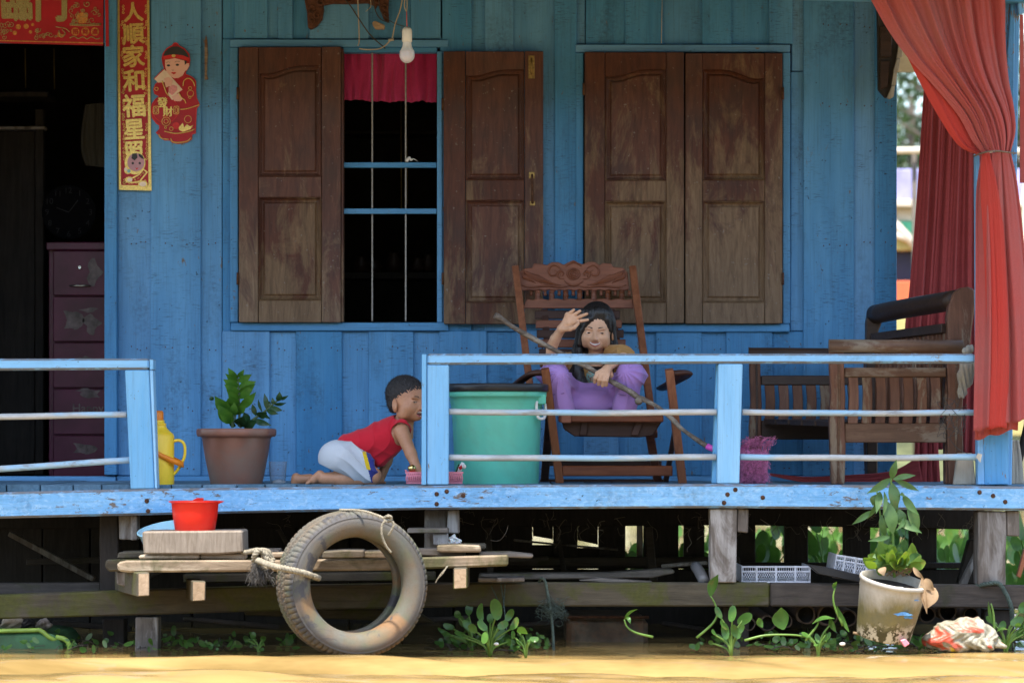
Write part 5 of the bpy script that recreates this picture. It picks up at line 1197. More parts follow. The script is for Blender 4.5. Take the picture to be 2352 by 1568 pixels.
# ------------------------------------------------------------------ the girl
gl = empty('person', 'girl with long black hair waving, in mustard top and purple trousers, sitting in the wooden chair holding a stick', 'person', W(1365, 940, .7))
gl['label'] = 'waving girl with long black hair, mustard top and purple trousers, sitting in the carved chair'
def girl_hair(Mx, who):
    Mx = Mx @ Matrix.Diagonal((-1, 1, 1, 1))
    h = SDF((-.13, -.15, -.30), (.13, .12, .16), .0022)
    h.ell((0, -.022, .048), (.083, .095, .090), .01); h.ell((0, -.05, -.02), (.075, .06, .08), .03)
    h.cap((-.068, -.01, .04), (-.082, .0, -.08), .020, .022, .02); h.cap((-.082, .0, -.08), (-.085, .015, -.17), .024, .026, .015); h.cap((-.085, .01, -.16), (-.055, .035, -.22), .026, .020, .02); h.cap((-.055, .035, -.22), (-.035, .045, -.27), .02, .008, .02)
    h.cap((.066, -.015, .04), (.080, -.02, -.05), .018, .018, .02); h.cap((.080, -.02, -.05), (.078, -.03, -.14), .018, .014, .015)
    h.cap((0, -.07, -.02), (0, -.07, -.18), .065, .05, .03)
    h.ell((.004, .084, -.020), (.0585, .050, .060), .004, op='sub'); h.ell((.022, .086, .026), (.034, .045, .034), .004, op='sub'); h.ell((.0, .095, -.07), (.05, .06, .06), .004, op='sub')
    h.ell((.004, .036, .086), (.056, .040, .032), .012); h.ell((.022, .092, .030), (.032, .040, .028), .004, op='sub')
    # swept fringe falling over her right temple
    h.cap((.022, .050, .098), (-.030, .070, .060), .013, .013, .008); h.cap((-.030, .070, .060), (-.060, .045, .010), .013, .011, .008); h.cap((-.060, .045, .010), (-.073, .03, -.05), .011, .012, .008)
    h.cap((.024, .050, .098), (.050, .050, .060), .011, .011, .008); h.cap((.050, .050, .060), (.064, .030, .015), .011, .009, .008)
    for a in range(7): h.cap((.014 - a * .004, .052 - a * .003, .104), (-.018 - a * .008, .070 - a * .004, .062 + a * .005), .010, .010, .006)
    V, F = h.mesh(); A = np.array(Mx.to_3x3()); b = np.array(Mx.translation)
    def dsp(V_):
        q = (V_ - b) @ A; ang = np.arctan2(q[:, 0] - .02, q[:, 1] + .02); return .0009 * np.sin(ang * 46 + q[:, 2] * 30) + .0006 * np.sin(ang * 97 + q[:, 2] * 60 + 1)
    vmesh('hair', (V @ A.T + b, F[:, ::-1]), M['hair'], who, 2, dsp)
    bm = bmesh.new(); rd = random.Random(4); Q = lambda p: Mx @ Vector(p)
    for i in range(60):
        t = rd.random(); sx = -1 if rd.random() < .6 else 1; x = sx * (.078 + .012 * rd.random()); y = rd.uniform(-.03, .03)
        tube_bm(bm, cat_spline([Q((x * .8, y, .08)), Q((x, y, .0)), Q((x * 1.08, y + .01, -.08)), Q((x * (1.05 if sx < 0 else .95), y + .02, -.13 - .06 * t))], 3), .0009, 4)
    bm_out('loose_strands', bm, M['hair'], who, True, kind='stuff')
Mg = Matrix.Translation(W(1369.5, 764, .735)) @ Matrix.Rotation(R(180) - R(5), 4, 'Z') @ Matrix.Rotation(R(-3), 4, 'X') @ Matrix.Rotation(R(-2), 4, 'Y')
Mg = Mg @ Matrix.Diagonal((.91, .96, .95, 1))
gh = head(Mg, gl, 1, girl_hair, -.05)
def trail(s, pts, k=.006): s.ch([p for p, r in pts], [r for p, r in pts], k)
hd = SDF(W(1255, 800, .3) + Vector((0, 0, -.02)), W(1365, 700, .75) + Vector((0, 0, .03)), .0017)
wr1 = W(1290, 755, .50)
hd.ch([W(1262, 808, .58), W(1276, 778, .54), wr1], [.026, .021, .0165], .008)
pc = W(1309, 742, .485)
for b_, tp, r in ((W(1304, 723, .482), W(1318, 711.5, .470), .0070), (W(1312.5, 727, .480), W(1332, 714, .468), .0072), (W(1319, 732, .480), W(1348, 720.5, .470), .0072), (W(1320, 739, .480), W(1350, 734.5, .472), .0068)):
    hd.cap(wr1, b_, .0135, .0098, .010); hd.cap(pc, b_, .0135, .0098, .010); m_ = b_.lerp(tp, .5) + Vector((0, -.003, .0)); hd.ch([b_, m_, tp], [r * 1.08, r, r * .82], .003)
hd.ch([W(1294, 756, .49), W(1309, 755, .470), W(1319, 752, .462), W(1328, 743, .460)], [.012, .0105, .008, .0065], .005)
h2 = SDF(W(1350, 900, .36), W(1465, 795, .66), .0017)
kn = []
h2.ch([W(1432, 822, .56), W(1403, 838, .49), W(1393, 848, .46)], [.023, .017, .016], .008)
for i, (a, b_, c) in enumerate((((1372, 857), (1367, 868), (1366, 877)), ((1380, 859), (1376, 872), (1375, 882)), ((1388, 860), (1385, 874), (1384, 885)), ((1396, 860), (1393, 874), (1392, 884)))):
    ka, kb, kc = W(*a, .440), W(*b_, .428), W(*c, .440); h2.cap(W(1395, 846, .462), ka, .013, .0095, .009); h2.ch([ka, kb, kc, W(c[0] + 2, c[1] - 2, .470)], [.0088, .0078, .007, .006], .0025)
h2.ch([W(1400, 850, .47), W(1404, 862, .480), W(1396, 872, .487)], [.010, .0085, .007], .005)
bd = SDF((W(1235, 0, .4).x, .34, W(0, 1000, .6).z), (W(1500, 0, .8).x, 1.0, W(0, 770, .7).z), .0035)
bd.ell(W(1366, 860, .84), (.10, .06, .10), .02); bd.ell(W(1364, 920, .86), (.095, .07, .06), .03); bd.cap(W(1367, 830, .80), W(1368, 800, .775), .034, .033, .02)
for sh_, el_, wr_ in ((W(1312, 832, .80), W(1262, 838, .63), W(1268, 800, .57)), (W(1424, 828, .80), W(1448, 826, .60), W(1430, 824, .56))): bd.ch([sh_, el_, wr_], [.032, .024, .022], .01)
for hp, knx, an in ((W(1330, 925, .84), W(1276, 866, .52), W(1290, 936, .55)), (W(1400, 925, .84), W(1448, 862, .52), W(1436, 936, .55))): bd.ch([hp, knx, an], [.050, .034, .022], .015)
vmesh('body', join([gh, hd.mesh(), h2.mesh(), bd.mesh()]), M['skin_g'], gl, 1)
M['must'] = cloth('mustard_knit', (.44, .235, .075), (.36, .18, .055), weave=350, wst=.25, fold=.8); M['purp'] = cloth('purple_cotton', (.36, .205, .49), (.42, .25, .56), weave=500, wst=.08, fold=1.1)
def folds(kx, ky, kz, amp, f2=2.3, ph=0):
    def f(V):
        q = V[:, 0] * kx + V[:, 1] * ky + V[:, 2] * kz; n1 = np.sin(V[:, 0] * 23 + V[:, 2] * 17 + ph); return amp * (np.abs(np.sin(q + 1.5 * n1)) ** .7 - .5 + .4 * np.sin(q * f2 + 2 * n1))
    return f
ts = SDF((W(1225, 0, .4).x, .38, W(0, 960, .6).z), (W(1500, 0, .8).x, 1.0, W(0, 755, .7).z), .003)
ts.ell(W(1366, 868, .84), (.118, .078, .115), .02); ts.ch([W(1318, 836, .81), W(1366, 822, .80), W(1420, 830, .81)], [.042, .036, .042], .02)
ts.ch([W(1312, 832, .80), W(1262, 835, .62), W(1266, 806, .57), W(1277, 782, .545)], [.044, .037, .033, .029], .012)
ts.ch([W(1424, 828, .80), W(1440, 812, .62), W(1432, 818, .55), W(1408, 834, .50)], [.046, .040, .036, .026], .012)
ts.ch([W(1398, 806, .72), W(1440, 806, .64)], [.026, .03], .015)
ts.half(W(1280, 777, .54), (W(1290, 755, .5) - W(1276, 780, .545))); ts.half(W(1404, 836, .50), (W(1395, 843, .48) - W(1420, 828, .52)))
for c in ((1368, 805, .74), ): ts.ell(W(*c), (.04, .05, .03), .006, op='sub')
ts.cap(W(1290, 755, .5), W(1274, 783, .548), .0225, .0235, .002, 'sub')
vmesh('top', ts.mesh(), M['must'], gl, 2, folds(30, 60, 120, .0022))
M['print'] = plain('printed_chest', (.42, .30, .20), .8, var=.3, scale=40)
_m, _n, _p = NT('chest_pattern'); _c = mixc(_n, ramp(_n, nz(_n, pos(_n, (1, 1, 2.4), rnd=False), 55, 2, .5, .5), .44, .48), (.50, .32, .18), (.22, .42, .36)); _c = mixc(_n, ramp(_n, nz(_n, pos(_n, (1, 1, 2), rnd=False), 90, 2, .5, .3), .58, .6), _c, (.24, .07, .05)); _n.links.new(_c, _p.inputs['Base Color']); _p.inputs['Roughness'].default_value = .8
ell('chest_print', W(1364, 866, .835), (.062, .0835, .062), _m, gl, 20)
tr = SDF((W(1220, 0, .4).x, .33, W(0, 1000, .6).z), (W(1515, 0, .8).x, 1.0, W(0, 800, .7).z), .003)
tr.ell(W(1364, 925, .86), (.125, .09, .075), .02)
for hp, knx, an in ((W(1325, 930, .84), W(1276, 866, .50), W(1292, 940, .52)), (W(1405, 930, .84), W(1448, 862, .50), W(1434, 940, .52))):
    tr.ch([hp, knx], [.075, .058], .02); tr.ch([knx, an], [.056, .050], .012)
tr.ell(W(1361, 926, .60), (.108, .060, .064), .03); tr.ell(W(1361, 905, .66), (.10, .05, .05), .03)
tr.ch([W(1276, 850, .52), W(1250, 862, .56)], [.04, .035], .02); tr.ch([W(1448, 852, .52), W(1466, 862, .56)], [.045, .04], .02)
tr.half(W(1360, 948, .5), (0, 0, -1))
def gfold(V):
    u, v = px(V); a = np.minimum(np.hypot(u - 1290, v - 850), np.hypot(u - 1432, v - 848)); th_ = np.arctan2(v - 850, np.where(u < 1361, u - 1290, 1432 - u)); return .0075 * (np.abs(np.sin(th_ * 8 + .03 * a)) ** .6 - .5) * np.clip(a / 22, 0, 1) * np.clip((115 - a) / 60, 0, 1)
vmesh('trousers', tr.mesh(), M['purp'], gl, 2, gfold)
M['seam'] = plain('trouser_seam', (.16, .09, .24), .8)
for pts in ([(1252, 909), (1270, 906), (1296, 903)], [(1420, 905), (1440, 908), (1468, 909)]): T('cuff_seam', [W(u, v, .462) for u, v in pts], .0016, M['seam'], gl, 5, sp=3)
T('bracelet', [W(1396 + 9 * math.cos(a), 841 + 5 * math.sin(a), .47 - .02 * math.sin(a)) for a in [k * math.pi / 6 for k in range(13)]], .0018, M['black'], gl, 5) if False else None

# ------------------------------------------------------------------ the stick broom she holds
br = empty('broom', 'crooked wooden stick broom with pink bristles held across the girl\'s lap', 'broom', W(1730, 1108, .2))
M['stickw'] = wood('bark_stick', (.085, .062, .045), (.20, .155, .115), 'X', .6, scale=2, pale=(.3, .25, .19), palea=.2, bd=.002)
T('stick', [W(1137, 724, .34), W(1152, 733, .35), W(1180, 752, .36), W(1215, 772, .38), W(1250, 791, .40), W(1300, 817, .43), W(1345, 840, .455), W(1385, 865, .462), W(1420, 884, .44), W(1447, 899, .42), W(1465, 912, .41), W(1480, 918, .40), W(1512, 935, .36), W(1545, 963, .31), W(1562, 981, .28), W(1590, 1002, .25), W(1626, 1026, .22)],
  lambda t: (.0105 if t > .05 else .013) + (.003 if .55 < t < .62 else 0) + .0012 * math.sin(t * 40) - .0015 * (t > .7), M['stickw'], br, 10, sp=4, jit=.04)
ell('stick_knot', W(1467, 921, .40), (.017, .014, .016), M['stickw'], br, 10)
M['mag'] = plain('magenta_plastic', (.72, .10, .50), .35, var=.1); M['magd'] = plain('magenta_bristle', (.52, .16, .32), .6, var=.5, scale=70)
T('sleeve', [W(1624, 1024, .22), W(1640, 1031, .21), W(1690, 1040, .19), W(1716, 1022, .19)], .0125, M['mag'], br, 10, sp=2)
B('bristle_block', 1702, 1036, 1764, 1110, .14, .22, M['magd'], br, .01)
bm = bmesh.new(); rd = random.Random(6)
for i in range(650):
    u = rd.uniform(1698, 1766); v = rd.uniform(1030, 1106); y = .14 + rd.uniform(-.02, .0); L = rd.uniform(5, 13); a = rd.uniform(-1.2, 1.2) + math.pi / 2
    tube_bm(bm, [W(u, v, y), W(u + L * .5 * math.cos(a) + rd.uniform(-3, 3), v + L * .5 * math.sin(a), y - .008), W(u + L * math.cos(a), v + min(L * math.sin(a), 1109 - v), y - .004)], .0008, 3, caps=False)
for i in range(120):
    u = rd.uniform(1700, 1764); tube_bm(bm, cat_spline([W(u, 1040, .16), W(u + rd.uniform(-6, 8), 1026, .15), W(u + rd.uniform(-8, 22), 1012 + rd.uniform(-6, 10), .14), W(u + rd.uniform(-5, 30), 1022 + rd.uniform(-22, 8), .13)], 3), .0008, 3, caps=False)
bm_out('bristles', bm, M['magd'], br, True, kind='stuff')

# ------------------------------------------------------------------ the crawling boy
by = empty('person', 'laughing boy in a red sleeveless shirt crawling behind the railing post, beside the pink basket', 'person', W(850, 1115, .3))
def boy_hair(Mx, who):
    h = SDF((-.1, -.13, -.10), (.1, .12, .15), .002)
    h.ell((0, -.016, .048), (.0738, .0908, .0803), .01); h.ell((0, -.046, .0), (.060, .048, .040), .02)
    h.ell((0, .085, -.012), (.085, .054, .066), .006, op='sub'); h.ell((0, .03, -.050), (.10, .055, .046), .006, op='sub'); h.ell((0, -.05, -.085), (.11, .10, .055), .006, op='sub')
    for sx in (-1, 1): h.ell((sx * .078, -.004, -.012), (.02, .019, .028), .005, op='sub')
    V, F = h.mesh(); A = np.array(Mx.to_3x3()); b = np.array(Mx.translation)
    def dsp(V_): q = (V_ - b) @ A; return .0011 * np.sin(q[:, 0] * 520 + np.sin(q[:, 1] * 300) * 2) * np.sin(q[:, 1] * 430 + q[:, 2] * 380) + .0006
    vmesh('hair', (V @ A.T + b, F), M['hairb'], who, 1, dsp)
    bm = bmesh.new(); rq = random.Random(9); cc = Vector((0, -.016, .03))
    for i in rq.sample(range(len(V)), min(2600, len(V))):
        p = Vector(V[i]); d = (p - cc).normalized() + Vector((rq.uniform(-.5, .5), rq.uniform(.1, .9), rq.uniform(-.8, .1))); d.normalize(); tube_bm(bm, [Mx @ (p - d * .001), Mx @ (p + d * rq.uniform(.003, .0065))], .00045, 3, caps=False)
    bm_out('short_hairs', bm, M['hairb'], who, kind='stuff')
Mb = Matrix.Translation(W(937, 928, .28)) @ Matrix.Rotation(R(-90) - R(42), 4, 'Z') @ Matrix.Rotation(R(6), 4, 'X') @ Matrix.Scale(.93, 4)
bh = head(Mb, by, 1, boy_hair, .35, 'laugh')
bb = SDF((W(655, 0, .3).x, .06, W(0, 1125, .1).z), (W(990, 0, .3).x, .5, W(0, 940, .3).z), .0026)
bb.ch([W(925, 968, .29), W(912, 992, .29)], [.036, .045], .02); bb.ell(W(893, 1005, .30), (.075, .065, .055), .03); bb.ch([W(890, 1010, .30), W(790, 1042, .31)], [.052, .055], .03)
yn1, yn2 = .215, .39
bb.ch([W(922, 990, yn1 + .01), W(944, 1042, yn1 - .02), W(962, 1086, yn1 - .05)], [.030, .0225, .0165], .01); bb.ch([W(962, 1086, yn1 - .05), W(972, 1106, yn1 - .06)], [.016, .012], .006)
for i in range(4): bb.cap(W(970, 1104, yn1 - .06), W(988, 1108, yn1 - .075 + i * .012), .008, .005, .003)
bb.cap(W(966, 1100, yn1 - .07), W(974, 1108, yn1 - .09), .008, .006, .003)
bb.ch([W(905, 1005, yn2), W(888, 1060, yn2 + .0), W(872, 1104, yn2)], [.028, .021, .0165], .01)
for i in range(4): bb.cap(W(872, 1106, yn2), W(884, 1108, yn2 - .02 + i * .012), .009, .005, .003)
for yy, off, knee in ((.24, 0, 856), (.37, -12, 846)):
    bb.ch([W(785, 1052, yy), W(knee, 1092, yy)], [.058, .036], .015); bb.ch([W(knee, 1097, yy), W(790, 1098, yy), W(742 + off, 1099, yy)], [.031, .031, .022], .01)
bb.ch([W(744, 1098, .24), W(736, 1090, .24)], [.020, .017], .006); bb.ch([W(734, 1090, .24), W(718, 1102, .24), W(709, 1108, .24)], [.0175, .0155, .010], .006)
for i in range(5): bb.cap(W(711, 1106, .222 + i * .009), W(704, 1110.5, .220 + i * .010), .0065, .005, .002)
bb.ch([W(712, 1099, .40), W(682, 1102, .40), W(680, 1108, .40)], [.020, .021, .016], .006); bb.ch([W(680, 1096, .40), W(677, 1106, .40)], [.0185, .016], .006)
vmesh('body', join([bh, bb.mesh()]), M['skin_b'], by, 1)
M['rshirt'] = cloth('red_jersey', (.56, .018, .035), (.48, .014, .028), weave=600, wst=.1, fold=1.0); M['short'] = cloth('grey_shorts', (.52, .55, .58), (.45, .48, .52), weave=500, wst=.1, fold=1.0)
M['navy'] = cloth('navy_panel', (.035, .045, .22)); M['yelc'] = cloth('yellow_stripe', (.70, .48, .02))
rs = SDF((W(735, 0, .3).x, .09, W(0, 1100, .1).z), (W(975, 0, .3).x, .52, W(0, 925, .3).z), .0026)
rs.ch([W(915, 985, .30), W(885, 1003, .30)], [.060, .068], .02); rs.ch([W(900, 1000, .30), W(800, 1030, .305)], [.066, .060], .03); rs.ch([W(880, 1035, .30), W(872, 1052, .30), W(850, 1040, .30)], [.052, .030, .03], .03); rs.ch([W(925, 978, .235), W(925, 978, .36)], [.033, .033], .02)
rs.half(W(773, 1012, .3), (-1, 0, .62)); rs.half(W(905, 950, .3) + Vector((.026, 0, 0)), (1, 0, .95))
rs.cap(W(921, 992, .10), W(921, 992, .26), .042, .036, .004, 'sub'); rs.cap(W(926, 1024, .10), W(924, 1006, .25), .026, .03, .006, 'sub'); rs.cap(W(915, 1000, .36), W(915, 1000, .5), .034, .04, .004, 'sub')
rs.cap(W(928, 966, .29), W(950, 935, .25), .046, .06, .004, 'sub')
def rf(V):
    u, v = px(V); return .0046 * (np.abs(np.sin((u * .9 + v * .55) * .10 + 1.3 * np.sin(v * .06))) ** .5 - .6) + .0035 * np.exp(-((u - 868 + (v - 960) * .1) / 6) ** 2) * (v < 990)
vmesh('shirt', rs.mesh(), M['rshirt'], by, 2, rf)
sh_ = SDF((W(715, 0, .3).x, .12, W(0, 1118, .1).z), (W(890, 0, .3).x, .50, W(0, 985, .3).z), .0026)
sh_.ell(W(778, 1050, .31), (.080, .098, .072), .02); sh_.ell(W(765, 1052, .25), (.06, .055, .066), .02); sh_.ell(W(765, 1052, .37), (.06, .055, .066), .02)
for yy in (.24, .37): sh_.ch([W(785, 1052, yy), W(842, 1085, yy)], [.070, .052], .02); sh_.ch([W(800, 1052, yy), W(850, 1060, yy)], [.06, .035], .02)
sh_.half(W(800, 1010, .3), (.62, 0, 1.0)) if False else None
sh_.half(W(862, 1060, .3), (1, 0, .35)); sh_.half(W(808, 1098, .3), (-.42, 0, -.9)); sh_.half(W(840, 1113.5, .3), (0, 0, -1))
def smi(C):
    u, v = px(C); e = u - (838 + (v - 1050) * .26); r_ = np.zeros(len(C), int); r_[e > 0] = 1; r_[(e > -3) & (v < 1078) & (e < 6) & (v > 1036)] = 2; return r_
def sfold(V):
    u, v = px(V); return .0085 * (np.abs(np.sin((v - u * .55) * .12 + np.sin(u * .05))) ** .6 - .5) * np.clip((u - 770) / 40, 0, 1)
so = vmesh('shorts', sh_.mesh(), [M['short'], M['navy'], M['yelc']], by, 2, sfold, smi)

# ------------------------------------------------------------------ wooden sofa
sf = empty('wooden_sofa', 'brown slatted wooden sofa with rolled arms behind the right end of the railing', 'sofa', W(2060, 1112, .6))
SZ, SX, SDk = M['sofa'], M['sofax'], M['sofad']
def arm(u0, u1, vt, vb, y, mats, leg_w, n, so_, dark):
    mz, mx = mats
    def leg(u, name):
        w_ = leg_w; P(name, [(u, vt + 4), (u + 6, vt), (u + w_, vt + 3), (u + w_ + 1, vt + 60), (u + w_ + 4, vt + 130), (u + w_ + 2, vt + 180), (u + w_ + 5, vt + 240), (u + w_ + 2, vb), (u + 4, vb), (u + 1, vt + 240), (u - 1, vt + 180), (u + 3, vt + 120), (u, vt + 60)], y, y + .05, mz, sf, .004)
        P('leg_moulding', [(u + w_ * .55, vt + 8), (u + w_ * .7, vt + 8), (u + w_ * .7 + 3, vt + 130), (u + w_ * .7, vt + 240), (u + w_ * .7, vb - 4), (u + w_ * .55, vb - 4), (u + w_ * .55, vt + 240), (u + w_ * .6, vt + 130)], y - .006, y + .002, mx, sf, .002)
    leg(u0, 'front_leg'); leg(u1 - leg_w, 'rear_leg')
    T('arm_roll', [W(u0 - 2, vt + 10, y - .02), W(u1 + 3, vt + 12, y - .02)], .026, mx, sf, 14)
    B('upper_rail', u0 + leg_w + 2, vt + 60, u1 - leg_w - 2, vt + 82, y + .008, y + .04, mx, sf, .004); B('seat_rail', u0 + leg_w + 2, so_, u1 - leg_w - 2, so_ + 44, y + .01, y + .04, mx if not dark else SDk, sf, .004)
    a, b = u0 + leg_w + 10, u1 - leg_w - 8; st = (b - a) / n
    for i in range(n):
        c = a + st * i; P('slat', [(c, vt + 82), (c + st * .72, vt + 82), (c + st * .78, vt + 115), (c + st * .78, vt + 150), (c + st * .7, so_), (c - 1, so_), (c + 2, vt + 150), (c + 3, vt + 115)], y + .014, y + .03, mz, sf, .002)
arm(1906, 2208, 784, 1112, .22, (SZ, SX), 32, 7, 972, False)
arm(1722, 2010, 802, 1104, 1.05, (M['sofad'] if False else SZ, SDk), 24, 7, 965, True)
def sl(u0, v0, u1, v1, ya, yb_): return W(u0, v0, ya), W(u1, v1, yb_)
# curved back running from the near right to the far left
T('back_roll', [W(2200, 688, .30), W(2140, 698, .5), W(2060, 712, .8), W(2010, 722, 1.02)], .041, SDk, sf, 20, sp=3)
P('back_post', [(2178, 785), (2176, 730), (2180, 700), (2190, 672), (2206, 661), (2224, 658), (2238, 664), (2240, 700), (2232, 760), (2226, 830), (2214, 880), (2205, 1112), (2172, 1112), (2170, 900)], .26, .33, SZ, sf, .006)
P('back_post', [(1990, 790), (1990, 740), (1996, 712), (2008, 700), (2022, 700), (2040, 712), (2034, 726), (2024, 745), (2018, 760), (2016, 1100), (1992, 1100)], 1.0, 1.06, SDk, sf, .005)
bm = bmesh.new()
def slab(name, p0, p1, h0, h1, th, m):
    bm = bmesh.new(); a, b = Vector(p0), Vector(p1); t = (b - a).normalized(); nrm = Vector((-t.y, t.x, 0)).normalized() * th; vs = []
    for q in (a, b):
        h = h0 if q is a else h1
        for dz, s_ in ((0, 0), (0, 1), (-h, 1), (-h, 0)): vs.append(bm.verts.new(q + Vector((0, 0, dz)) + nrm * s_))
    for f in ((0, 1, 2, 3), (7, 6, 5, 4), (0, 4, 5, 1), (1, 5, 6, 2), (2, 6, 7, 3), (3, 7, 4, 0)): bm.faces.new([vs[i] for i in f])
    bmesh.ops.recalc_face_normals(bm, faces=bm.faces); bev(bm, .003); return bm_out(name, bm, m, sf)
a_, b_ = W(2178, 743, .31), W(2014, 766, 1.0)
slab('back_rail', a_, b_, .038, .034, .03, SDk)
a2, b2 = W(2178, 764, .31), W(2014, 785, 1.0)
n = 17
for i in range(n):
    p = a2.lerp(b2, i / n); q = a2.lerp(b2, (i + .72) / n); slab('back_slat', p, q, .30, .30, .014, SZ)
slab('back_rail', W(2190, 960, .31), W(2014, 945, 1.0), .06, .06, .03, SDk)
for i in range(6):
    t0, t1 = i / 6, (i + .85) / 6; A, Bq = W(1935, 968, .27).lerp(W(1750, 962, 1.05), t0), W(1935, 968, .27).lerp(W(1750, 962, 1.05), t1); C_, D_ = W(2180, 968, .30).lerp(W(2005, 962, 1.03), t0), W(2180, 968, .30).lerp(W(2005, 962, 1.03), t1)
    bm = bmesh.new(); f = [bm.verts.new(q) for q in (A, C_, D_, Bq)]; g = [bm.verts.new(q - Vector((0, 0, .02))) for q in (A, C_, D_, Bq)]; bm.faces.new(f); bm.faces.new(g[::-1])
    for k in range(4): bm.faces.new((f[k], g[k], g[(k + 1) % 4], f[(k + 1) % 4]))
    bm_out('seat_slat', bm, SDk, sf)
# rag, cord and boards beside the post
M['rag'] = cloth('beige_rag', (.42, .38, .30), (.34, .30, .24), weave=300, wst=.25, fold=1)
rgS = SDF(W(2195, 930, .1), W(2250, 790, .2), .003); rgS.ch([W(2216, 806, .15), W(2228, 800, .15)], [.014, .016], .01); rgS.ch([W(2216, 842, .15), W(2214, 868, .15), W(2210, 905, .15)], [.024, .026, .017], .01); rgS.ch([W(2230, 838, .15), W(2226, 880, .15)], [.02, .014], .01)
rgS.ch([W(2224, 806, .16), W(2222, 842, .16)], [.014, .018], .01)
o = vmesh('beige_rag', rgS.mesh(), M['rag'], None, 2, folds(160, 0, 30, .004)); o.name = 'rag'; tag(o, 'crumpled beige rag hung over the rail next to the red curtain', 'rag')
o = P('leaning_board', [(2200, 1040), (2234, 1040), (2242, 1112), (2190, 1113)], .08, .11, M['pale_end'], None, .003); tag(o, 'pale grey board leaning against the foot of the corner post', 'board')
wv = empty('tangled_wire', 'thin dark wire tangled round the right end of the middle pipe', 'wire', W(2190, 950, -.02))
for i in range(7):
    rd = random.Random(i + 20); T('wire', [W(2170 + rd.uniform(-20, 50), 945 + rd.uniform(-30, 60), -.02 + rd.uniform(-.01, .03)) for _ in range(6)], .0012, M['wire_b'], wv, 4, sp=6)
T('wire', [W(2180, 950, -.02), W(2192, 985, -.02), W(2182, 1005, -.01), W(2200, 1030, 0), W(2230, 1045, 0)], .0014, M['wire_b'], wv, 4, sp=5)
o = P('tag_scrap', [(2246, 1040), (2256, 1043), (2252, 1062), (2242, 1050)], -.03, -.028, M['pale_end'], None, 0); o.name = 'paper_tag'; tag(o, 'torn pale paper tag tied at the end of the lower pipe', 'tag')
# ------------------------------------------------------------------ the tyre
def tyre_mat():
    m, n, p = NT('muddy_rubber'); v0 = pos(n, rnd=False)
    mud = mixc(n, ramp(n, nz(n, v0, 7, 5, .65, .4), .35, .65), (.135, .095, .06), (.115, .118, .10))
    mud = mixc(n, ramp(n, nz(n, v0, 4.2, 3), .48, .62), mud, (.095, .11, .06)); mud = mixc(n, ramp(n, nz(n, pos(n, (1, 1, 1), rnd=False), 2.6, 4, .6, .7), .52, .62), mud, (.21, .115, .05)); mud = mixc(n, ramp(n, nz(n, v0, 90, 4, .7), .45, .8, 0, .5), mud, (.09, .07, .045))
    rub = mixc(n, nz(n, v0, 120, 3), (.035, .034, .038), (.075, .072, .075))
    f = ramp(n, nz(n, v0, 4.2, 7, .66, .9), .555, .60); col = mixc(n, f, mud, rub)
    at = n.nodes.new('ShaderNodeAttribute'); at.attribute_name = 'band'; col = mixc(n, mul(n, at.outputs['Fac'], ramp(n, nz(n, v0, 4, 6, .65, .6), .30, .42)), col, rub)
    at2 = n.nodes.new('ShaderNodeAttribute'); at2.attribute_name = 'groove'; col = mixc(n, mul(n, at2.outputs['Fac'], .75), col, (.035, .03, .026))
    n.links.new(col, p.inputs['Base Color']); p.inputs['Roughness'].default_value = .75; bump(n, p, nz(n, v0, 150, 6, .75), .002, .6); return m
ty = empty('tyre', 'big muddy car tyre hanging on ropes at the front of the landing stage', 'tyre', W(808, 1500, -.35))
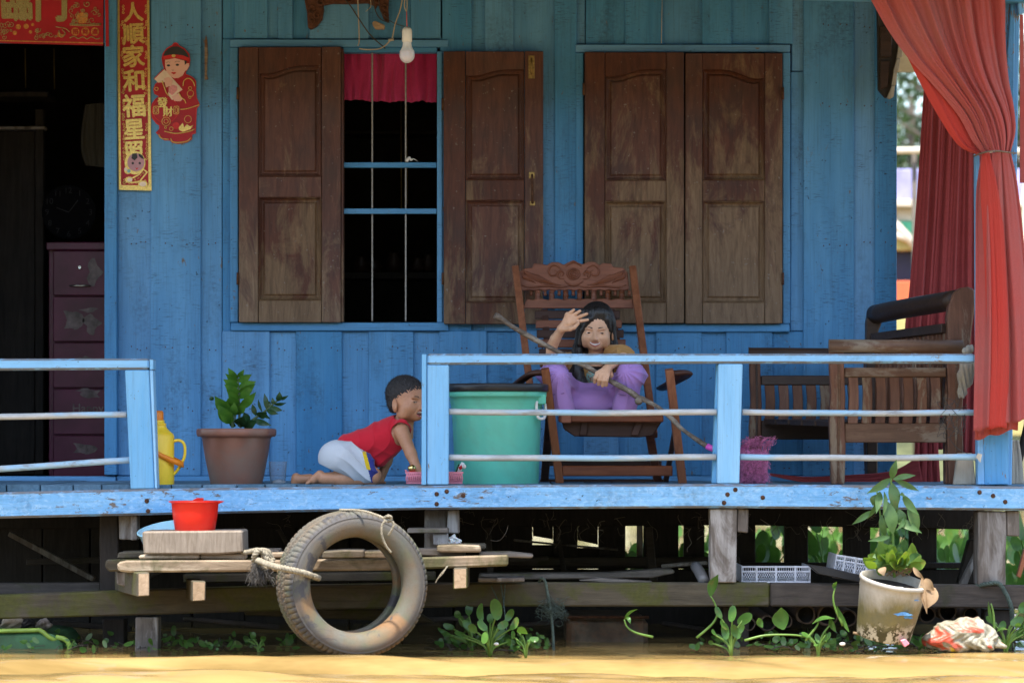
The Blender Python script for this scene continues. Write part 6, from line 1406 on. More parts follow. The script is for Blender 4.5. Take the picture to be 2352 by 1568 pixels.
def tyre():
    c = W(808, 1341, -.54); Ro = .283; NA = 432
    prof = []   # (radius, axial, band, tread)
    for r, a, b, t in ((.162, .045, 0, 0), (.165, .062, 0, 0), (.175, .074, 0, 0), (.195, .083, 0, 0), (.215, .087, 0, 0), (.232, .087, .15, 0), (.243, .085, .8, 0), (.250, .082, 1, 0), (.2515, .0835, .4, 0), (.254, .081, 1, 0), (.262, .076, .8, 1), (.269, .071, .2, 1), (.2745, .064, 0, 1), (.278, .056, 0, 1), (.280, .046, 0, 1), (.2805, .0435, 0, 2), (.2805, .0395, 0, 2), (.281, .037, 0, 1), (.282, .025, 0, 1), (.2825, .010, 0, 1), (.2825, .0065, 0, 2), (.2825, .002, 0, 2)):
        prof.append((r * .972, a * 1.32, b if r > .25 or r < .2 else (.6 if r > .225 else b), t))
    prof = prof + [(r, -a, b, t) for r, a, b, t in prof[::-1]]
    inner = [(.158, -.045, 0, 0), (.150 + .018, -.035, 0, 0), (.21, -.062, 0, 0), (.258, -.055, 0, 0), (.266, 0, 0, 0), (.258, .055, 0, 0), (.21, .062, 0, 0), (.168, .035, 0, 0), (.158, .045, 0, 0)]
    prof = prof + inner; prof = [(.2746 - (.2746 - r) * .84 if r < .2746 else r, a, b, t) for r, a, b, t in prof]; K = len(prof)
    yaw = R(18); ax = Vector((math.sin(yaw), -math.cos(yaw), 0)); ex = Vector((math.cos(yaw), math.sin(yaw), 0)); ez = Vector((0, 0, 1))
    V = np.zeros((K, NA, 3)); band = np.zeros((K, NA)); gr = np.zeros((K, NA)); rn = np.random.RandomState(2)
    for i, (r, a, b, t) in enumerate(prof):
        for j in range(NA):
            th_ = 2 * math.pi * j / NA; q = r
            if t:
                ph = (j * 1.0 / NA) * 78 + (a * 24 if abs(a) < .05 else 24 * math.copysign(.05, a) + (abs(a) - .05) * 4); fr = ph % 1.0
                if t == 2: q -= .007; gr[i, j] = 1
                elif fr < .2 and abs(a) > .012: q -= .006; gr[i, j] = .9
            band[i, j] = b; p = c + (ex * math.cos(th_) + ez * math.sin(th_)) * q + ax * a; V[i, j] = p
    fs = [(i * NA + j, i * NA + (j + 1) % NA, ((i + 1) % K) * NA + (j + 1) % NA, ((i + 1) % K) * NA + j) for i in range(K) for j in range(NA)]
    o = raw('rubber_ring', V.reshape(-1, 3), fs, tyre_mat(), ty, True)
    for nm, arr in (('band', band), ('groove', gr)): o.data.attributes.new(nm, 'FLOAT', 'POINT').data.foreach_set('value', arr.ravel().astype(np.float32))
tyre()
M['rope'] = plain('hemp_rope', (.26, .23, .17), .9, var=.3, scale=80); M['ropeg'] = plain('green_rope', (.06, .085, .07), .8, var=.3, scale=80); M['fray'] = plain('frayed_fibre', (.10, .095, .09), .9, var=.4, scale=80)
rp = empty('mooring_rope', 'thick frayed rope with a big knot round the left side of the tyre', 'rope', W(600, 1300, -.4))
ROPE('rope_run', [W(590, 1285, -.52), W(618, 1296, -.66), W(645, 1303, -.74), W(690, 1313, -.74), W(718, 1322, -.70), W(732, 1327, -.62)], .0115, M['rope'], rp)
ROPE('rope_run', [W(500, 1268, -.2), W(560, 1268, -.35), W(590, 1262, -.48)], .009, M['rope'], rp)
rd = random.Random(12)
for k in range(4):
    ROPE('knot_loop', [W(605 + 22 * math.cos(a + k) * (1 - .1 * k), 1283 + 20 * math.sin(a + k * 1.3), -.52 - .02 * math.sin(a * 2 + k)) for a in [q * math.pi / 4 for q in range(8)]], .010, M['rope'], rp, sp=5)
bm = bmesh.new()
for i in range(420):
    u, v = rd.uniform(580, 615), rd.uniform(1288, 1318); q = W(u, v, -.52 + rd.uniform(-.02, .02)); pts = [q]
    for s_ in range(3): q = q + Vector((rd.uniform(-.016, .016), rd.uniform(-.012, .012), rd.uniform(-.024, .002))); pts.append(q)
    tube_bm(bm, cat_spline(pts, 2), .0008, 3, caps=False)
bm_out('frayed_end', bm, M['fray'], rp, True, kind='stuff')
tr2 = empty('tie_rope', 'thin pale cord knotted over the top of the tyre', 'rope', W(885, 1190, -.5))
ROPE('cord', [W(780, 1170, -.55), W(830, 1172, -.66), W(870, 1184, -.72), W(892, 1196, -.74)], .0045, M['rope'], tr2)
ROPE('cord', [W(890, 1190, -.74), W(878, 1205, -.75), W(877, 1228, -.75), W(886, 1252, -.74), W(898, 1268, -.73)], .0045, M['rope'], tr2)
ROPE('cord', [W(888, 1192, -.74), W(904, 1200, -.75), W(900, 1216, -.75), W(892, 1228, -.74)], .0045, M['rope'], tr2)
ROPE('knot', [W(884, 1188, -.74), W(893, 1184, -.76), W(899, 1190, -.75), W(891, 1197, -.75), W(884, 1192, -.74)], .006, M['rope'], tr2)
def rope_thing(label, runs, m, nm='rope', frays=None):
    e = empty(nm, label, 'rope', runs[0][0][0] if False else W(*runs[0][0][0]))
    for pts, r in runs: ROPE('rope_run', [W(*p) for p in pts], r, M[m], e)
    if frays:
        bm = bmesh.new(); rq = random.Random(3); fu, fv, fy, fn, fs_ = frays
        for i in range(fn):
            q = W(fu + rq.gauss(0, fs_), fv + rq.gauss(0, fs_ * .7), fy); pts = [q]
            for s_ in range(3): q = q + Vector((rq.uniform(-.02, .02), rq.uniform(-.012, .012), rq.uniform(-.016, .012))); pts.append(q)
            tube_bm(bm, cat_spline(pts, 2), .0009, 3, caps=False)
        bm_out('frayed_tangle', bm, M[m], e, True, kind='stuff')
    return e
rope_thing('green rope looped over the mossy beam with a frayed tangle below', [([(1238, 1336, .02), (1244, 1327, -.02), (1252, 1335, -.03), (1257, 1360, -.03), (1264, 1395, -.035), (1268, 1430, -.03), (1271, 1475, -.03), (1271, 1500, -.03)], .006)], 'ropeg', 'hanging_rope', (1270, 1398, -.035, 200, 14))
rope_thing('thin dark strings tied above the hyacinth clump beside the tyre', [([(1128, 1345, -.02), (1140, 1370, -.03), (1152, 1395, -.06)], .0025), ([(1150, 1338, -.02), (1154, 1365, -.03), (1158, 1395, -.06), (1164, 1450, -.1)], .0025), ([(1160, 1340, -.02), (1158, 1370, -.03), (1156, 1395, -.06)], .0025)], 'ropeg', 'hanging_rope')
rope_thing('thick dark rope wrapped over the beam at the corner pile', [([(2238, 1346, .02), (2270, 1340, -.03), (2294, 1340, -.03), (2310, 1362, -.035), (2322, 1392, -.035), (2326, 1430, -.02)], .009)], 'ropeg', 'hanging_rope')
rope_thing('thin pale string dangling from the right end of the landing stage', [([(1032, 1284, -.4), (1028, 1300, -.42), (1012, 1318, -.43), (1000, 1338, -.43)], .0022), ([(1032, 1284, -.4), (1020, 1312, -.43), (1002, 1332, -.43)], .0022)], 'rope', 'hanging_string')
bg_ = SDF(W(1020, 1262, -.05), W(1065, 1215, .12), .003); bg_.ell(W(1040, 1238, .03), (.022, .02, .018), .01); bg_.ell(W(1052, 1244, .03), (.016, .018, .013), .01); bg_.ell(W(1034, 1244, .02), (.014, .018, .014), .01)
o = vmesh('plastic_bag', bg_.mesh(), plain('white_film', (.66, .68, .68), .35, var=.1, subs=.3), None, 1, lambda V: .004 * np.sin(V[:, 0] * 210 + 3 * np.sin(V[:, 2] * 170))); tag(o, 'crumpled white plastic bag lying on the right end of the stage', 'plastic bag')

# ------------------------------------------------------------------ things on the landing stage
yb2 = -.30; k_ = S * (1 + yb2 / D)
cbk = empty('chopping_block', 'thick weathered wooden block under the red bucket', 'block', W(440, 1272, yb2))
M['blk'] = wood('block_wood', (.16, .125, .09), (.29, .24, .19), 'Z', .3, scale=1.6)
P('block', [(326, 1220), (556, 1218), (557, 1268), (500, 1272), (330, 1272)], -.38, -.14, M['blk'], cbk, .006)
M['redpl'] = plain('red_plastic', (.72, .022, .012), .32, var=.05, subs=.25, scale=6); M['blupl'] = plain('pale_blue_plastic', (.35, .60, .70), .3, var=.05, subs=.3)
rb = empty('red_tub', 'bright red plastic tub with small handles standing on the wooden block', 'tub', W(448, 1219, -.28)); c0 = W(448, 1219.5, -.27)
lathe('tub', lp([(.1, 0), (44, 0), (46, 2), (52, 40), (54, 64), (56, 66), (60, 67), (60.5, 69.5), (56, 70), (53, 69), (51, 62), (44, 6), (.1, 4)], k_), c0, M['redpl'], rb, 64)
P('tab_handle', [(436, 1152), (446, 1146), (452, 1143), (466, 1143), (467, 1152)], -.24, -.2, M['redpl'], rb, .002); P('tab_handle', [(500, 1149.5), (514, 1150.5), (510, 1153), (500, 1157)], -.29, -.25, M['redpl'], rb, .001); P('tab_handle', [(388, 1150), (398, 1149.5), (398, 1155)], -.29, -.25, M['redpl'], rb, .001)
bb_ = empty('blue_basin', 'pale blue plastic basin tilted behind the red tub', 'basin', W(380, 1250, -.1)); tl = Matrix.Rotation(R(13), 3, 'X') @ Matrix.Rotation(R(9), 3, 'Y').inverted()
lathe('basin', lp([(.1, 0), (50, 0), (54, 4), (62, 38), (66, 40), (66, 43), (61, 43), (52, 6), (.1, 4)], k_), W(386, 1252, -.12), M['blupl'], bb_, 48, axis=tl)
# ------------------------------------------------------------------ crates, tubes, drum
M['crate'] = plain('white_crate', (.60, .60, .64), .5, var=.08, dirt=(.3, .28, .24), dirta=.5)
def crate(label, u0, v0, u1, v1, y0, y1, rot):
    e = empty('crate', label, 'crate', W((u0 + u1) / 2, v1, y0)); c = W((u0 + u1) / 2, (v0 + v1) / 2, (y0 + y1) / 2); Rm = Matrix.Translation(c) @ Matrix.Rotation(R(rot), 4, 'Y') @ Matrix.Translation(-c)
    def bx(nm, *q, b=.001):
        o = B(nm, *q, M['crate'], e, b); o.data.transform(Rm); return o
    for yy in (y0, y1 - .008):
        bx('side_rim', u0, v0, u1, v0 + 4.5, yy, yy + .008); bx('side_band', u0, v0 + 11, u1, v0 + 15, yy, yy + .008); bx('side_rim', u0, v1 - 4, u1, v1, yy, yy + .008)
        for f in (0, .22, .5, .78, 1): u = u0 + (u1 - u0) * f; bx('side_post', u - 2.5 if f else u, v0, (u + 2.5) if f < 1 else u, v1, yy - .0015, yy + .0095)
        bm = bmesh.new()
        n = int((u1 - u0) / 5)
        for i in range(n): u = u0 + i * (u1 - u0) / n; tube_bm(bm, [W(u, v0, yy + .004), W(u, v0 + 13, yy + .004)], .0014, 4)
        for i in range(n - 2):
            u = u0 + i * (u1 - u0) / n
            if .2 < (u - u0) / (u1 - u0) < .42 or .78 < (u - u0) / (u1 - u0) < .97 or True:
                tube_bm(bm, [W(u, v0 + 14, yy + .004), W(u + 12, v1 - 3, yy + .004)], .0013, 4); tube_bm(bm, [W(u + 12, v0 + 14, yy + .004), W(u, v1 - 3, yy + .004)], .0013, 4)
        o = bm_out('lattice', bm, M['crate'], e, True, kind='stuff'); o.data.transform(Rm)
    bx('end_wall', u0, v0, u0 + 4, v1, y0 + .01, y1 - .01); bx('end_wall', u1 - 4, v0, u1, v1, y0 + .01, y1 - .01); bx('base', u0, v1 - 3, u1, v1 - .5, y0 + .01, y1 - .01)
crate('low white plastic crate with lattice sides standing on the right lower beam', 1703, 1299, 1862, 1338, .12, .42, 0)
crate('tilted white plastic crate leaning behind the planted bucket', 1916, 1281, 2010, 1332, .05, .35, 9)
P('black_lining', [(1855, 1296), (1900, 1302), (1985, 1322), (1990, 1340), (1880, 1318)], -.04, .02, M['black'], None, .003); o = bpy.data.objects['black_lining']; o.name = 'black_strap'; tag(o, 'black rubber strap stretched between crate and planted bucket', 'strap')
o = T('plastic_tube', [W(1598, 1300, .15), W(1606, 1312, .1), W(1618, 1336, .03)], .022, plain('grey_tube', (.12, .12, .12), .4), None, 18, sp=3); tag(o, 'short grey plastic tube lying on the beam left of the pale pile', 'tube')
dr = empty('rusty_tank', 'rusty metal float tank half sunk under the middle of the porch', 'tank', W(1395, 1490, .4)); M['tank'] = plain('rusty_tank_metal', (.10, .075, .05), .7, .2, .4, scale=14, dirt=(.16, .06, .02), dirta=.7)
P('tank_body', [(1302, 1418), (1488, 1420), (1490, 1540), (1300, 1540)], .3, .9, M['tank'], dr, .02); T('tank_seam', [W(1300, 1417, .3), W(1380, 1416, .29), W(1490, 1417, .3)], .006, M['iron'], dr, 8)
M['logend'] = plain('bamboo_brown', (.075, .05, .035), .7, var=.4, scale=30, bumpd=.003); M['hollow'] = plain('hollow_dark', (.012, .01, .008), .9)
for i, (u, v, r, lab) in enumerate(((1720, 1432, 15, 'first bamboo float end from the left, below the pale pile'), (1762, 1430, 19, 'light broken bamboo float end below the low white crate'), (1803, 1424, 17, 'bamboo float end between two hyacinth leaves below the low crate'), (1850, 1410, 23, 'large round bamboo float end left of the planted bucket'), (1900, 1412, 25, 'largest round bamboo float end, touching the planted bucket'), (1948, 1418, 20, 'bamboo float end half hidden by the planted bucket'),
                                     (2128, 1410, 20, 'bamboo float end just right of the planted bucket'), (2175, 1404, 22, 'bamboo float end above the rubbish sack'), (2228, 1410, 18, 'bamboo float end right of the sack, next to the dark pile'))):
    e = empty('bamboo_float', lab, 'bamboo pole', W(u, v, .1), group='bamboo floats under the porch'); rk = r * S
    lathe('culm', [(rk * .8, -.02), (rk * .98, -.02), (rk, .0), (rk, .8), (rk * 1.04, .82), (rk, .84), (rk, 1.3)], W(u, v, .12), M['logend'], e, 22, axis=Matrix.Rotation(R(-90), 3, 'X'), wob=lambda a, i: 1 + .05 * math.sin(a * 3 + i + r))
    lathe('hollow', [(.001, .03), (rk * .8, .03), (rk * .8, -.02)], W(u, v, .12), M['hollow'], e, 22, axis=Matrix.Rotation(R(-90), 3, 'X'))
# green boat end and bags at the lower left
gb = empty('green_boat', 'end of a small green boat with a pale rim at the left under the porch', 'boat', W(60, 1500, .1))
M['gboat'] = plain('green_boat_paint', (.045, .12, .05), .5, var=.3, scale=10, dirt=(.05, .06, .03), dirta=.6); M['grim'] = plain('lime_rim', (.22, .33, .05), .45, var=.15)
P('hull', [(-200, 1456), (90, 1452), (128, 1458), (142, 1480), (150, 1520), (-200, 1520)], .02, .5, M['gboat'], gb, .012); T('rim', [W(-200, 1452, .02), W(60, 1447, .02), (W(92, 1447, .02)), W(112, 1462, .02), W(128, 1470, .03)], .009, M['grim'], gb, 10, sp=3); T('bent_rail', [W(128, 1462, .03), W(150, 1468, .03), W(160, 1485, .03), W(152, 1510, .03)], .010, M['grim'], gb, 8, sp=3, flat=.6)
for (u, v, r, m, lab) in ((100, 1434, .030, M['grey'], 'grey tied bag above the green boat rim, right of the dark one'), (30, 1432, .045, M['rag'], 'pale crumpled bag at the far left above the green boat'), (62, 1436, .034, M['black'], 'black rubbish bag between two pale bags above the green boat')):
    q = SDF(W(u, v, .2) - Vector((.09, .08, .08)), W(u, v, .2) + Vector((.09, .08, .08)), .004); q.ell(W(u, v, .2), (r * 1.1, r, r * .7), .01); q.cap(W(u, v, .2), W(u + 3, v, .2) + Vector((0, 0, r)), r * .4, r * .12, .02)
    o = vmesh('rubbish_bag', q.mesh(), m, None, 1, lambda V: .005 * np.sin(V[:, 0] * 130 + 2 * np.sin(V[:, 2] * 110)) * np.sin(V[:, 2] * 90)); tag(o, lab, 'bag', group='bags above the green boat')

# ------------------------------------------------------------------ plants
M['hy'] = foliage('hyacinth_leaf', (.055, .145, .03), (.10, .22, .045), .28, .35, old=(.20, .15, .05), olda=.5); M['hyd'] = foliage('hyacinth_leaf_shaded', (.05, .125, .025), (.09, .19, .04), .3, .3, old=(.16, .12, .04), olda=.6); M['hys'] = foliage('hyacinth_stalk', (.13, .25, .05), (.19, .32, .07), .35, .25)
def blade(bm, c, r, n_up, n_face, asp=1.1, cup=.15):
    u = Vector(n_up).normalized(); f = Vector(n_face).normalized(); s_ = u.cross(f).normalized(); f = s_.cross(u); cv = bm.verts.new(Vector(c) + u * r * .5)
    N = 12; ring = []
    for k in range(N):
        a = 2 * math.pi * k / N; q = 1 - .28 * max(0, math.cos(a)) ** 6 * 0 + .12 * math.cos(2 * a); ring.append(bm.verts.new(Vector(c) + u * (r * .5 + math.cos(a) * r * asp * q) + s_ * math.sin(a) * r * .82 * q + f * r * cup * (1 + .5 * math.cos(2 * a))))
    for k in range(N): fc = bm.faces.new((cv, ring[k], ring[(k + 1) % N])); fc.smooth = True
def hyacinth(base, leaves, label=None, group=None, m='hy', thin=False, parent=None):
    """leaves = [(dx, dy, dz, radius)] in metres from the base"""
    e = empty('water_hyacinth', label, 'water plant', base, group) if parent is None else parent; b = Vector(base)
    for dx, dy, dz, r in leaves:
        tip = b + Vector((dx, dy, dz)); mid = b + Vector((dx * .25, dy * .4, dz * .6)); T('stalk', [b, mid, tip], lambda t: .0055 - .0025 * t, M['hys'], e, 5, sp=3)
        up = Vector((dx * 1.5 + random.uniform(-.09, .09), random.uniform(-.09, .09), abs(dz) * .8 + random.uniform(-.06, .05))); fc = Vector((random.uniform(-.9, .9), -1, random.uniform(-.3, 1.6)))
        bm = bmesh.new(); blade(bm, tip, r * random.uniform(.85, 1.2), up, fc, random.uniform(.95, 1.35), random.uniform(.05, .45)); bm_out('leaf', bm, M[m], e, True)
    return e
def pxl(u, v, y, L):
    b = W(u, v, y); b.z = -.81; out = []
    for (lu, lv, r, dy) in L: p = W(lu, lv, y + dy); out.append((p.x - b.x, dy, p.z - b.z, r * S))
    for k in range(len(out)):
        a = out[k]; out.append((a[0] * random.uniform(.5, 1.15) + random.uniform(-.02, .02), a[1] + random.uniform(-.06, .06), a[2] * random.uniform(.45, .95), a[3] * random.uniform(.6, .95)))
    return b, out
random.seed(21)
G = 'water hyacinths growing along the house front'
for u, y, L, lab in (
    (1125, -.25, [(1100, 1412, 15, 0), (1142, 1408, 17, -.05), (1168, 1416, 13, .05), (1080, 1440, 12, .02), (1112, 1440, 13, -.08), (1180, 1440, 11, 0), (1126, 1425, 10, .1), (1060, 1455, 10, .05)], 'lush hyacinth clump just right of the tyre, tied below the strings'),
    (1085, -.05, [(1052, 1415, 12, 0), (1075, 1404, 12, .05), (1035, 1440, 11, 0), (1062, 1430, 9, .05), (1020, 1452, 9, 0)], 'shaded hyacinth clump partly hidden by the right rim of the tyre'),
    (1208, -.3, [(1200, 1458, 17, 0), (1222, 1468, 9, 0), (1180, 1462, 9, .0), (1190, 1448, 8, .03)], 'low round-leaved hyacinth left of the green hanging rope'),
    (1680, -.2, [(1652, 1412, 14, 0), (1682, 1416, 16, -.03), (1705, 1424, 14, 0), (1665, 1440, 11, 0), (1700, 1448, 10, 0), (1640, 1456, 8, 0)], 'broad hyacinth clump under the pale pile, right of the tall single leaf'),
    (595, -.1, [(580, 1464, 8, 0), (604, 1466, 9, 0), (570, 1470, 6, 0)], 'small dark hyacinth left of the tyre at the waterline'),
    (2310, -.15, [(2276, 1425, 9, 0), (2330, 1430, 12, 0), (2345, 1400, 12, .05), (2300, 1445, 11, 0), (2340, 1455, 10, 0), (2275, 1450, 8, 0), (2360, 1440, 12, 0)], 'hyacinth clump in front of the corner pile at the right edge'),
    (1880, -.25, [(1854, 1460, 9, 0), (1898, 1466, 10, 0), (1908, 1432, 8, 0), (1880, 1470, 9, 0)], 'low hyacinth leaves at the foot of the planted bucket, left side')):
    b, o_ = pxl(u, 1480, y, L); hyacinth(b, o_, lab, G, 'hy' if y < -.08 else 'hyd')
def sprout(label, stem, leaf, r, y, lean):
    e = empty('water_hyacinth', label, 'water plant', W(*stem[0], y), G); T('stalk', [W(u, v, y) for u, v in stem], lambda t: .0052 - .0022 * t, M['hys'], e, 7, sp=4)
    for (a, b, w_) in leaf:
        bm = bmesh.new(); leaf_bm(bm, W(*a, y), W(*b, y - .02), w_ * S, Vector((1, .3, .4)), .008, 8, .3); bm_out('leaf', bm, M['hy'], e, True)
sprout('tall single hyacinth leaf on a curved stalk left of the pale pile', [(1596, 1462), (1622, 1440), (1648, 1412), (1650, 1395), (1640, 1372)][0:0] + [(1600, 1464), (1636, 1432), (1648, 1408), (1642, 1385), (1632, 1368)], [((1632, 1370), (1650, 1318), 26), ], 1, -.18, 0)
sprout('single curled hyacinth sprout bent over the water in the middle', [(1500, 1462), (1460, 1452), (1440, 1438), (1434, 1422)], [((1434, 1424), (1466, 1398), 15), ((1440, 1415), (1448, 1432), 10)], 1, -.2, 0)
sprout('creeping hyacinth runner with one round leaf left of the planted bucket', [(1710, 1470), (1760, 1458), (1830, 1458), (1868, 1468)], [((1800, 1445), (1794, 1394), 42), ((1752, 1440), (1742, 1418), 16)], 1, -.22, 0)
sprout('hyacinth runner with a tilted leaf touching the bucket', [(1850, 1470), (1874, 1440), (1880, 1428)], [((1866, 1432), (1918, 1420), 26), ((1920, 1450), (1906, 1418), 14)], 1, -.25, 0)
sprout('thin upright hyacinth shoot in front of the bucket side', [(1936, 1436), (1918, 1395), (1914, 1370), (1918, 1350)], [((1918, 1356), (1922, 1335), 12), ((1950, 1450), (1922, 1390), 12)], 1, -.28, 0)
sprout('small green shoot before the corner pile', [(2284, 1450), (2282, 1410), (2276, 1385)], [((2284, 1440), (2270, 1380), 9), ((2288, 1452), (2316, 1446), 16)], 1, -.2, 0)
# far hyacinth bank behind the house
G2 = 'water hyacinths on the open water behind the house'
clumps = [(1762, 3.0, 'pale hyacinth seen through the first wide gap right of the pale pile'), (1895, 2.6, 'large-leaved hyacinth seen through the gap above the tilted crate'), (2050, 2.7, 'hyacinth seen through the gap behind the planted bucket'), (2180, 2.6, 'dense hyacinth behind the porch in the gap left of the corner pile'), (2230, 3.2, 'hyacinth growing just left of the corner pile, behind it'), (2360, 2.6, 'hyacinth at the right edge behind the corner pile'), (1450, 4.5, 'distant hyacinth glimpsed through the middle gap')]
protos = []
for i, (u, y, lab) in enumerate(clumps):
    b = W(u, 1200, y); b.z = -.81
    if i < 3:
        L = []
        for k in range(13): a = random.uniform(0, 6.28); r = random.uniform(.03, .2); L.append((r * math.cos(a), r * math.sin(a), random.uniform(.12, .40) * (1.1 - r), random.uniform(.030, .055)))
        protos.append(hyacinth(b, L, lab, G2))
    else:
        src = protos[i % 3]; c = src.copy(); COL.objects.link(c); c.location = b; c.rotation_euler = (0, 0, random.uniform(0, 6)); c.scale = (random.uniform(.9, 1.2),) * 3; c['label'] = lab
        for chd in list(src.children):
            d_ = chd.copy(); COL.objects.link(d_); d_.parent = c
bm = bmesh.new(); rd = random.Random(31); random.seed(5)
for i in range(1500):
    y = rd.uniform(2.4, 9) if i % 3 else rd.uniform(2.4, 3.6); x = rd.uniform(.2, 4.5) + (.12 * y); h = rd.uniform(.02, .26); c = Vector((x, y, -.8 + h))
    blade(bm, c, rd.uniform(.02, .045), (rd.uniform(-.5, .5), rd.uniform(-.4, .4), 1), (rd.uniform(-1, 1), -1, rd.uniform(0, 1.5)))
o = bm_out('hyacinth_mat', bm, M['hy'], None, True); tag(o, 'mat of small hyacinth leaves floating behind the house', 'water plants', kind='stuff')
# planted bucket
M['bkt'] = plain('grimy_white_plastic', (.50, .48, .42), .55, var=.08, scale=7)
def bucket_mat():
    m, n, p = NT('algae_stained_bucket'); v0 = pos(n, rnd=False); z = sepz(n)[2]
    base = mixc(n, ramp(n, nz(n, pos(n, (1, 1, .3), rnd=False), 14, 5, .65), .35, .7), (.52, .50, .45), (.36, .33, .28)); t = ramp(n, mul(n, z, mul(n, nz(n, pos(n, (1, 1, .4), rnd=False), 12, 5, .7), .16), 'ADD'), -.545, -.48, 1, 0)
    alg = mixc(n, ramp(n, nz(n, v0, 22, 5, .7), .35, .65), (.17, .145, .03), (.10, .095, .03)); col = mixc(n, mul(n, t, .85), base, alg); t2 = ramp(n, mul(n, z, mul(n, nz(n, v0, 26, 5, .7), .10), 'ADD'), -.655, -.625, 1, 0); col = mixc(n, t2, col, mixc(n, ramp(n, nz(n, v0, 30, 4, .7), .48, .52), (.05, .045, .02), (.5, .46, .36)))
    n.links.new(col, p.inputs['Base Color']); p.inputs['Roughness'].default_value = .55; bump(n, p, nz(n, v0, 60, 5, .7), .002, .5); return m
pb = empty('planted_bucket', 'old algae-stained white bucket holding a tall leafy weed at the waterline', 'planted bucket', W(2030, 1470, -.3)); ybk2 = -.3; k_ = S * (1 + ybk2 / D)
tb = Matrix.Rotation(R(11), 3, 'X') @ Matrix.Rotation(R(9.5), 3, 'Y'); bc = W(2028, 1462, ybk2)
lathe('bucket', lp([(.1, 0), (60, 0), (62, 3), (75, 112), (76, 114), (76, 128), (79, 129), (79, 136), (77, 138), (73.5, 138), (72, 120), (60, 20), (.1, 18)], k_), bc, bucket_mat(), pb, 64, axis=tb, wob=lambda a, i: 1 + .012 * math.sin(2 * a + 1))
lathe('soil', lp([(72, 118), (.1, 122)], k_), bc, M['soil'], pb, 24, axis=tb)
M['blab'] = plain('blue_label_rest', (.10, .26, .48), .6, var=.3, scale=70)
for (u, v, w_, h_) in ((2078, 1360, 13, 6), (2090, 1378, 20, 1.5), (2074, 1410, 20, 4), (2085, 1416, 10, 5)):
    y = -.3 - 72 * k_ * math.cos(math.asin(min(.95, (u - 2042) / 74))) - .045 * (1462 - v) / 140 - .006; P('label_remnant', [(u + w_ * math.cos(a) * (1 + .3 * math.sin(4 * a)), v + h_ * math.sin(a) * (1 + .4 * math.sin(3 * a))) for a in [k * math.pi / 7 for k in range(14)]], y - .006, y + .006, M['blab'], pb, 0)
P('lug', [(2052, 1346), (2076, 1348), (2078, 1358), (2064, 1364), (2050, 1358)], -.3 - 80 * k_, -.3 - 70 * k_, M['bkt'], pb, .003)
M['weed'] = foliage('weed_leaf', (.07, .15, .045), (.12, .22, .07), .45, .3, old=(.2, .17, .06), olda=.3); M['weedy'] = foliage('bright_weed_leaf', (.14, .25, .03), (.22, .34, .05), .4, .4, old=(.3, .2, .06), olda=.5); M['deadl'] = foliage('dry_leaf', (.27, .17, .09), (.36, .25, .15), .7, .2)
cq = lambda x, y: ((1875 + x / 2.8208) * .9408, (1111 + y / 2.8208) * .9408)
yw = -.30
T('stem', [W(*cq(870, 840), yw), W(*cq(862, 600), yw), W(*cq(850, 350), yw), W(*cq(848, 180), yw), W(*cq(855, 110), yw)], lambda t: .006 - .003 * t, M['hys'], pb, 7, sp=4); T('stem', [W(*cq(800, 780), yw), W(*cq(790, 560), yw), W(*cq(775, 420), yw), W(*cq(750, 250), yw)], lambda t: .005 - .002 * t, M['hys'], pb, 7, sp=4); T('stem', [W(*cq(850, 600), yw), W(*cq(880, 430), yw), W(*cq(900, 300), yw)], .003, M['hys'], pb, 6, sp=4)
for (bx, by, tx, ty, wd, m) in ((850, 160, 885, 28, 20, 'weed'), (845, 160, 680, 262, 22, 'weed'), (860, 165, 1018, 138, 16, 'weed'), (870, 165, 1040, 245, 16, 'weed'), (850, 190, 875, 380, 32, 'weed'), (755, 270, 720, 345, 24, 'weed'), (760, 290, 680, 440, 14, 'weed'), (720, 380, 580, 475, 16, 'weed'), (770, 250, 745, 400, 20, 'weed'),
        (930, 275, 1040, 410, 22, 'weed'), (965, 320, 1030, 550, 30, 'weed'), (900, 370, 935, 490, 24, 'weed'), (870, 440, 1060, 535, 24, 'weed'), (820, 320, 860, 550, 36, 'weed'), (780, 410, 810, 560, 20, 'weed'), (800, 250, 790, 420, 14, 'weed'), (900, 280, 950, 290, 12, 'weed'), (940, 420, 880, 520, 14, 'weed'), (840, 560, 690, 590, 14, 'weed')):
    bm = bmesh.new(); a = W(*cq(bx, by), yw - random.uniform(0, .03)); b = W(*cq(tx, ty), yw - random.uniform(.0, .07)); leaf_bm(bm, a, b, wd * S * .85, (b - a).cross(Vector((random.uniform(-.4, .4), 1, random.uniform(-.3, .3)))), .012, 8, .25); bm_out('leaf', bm, M[m], pb, True)
rd = random.Random(17)
for i in range(90):
    a = rd.uniform(-.3, 3.45); L = rd.uniform(50, 135); x0, y0_ = 870 + rd.uniform(-70, 70), 790 + rd.uniform(-40, 20); tx, ty = x0 + math.cos(a) * L * 1.25, y0_ - math.sin(a) * L - rd.uniform(10, 90)
    bm = bmesh.new(); p0 = W(*cq(x0, y0_), yw + rd.uniform(-.05, .06)); p1 = W(*cq(tx, ty), yw + rd.uniform(-.12, .08)); leaf_bm(bm, p0.lerp(p1, .25), p1, rd.uniform(18, 30) * S, (p1 - p0).cross(Vector((rd.uniform(-.7, .7), 1, rd.uniform(-.7, .7)))), rd.uniform(-.008, .012), 6, .3, lambda t: max(.12, math.sin(math.pi * t ** 1.3)) ** .8); bm_out('leaf', bm, M['weedy' if rd.random() < .55 else 'weed'], pb, True)
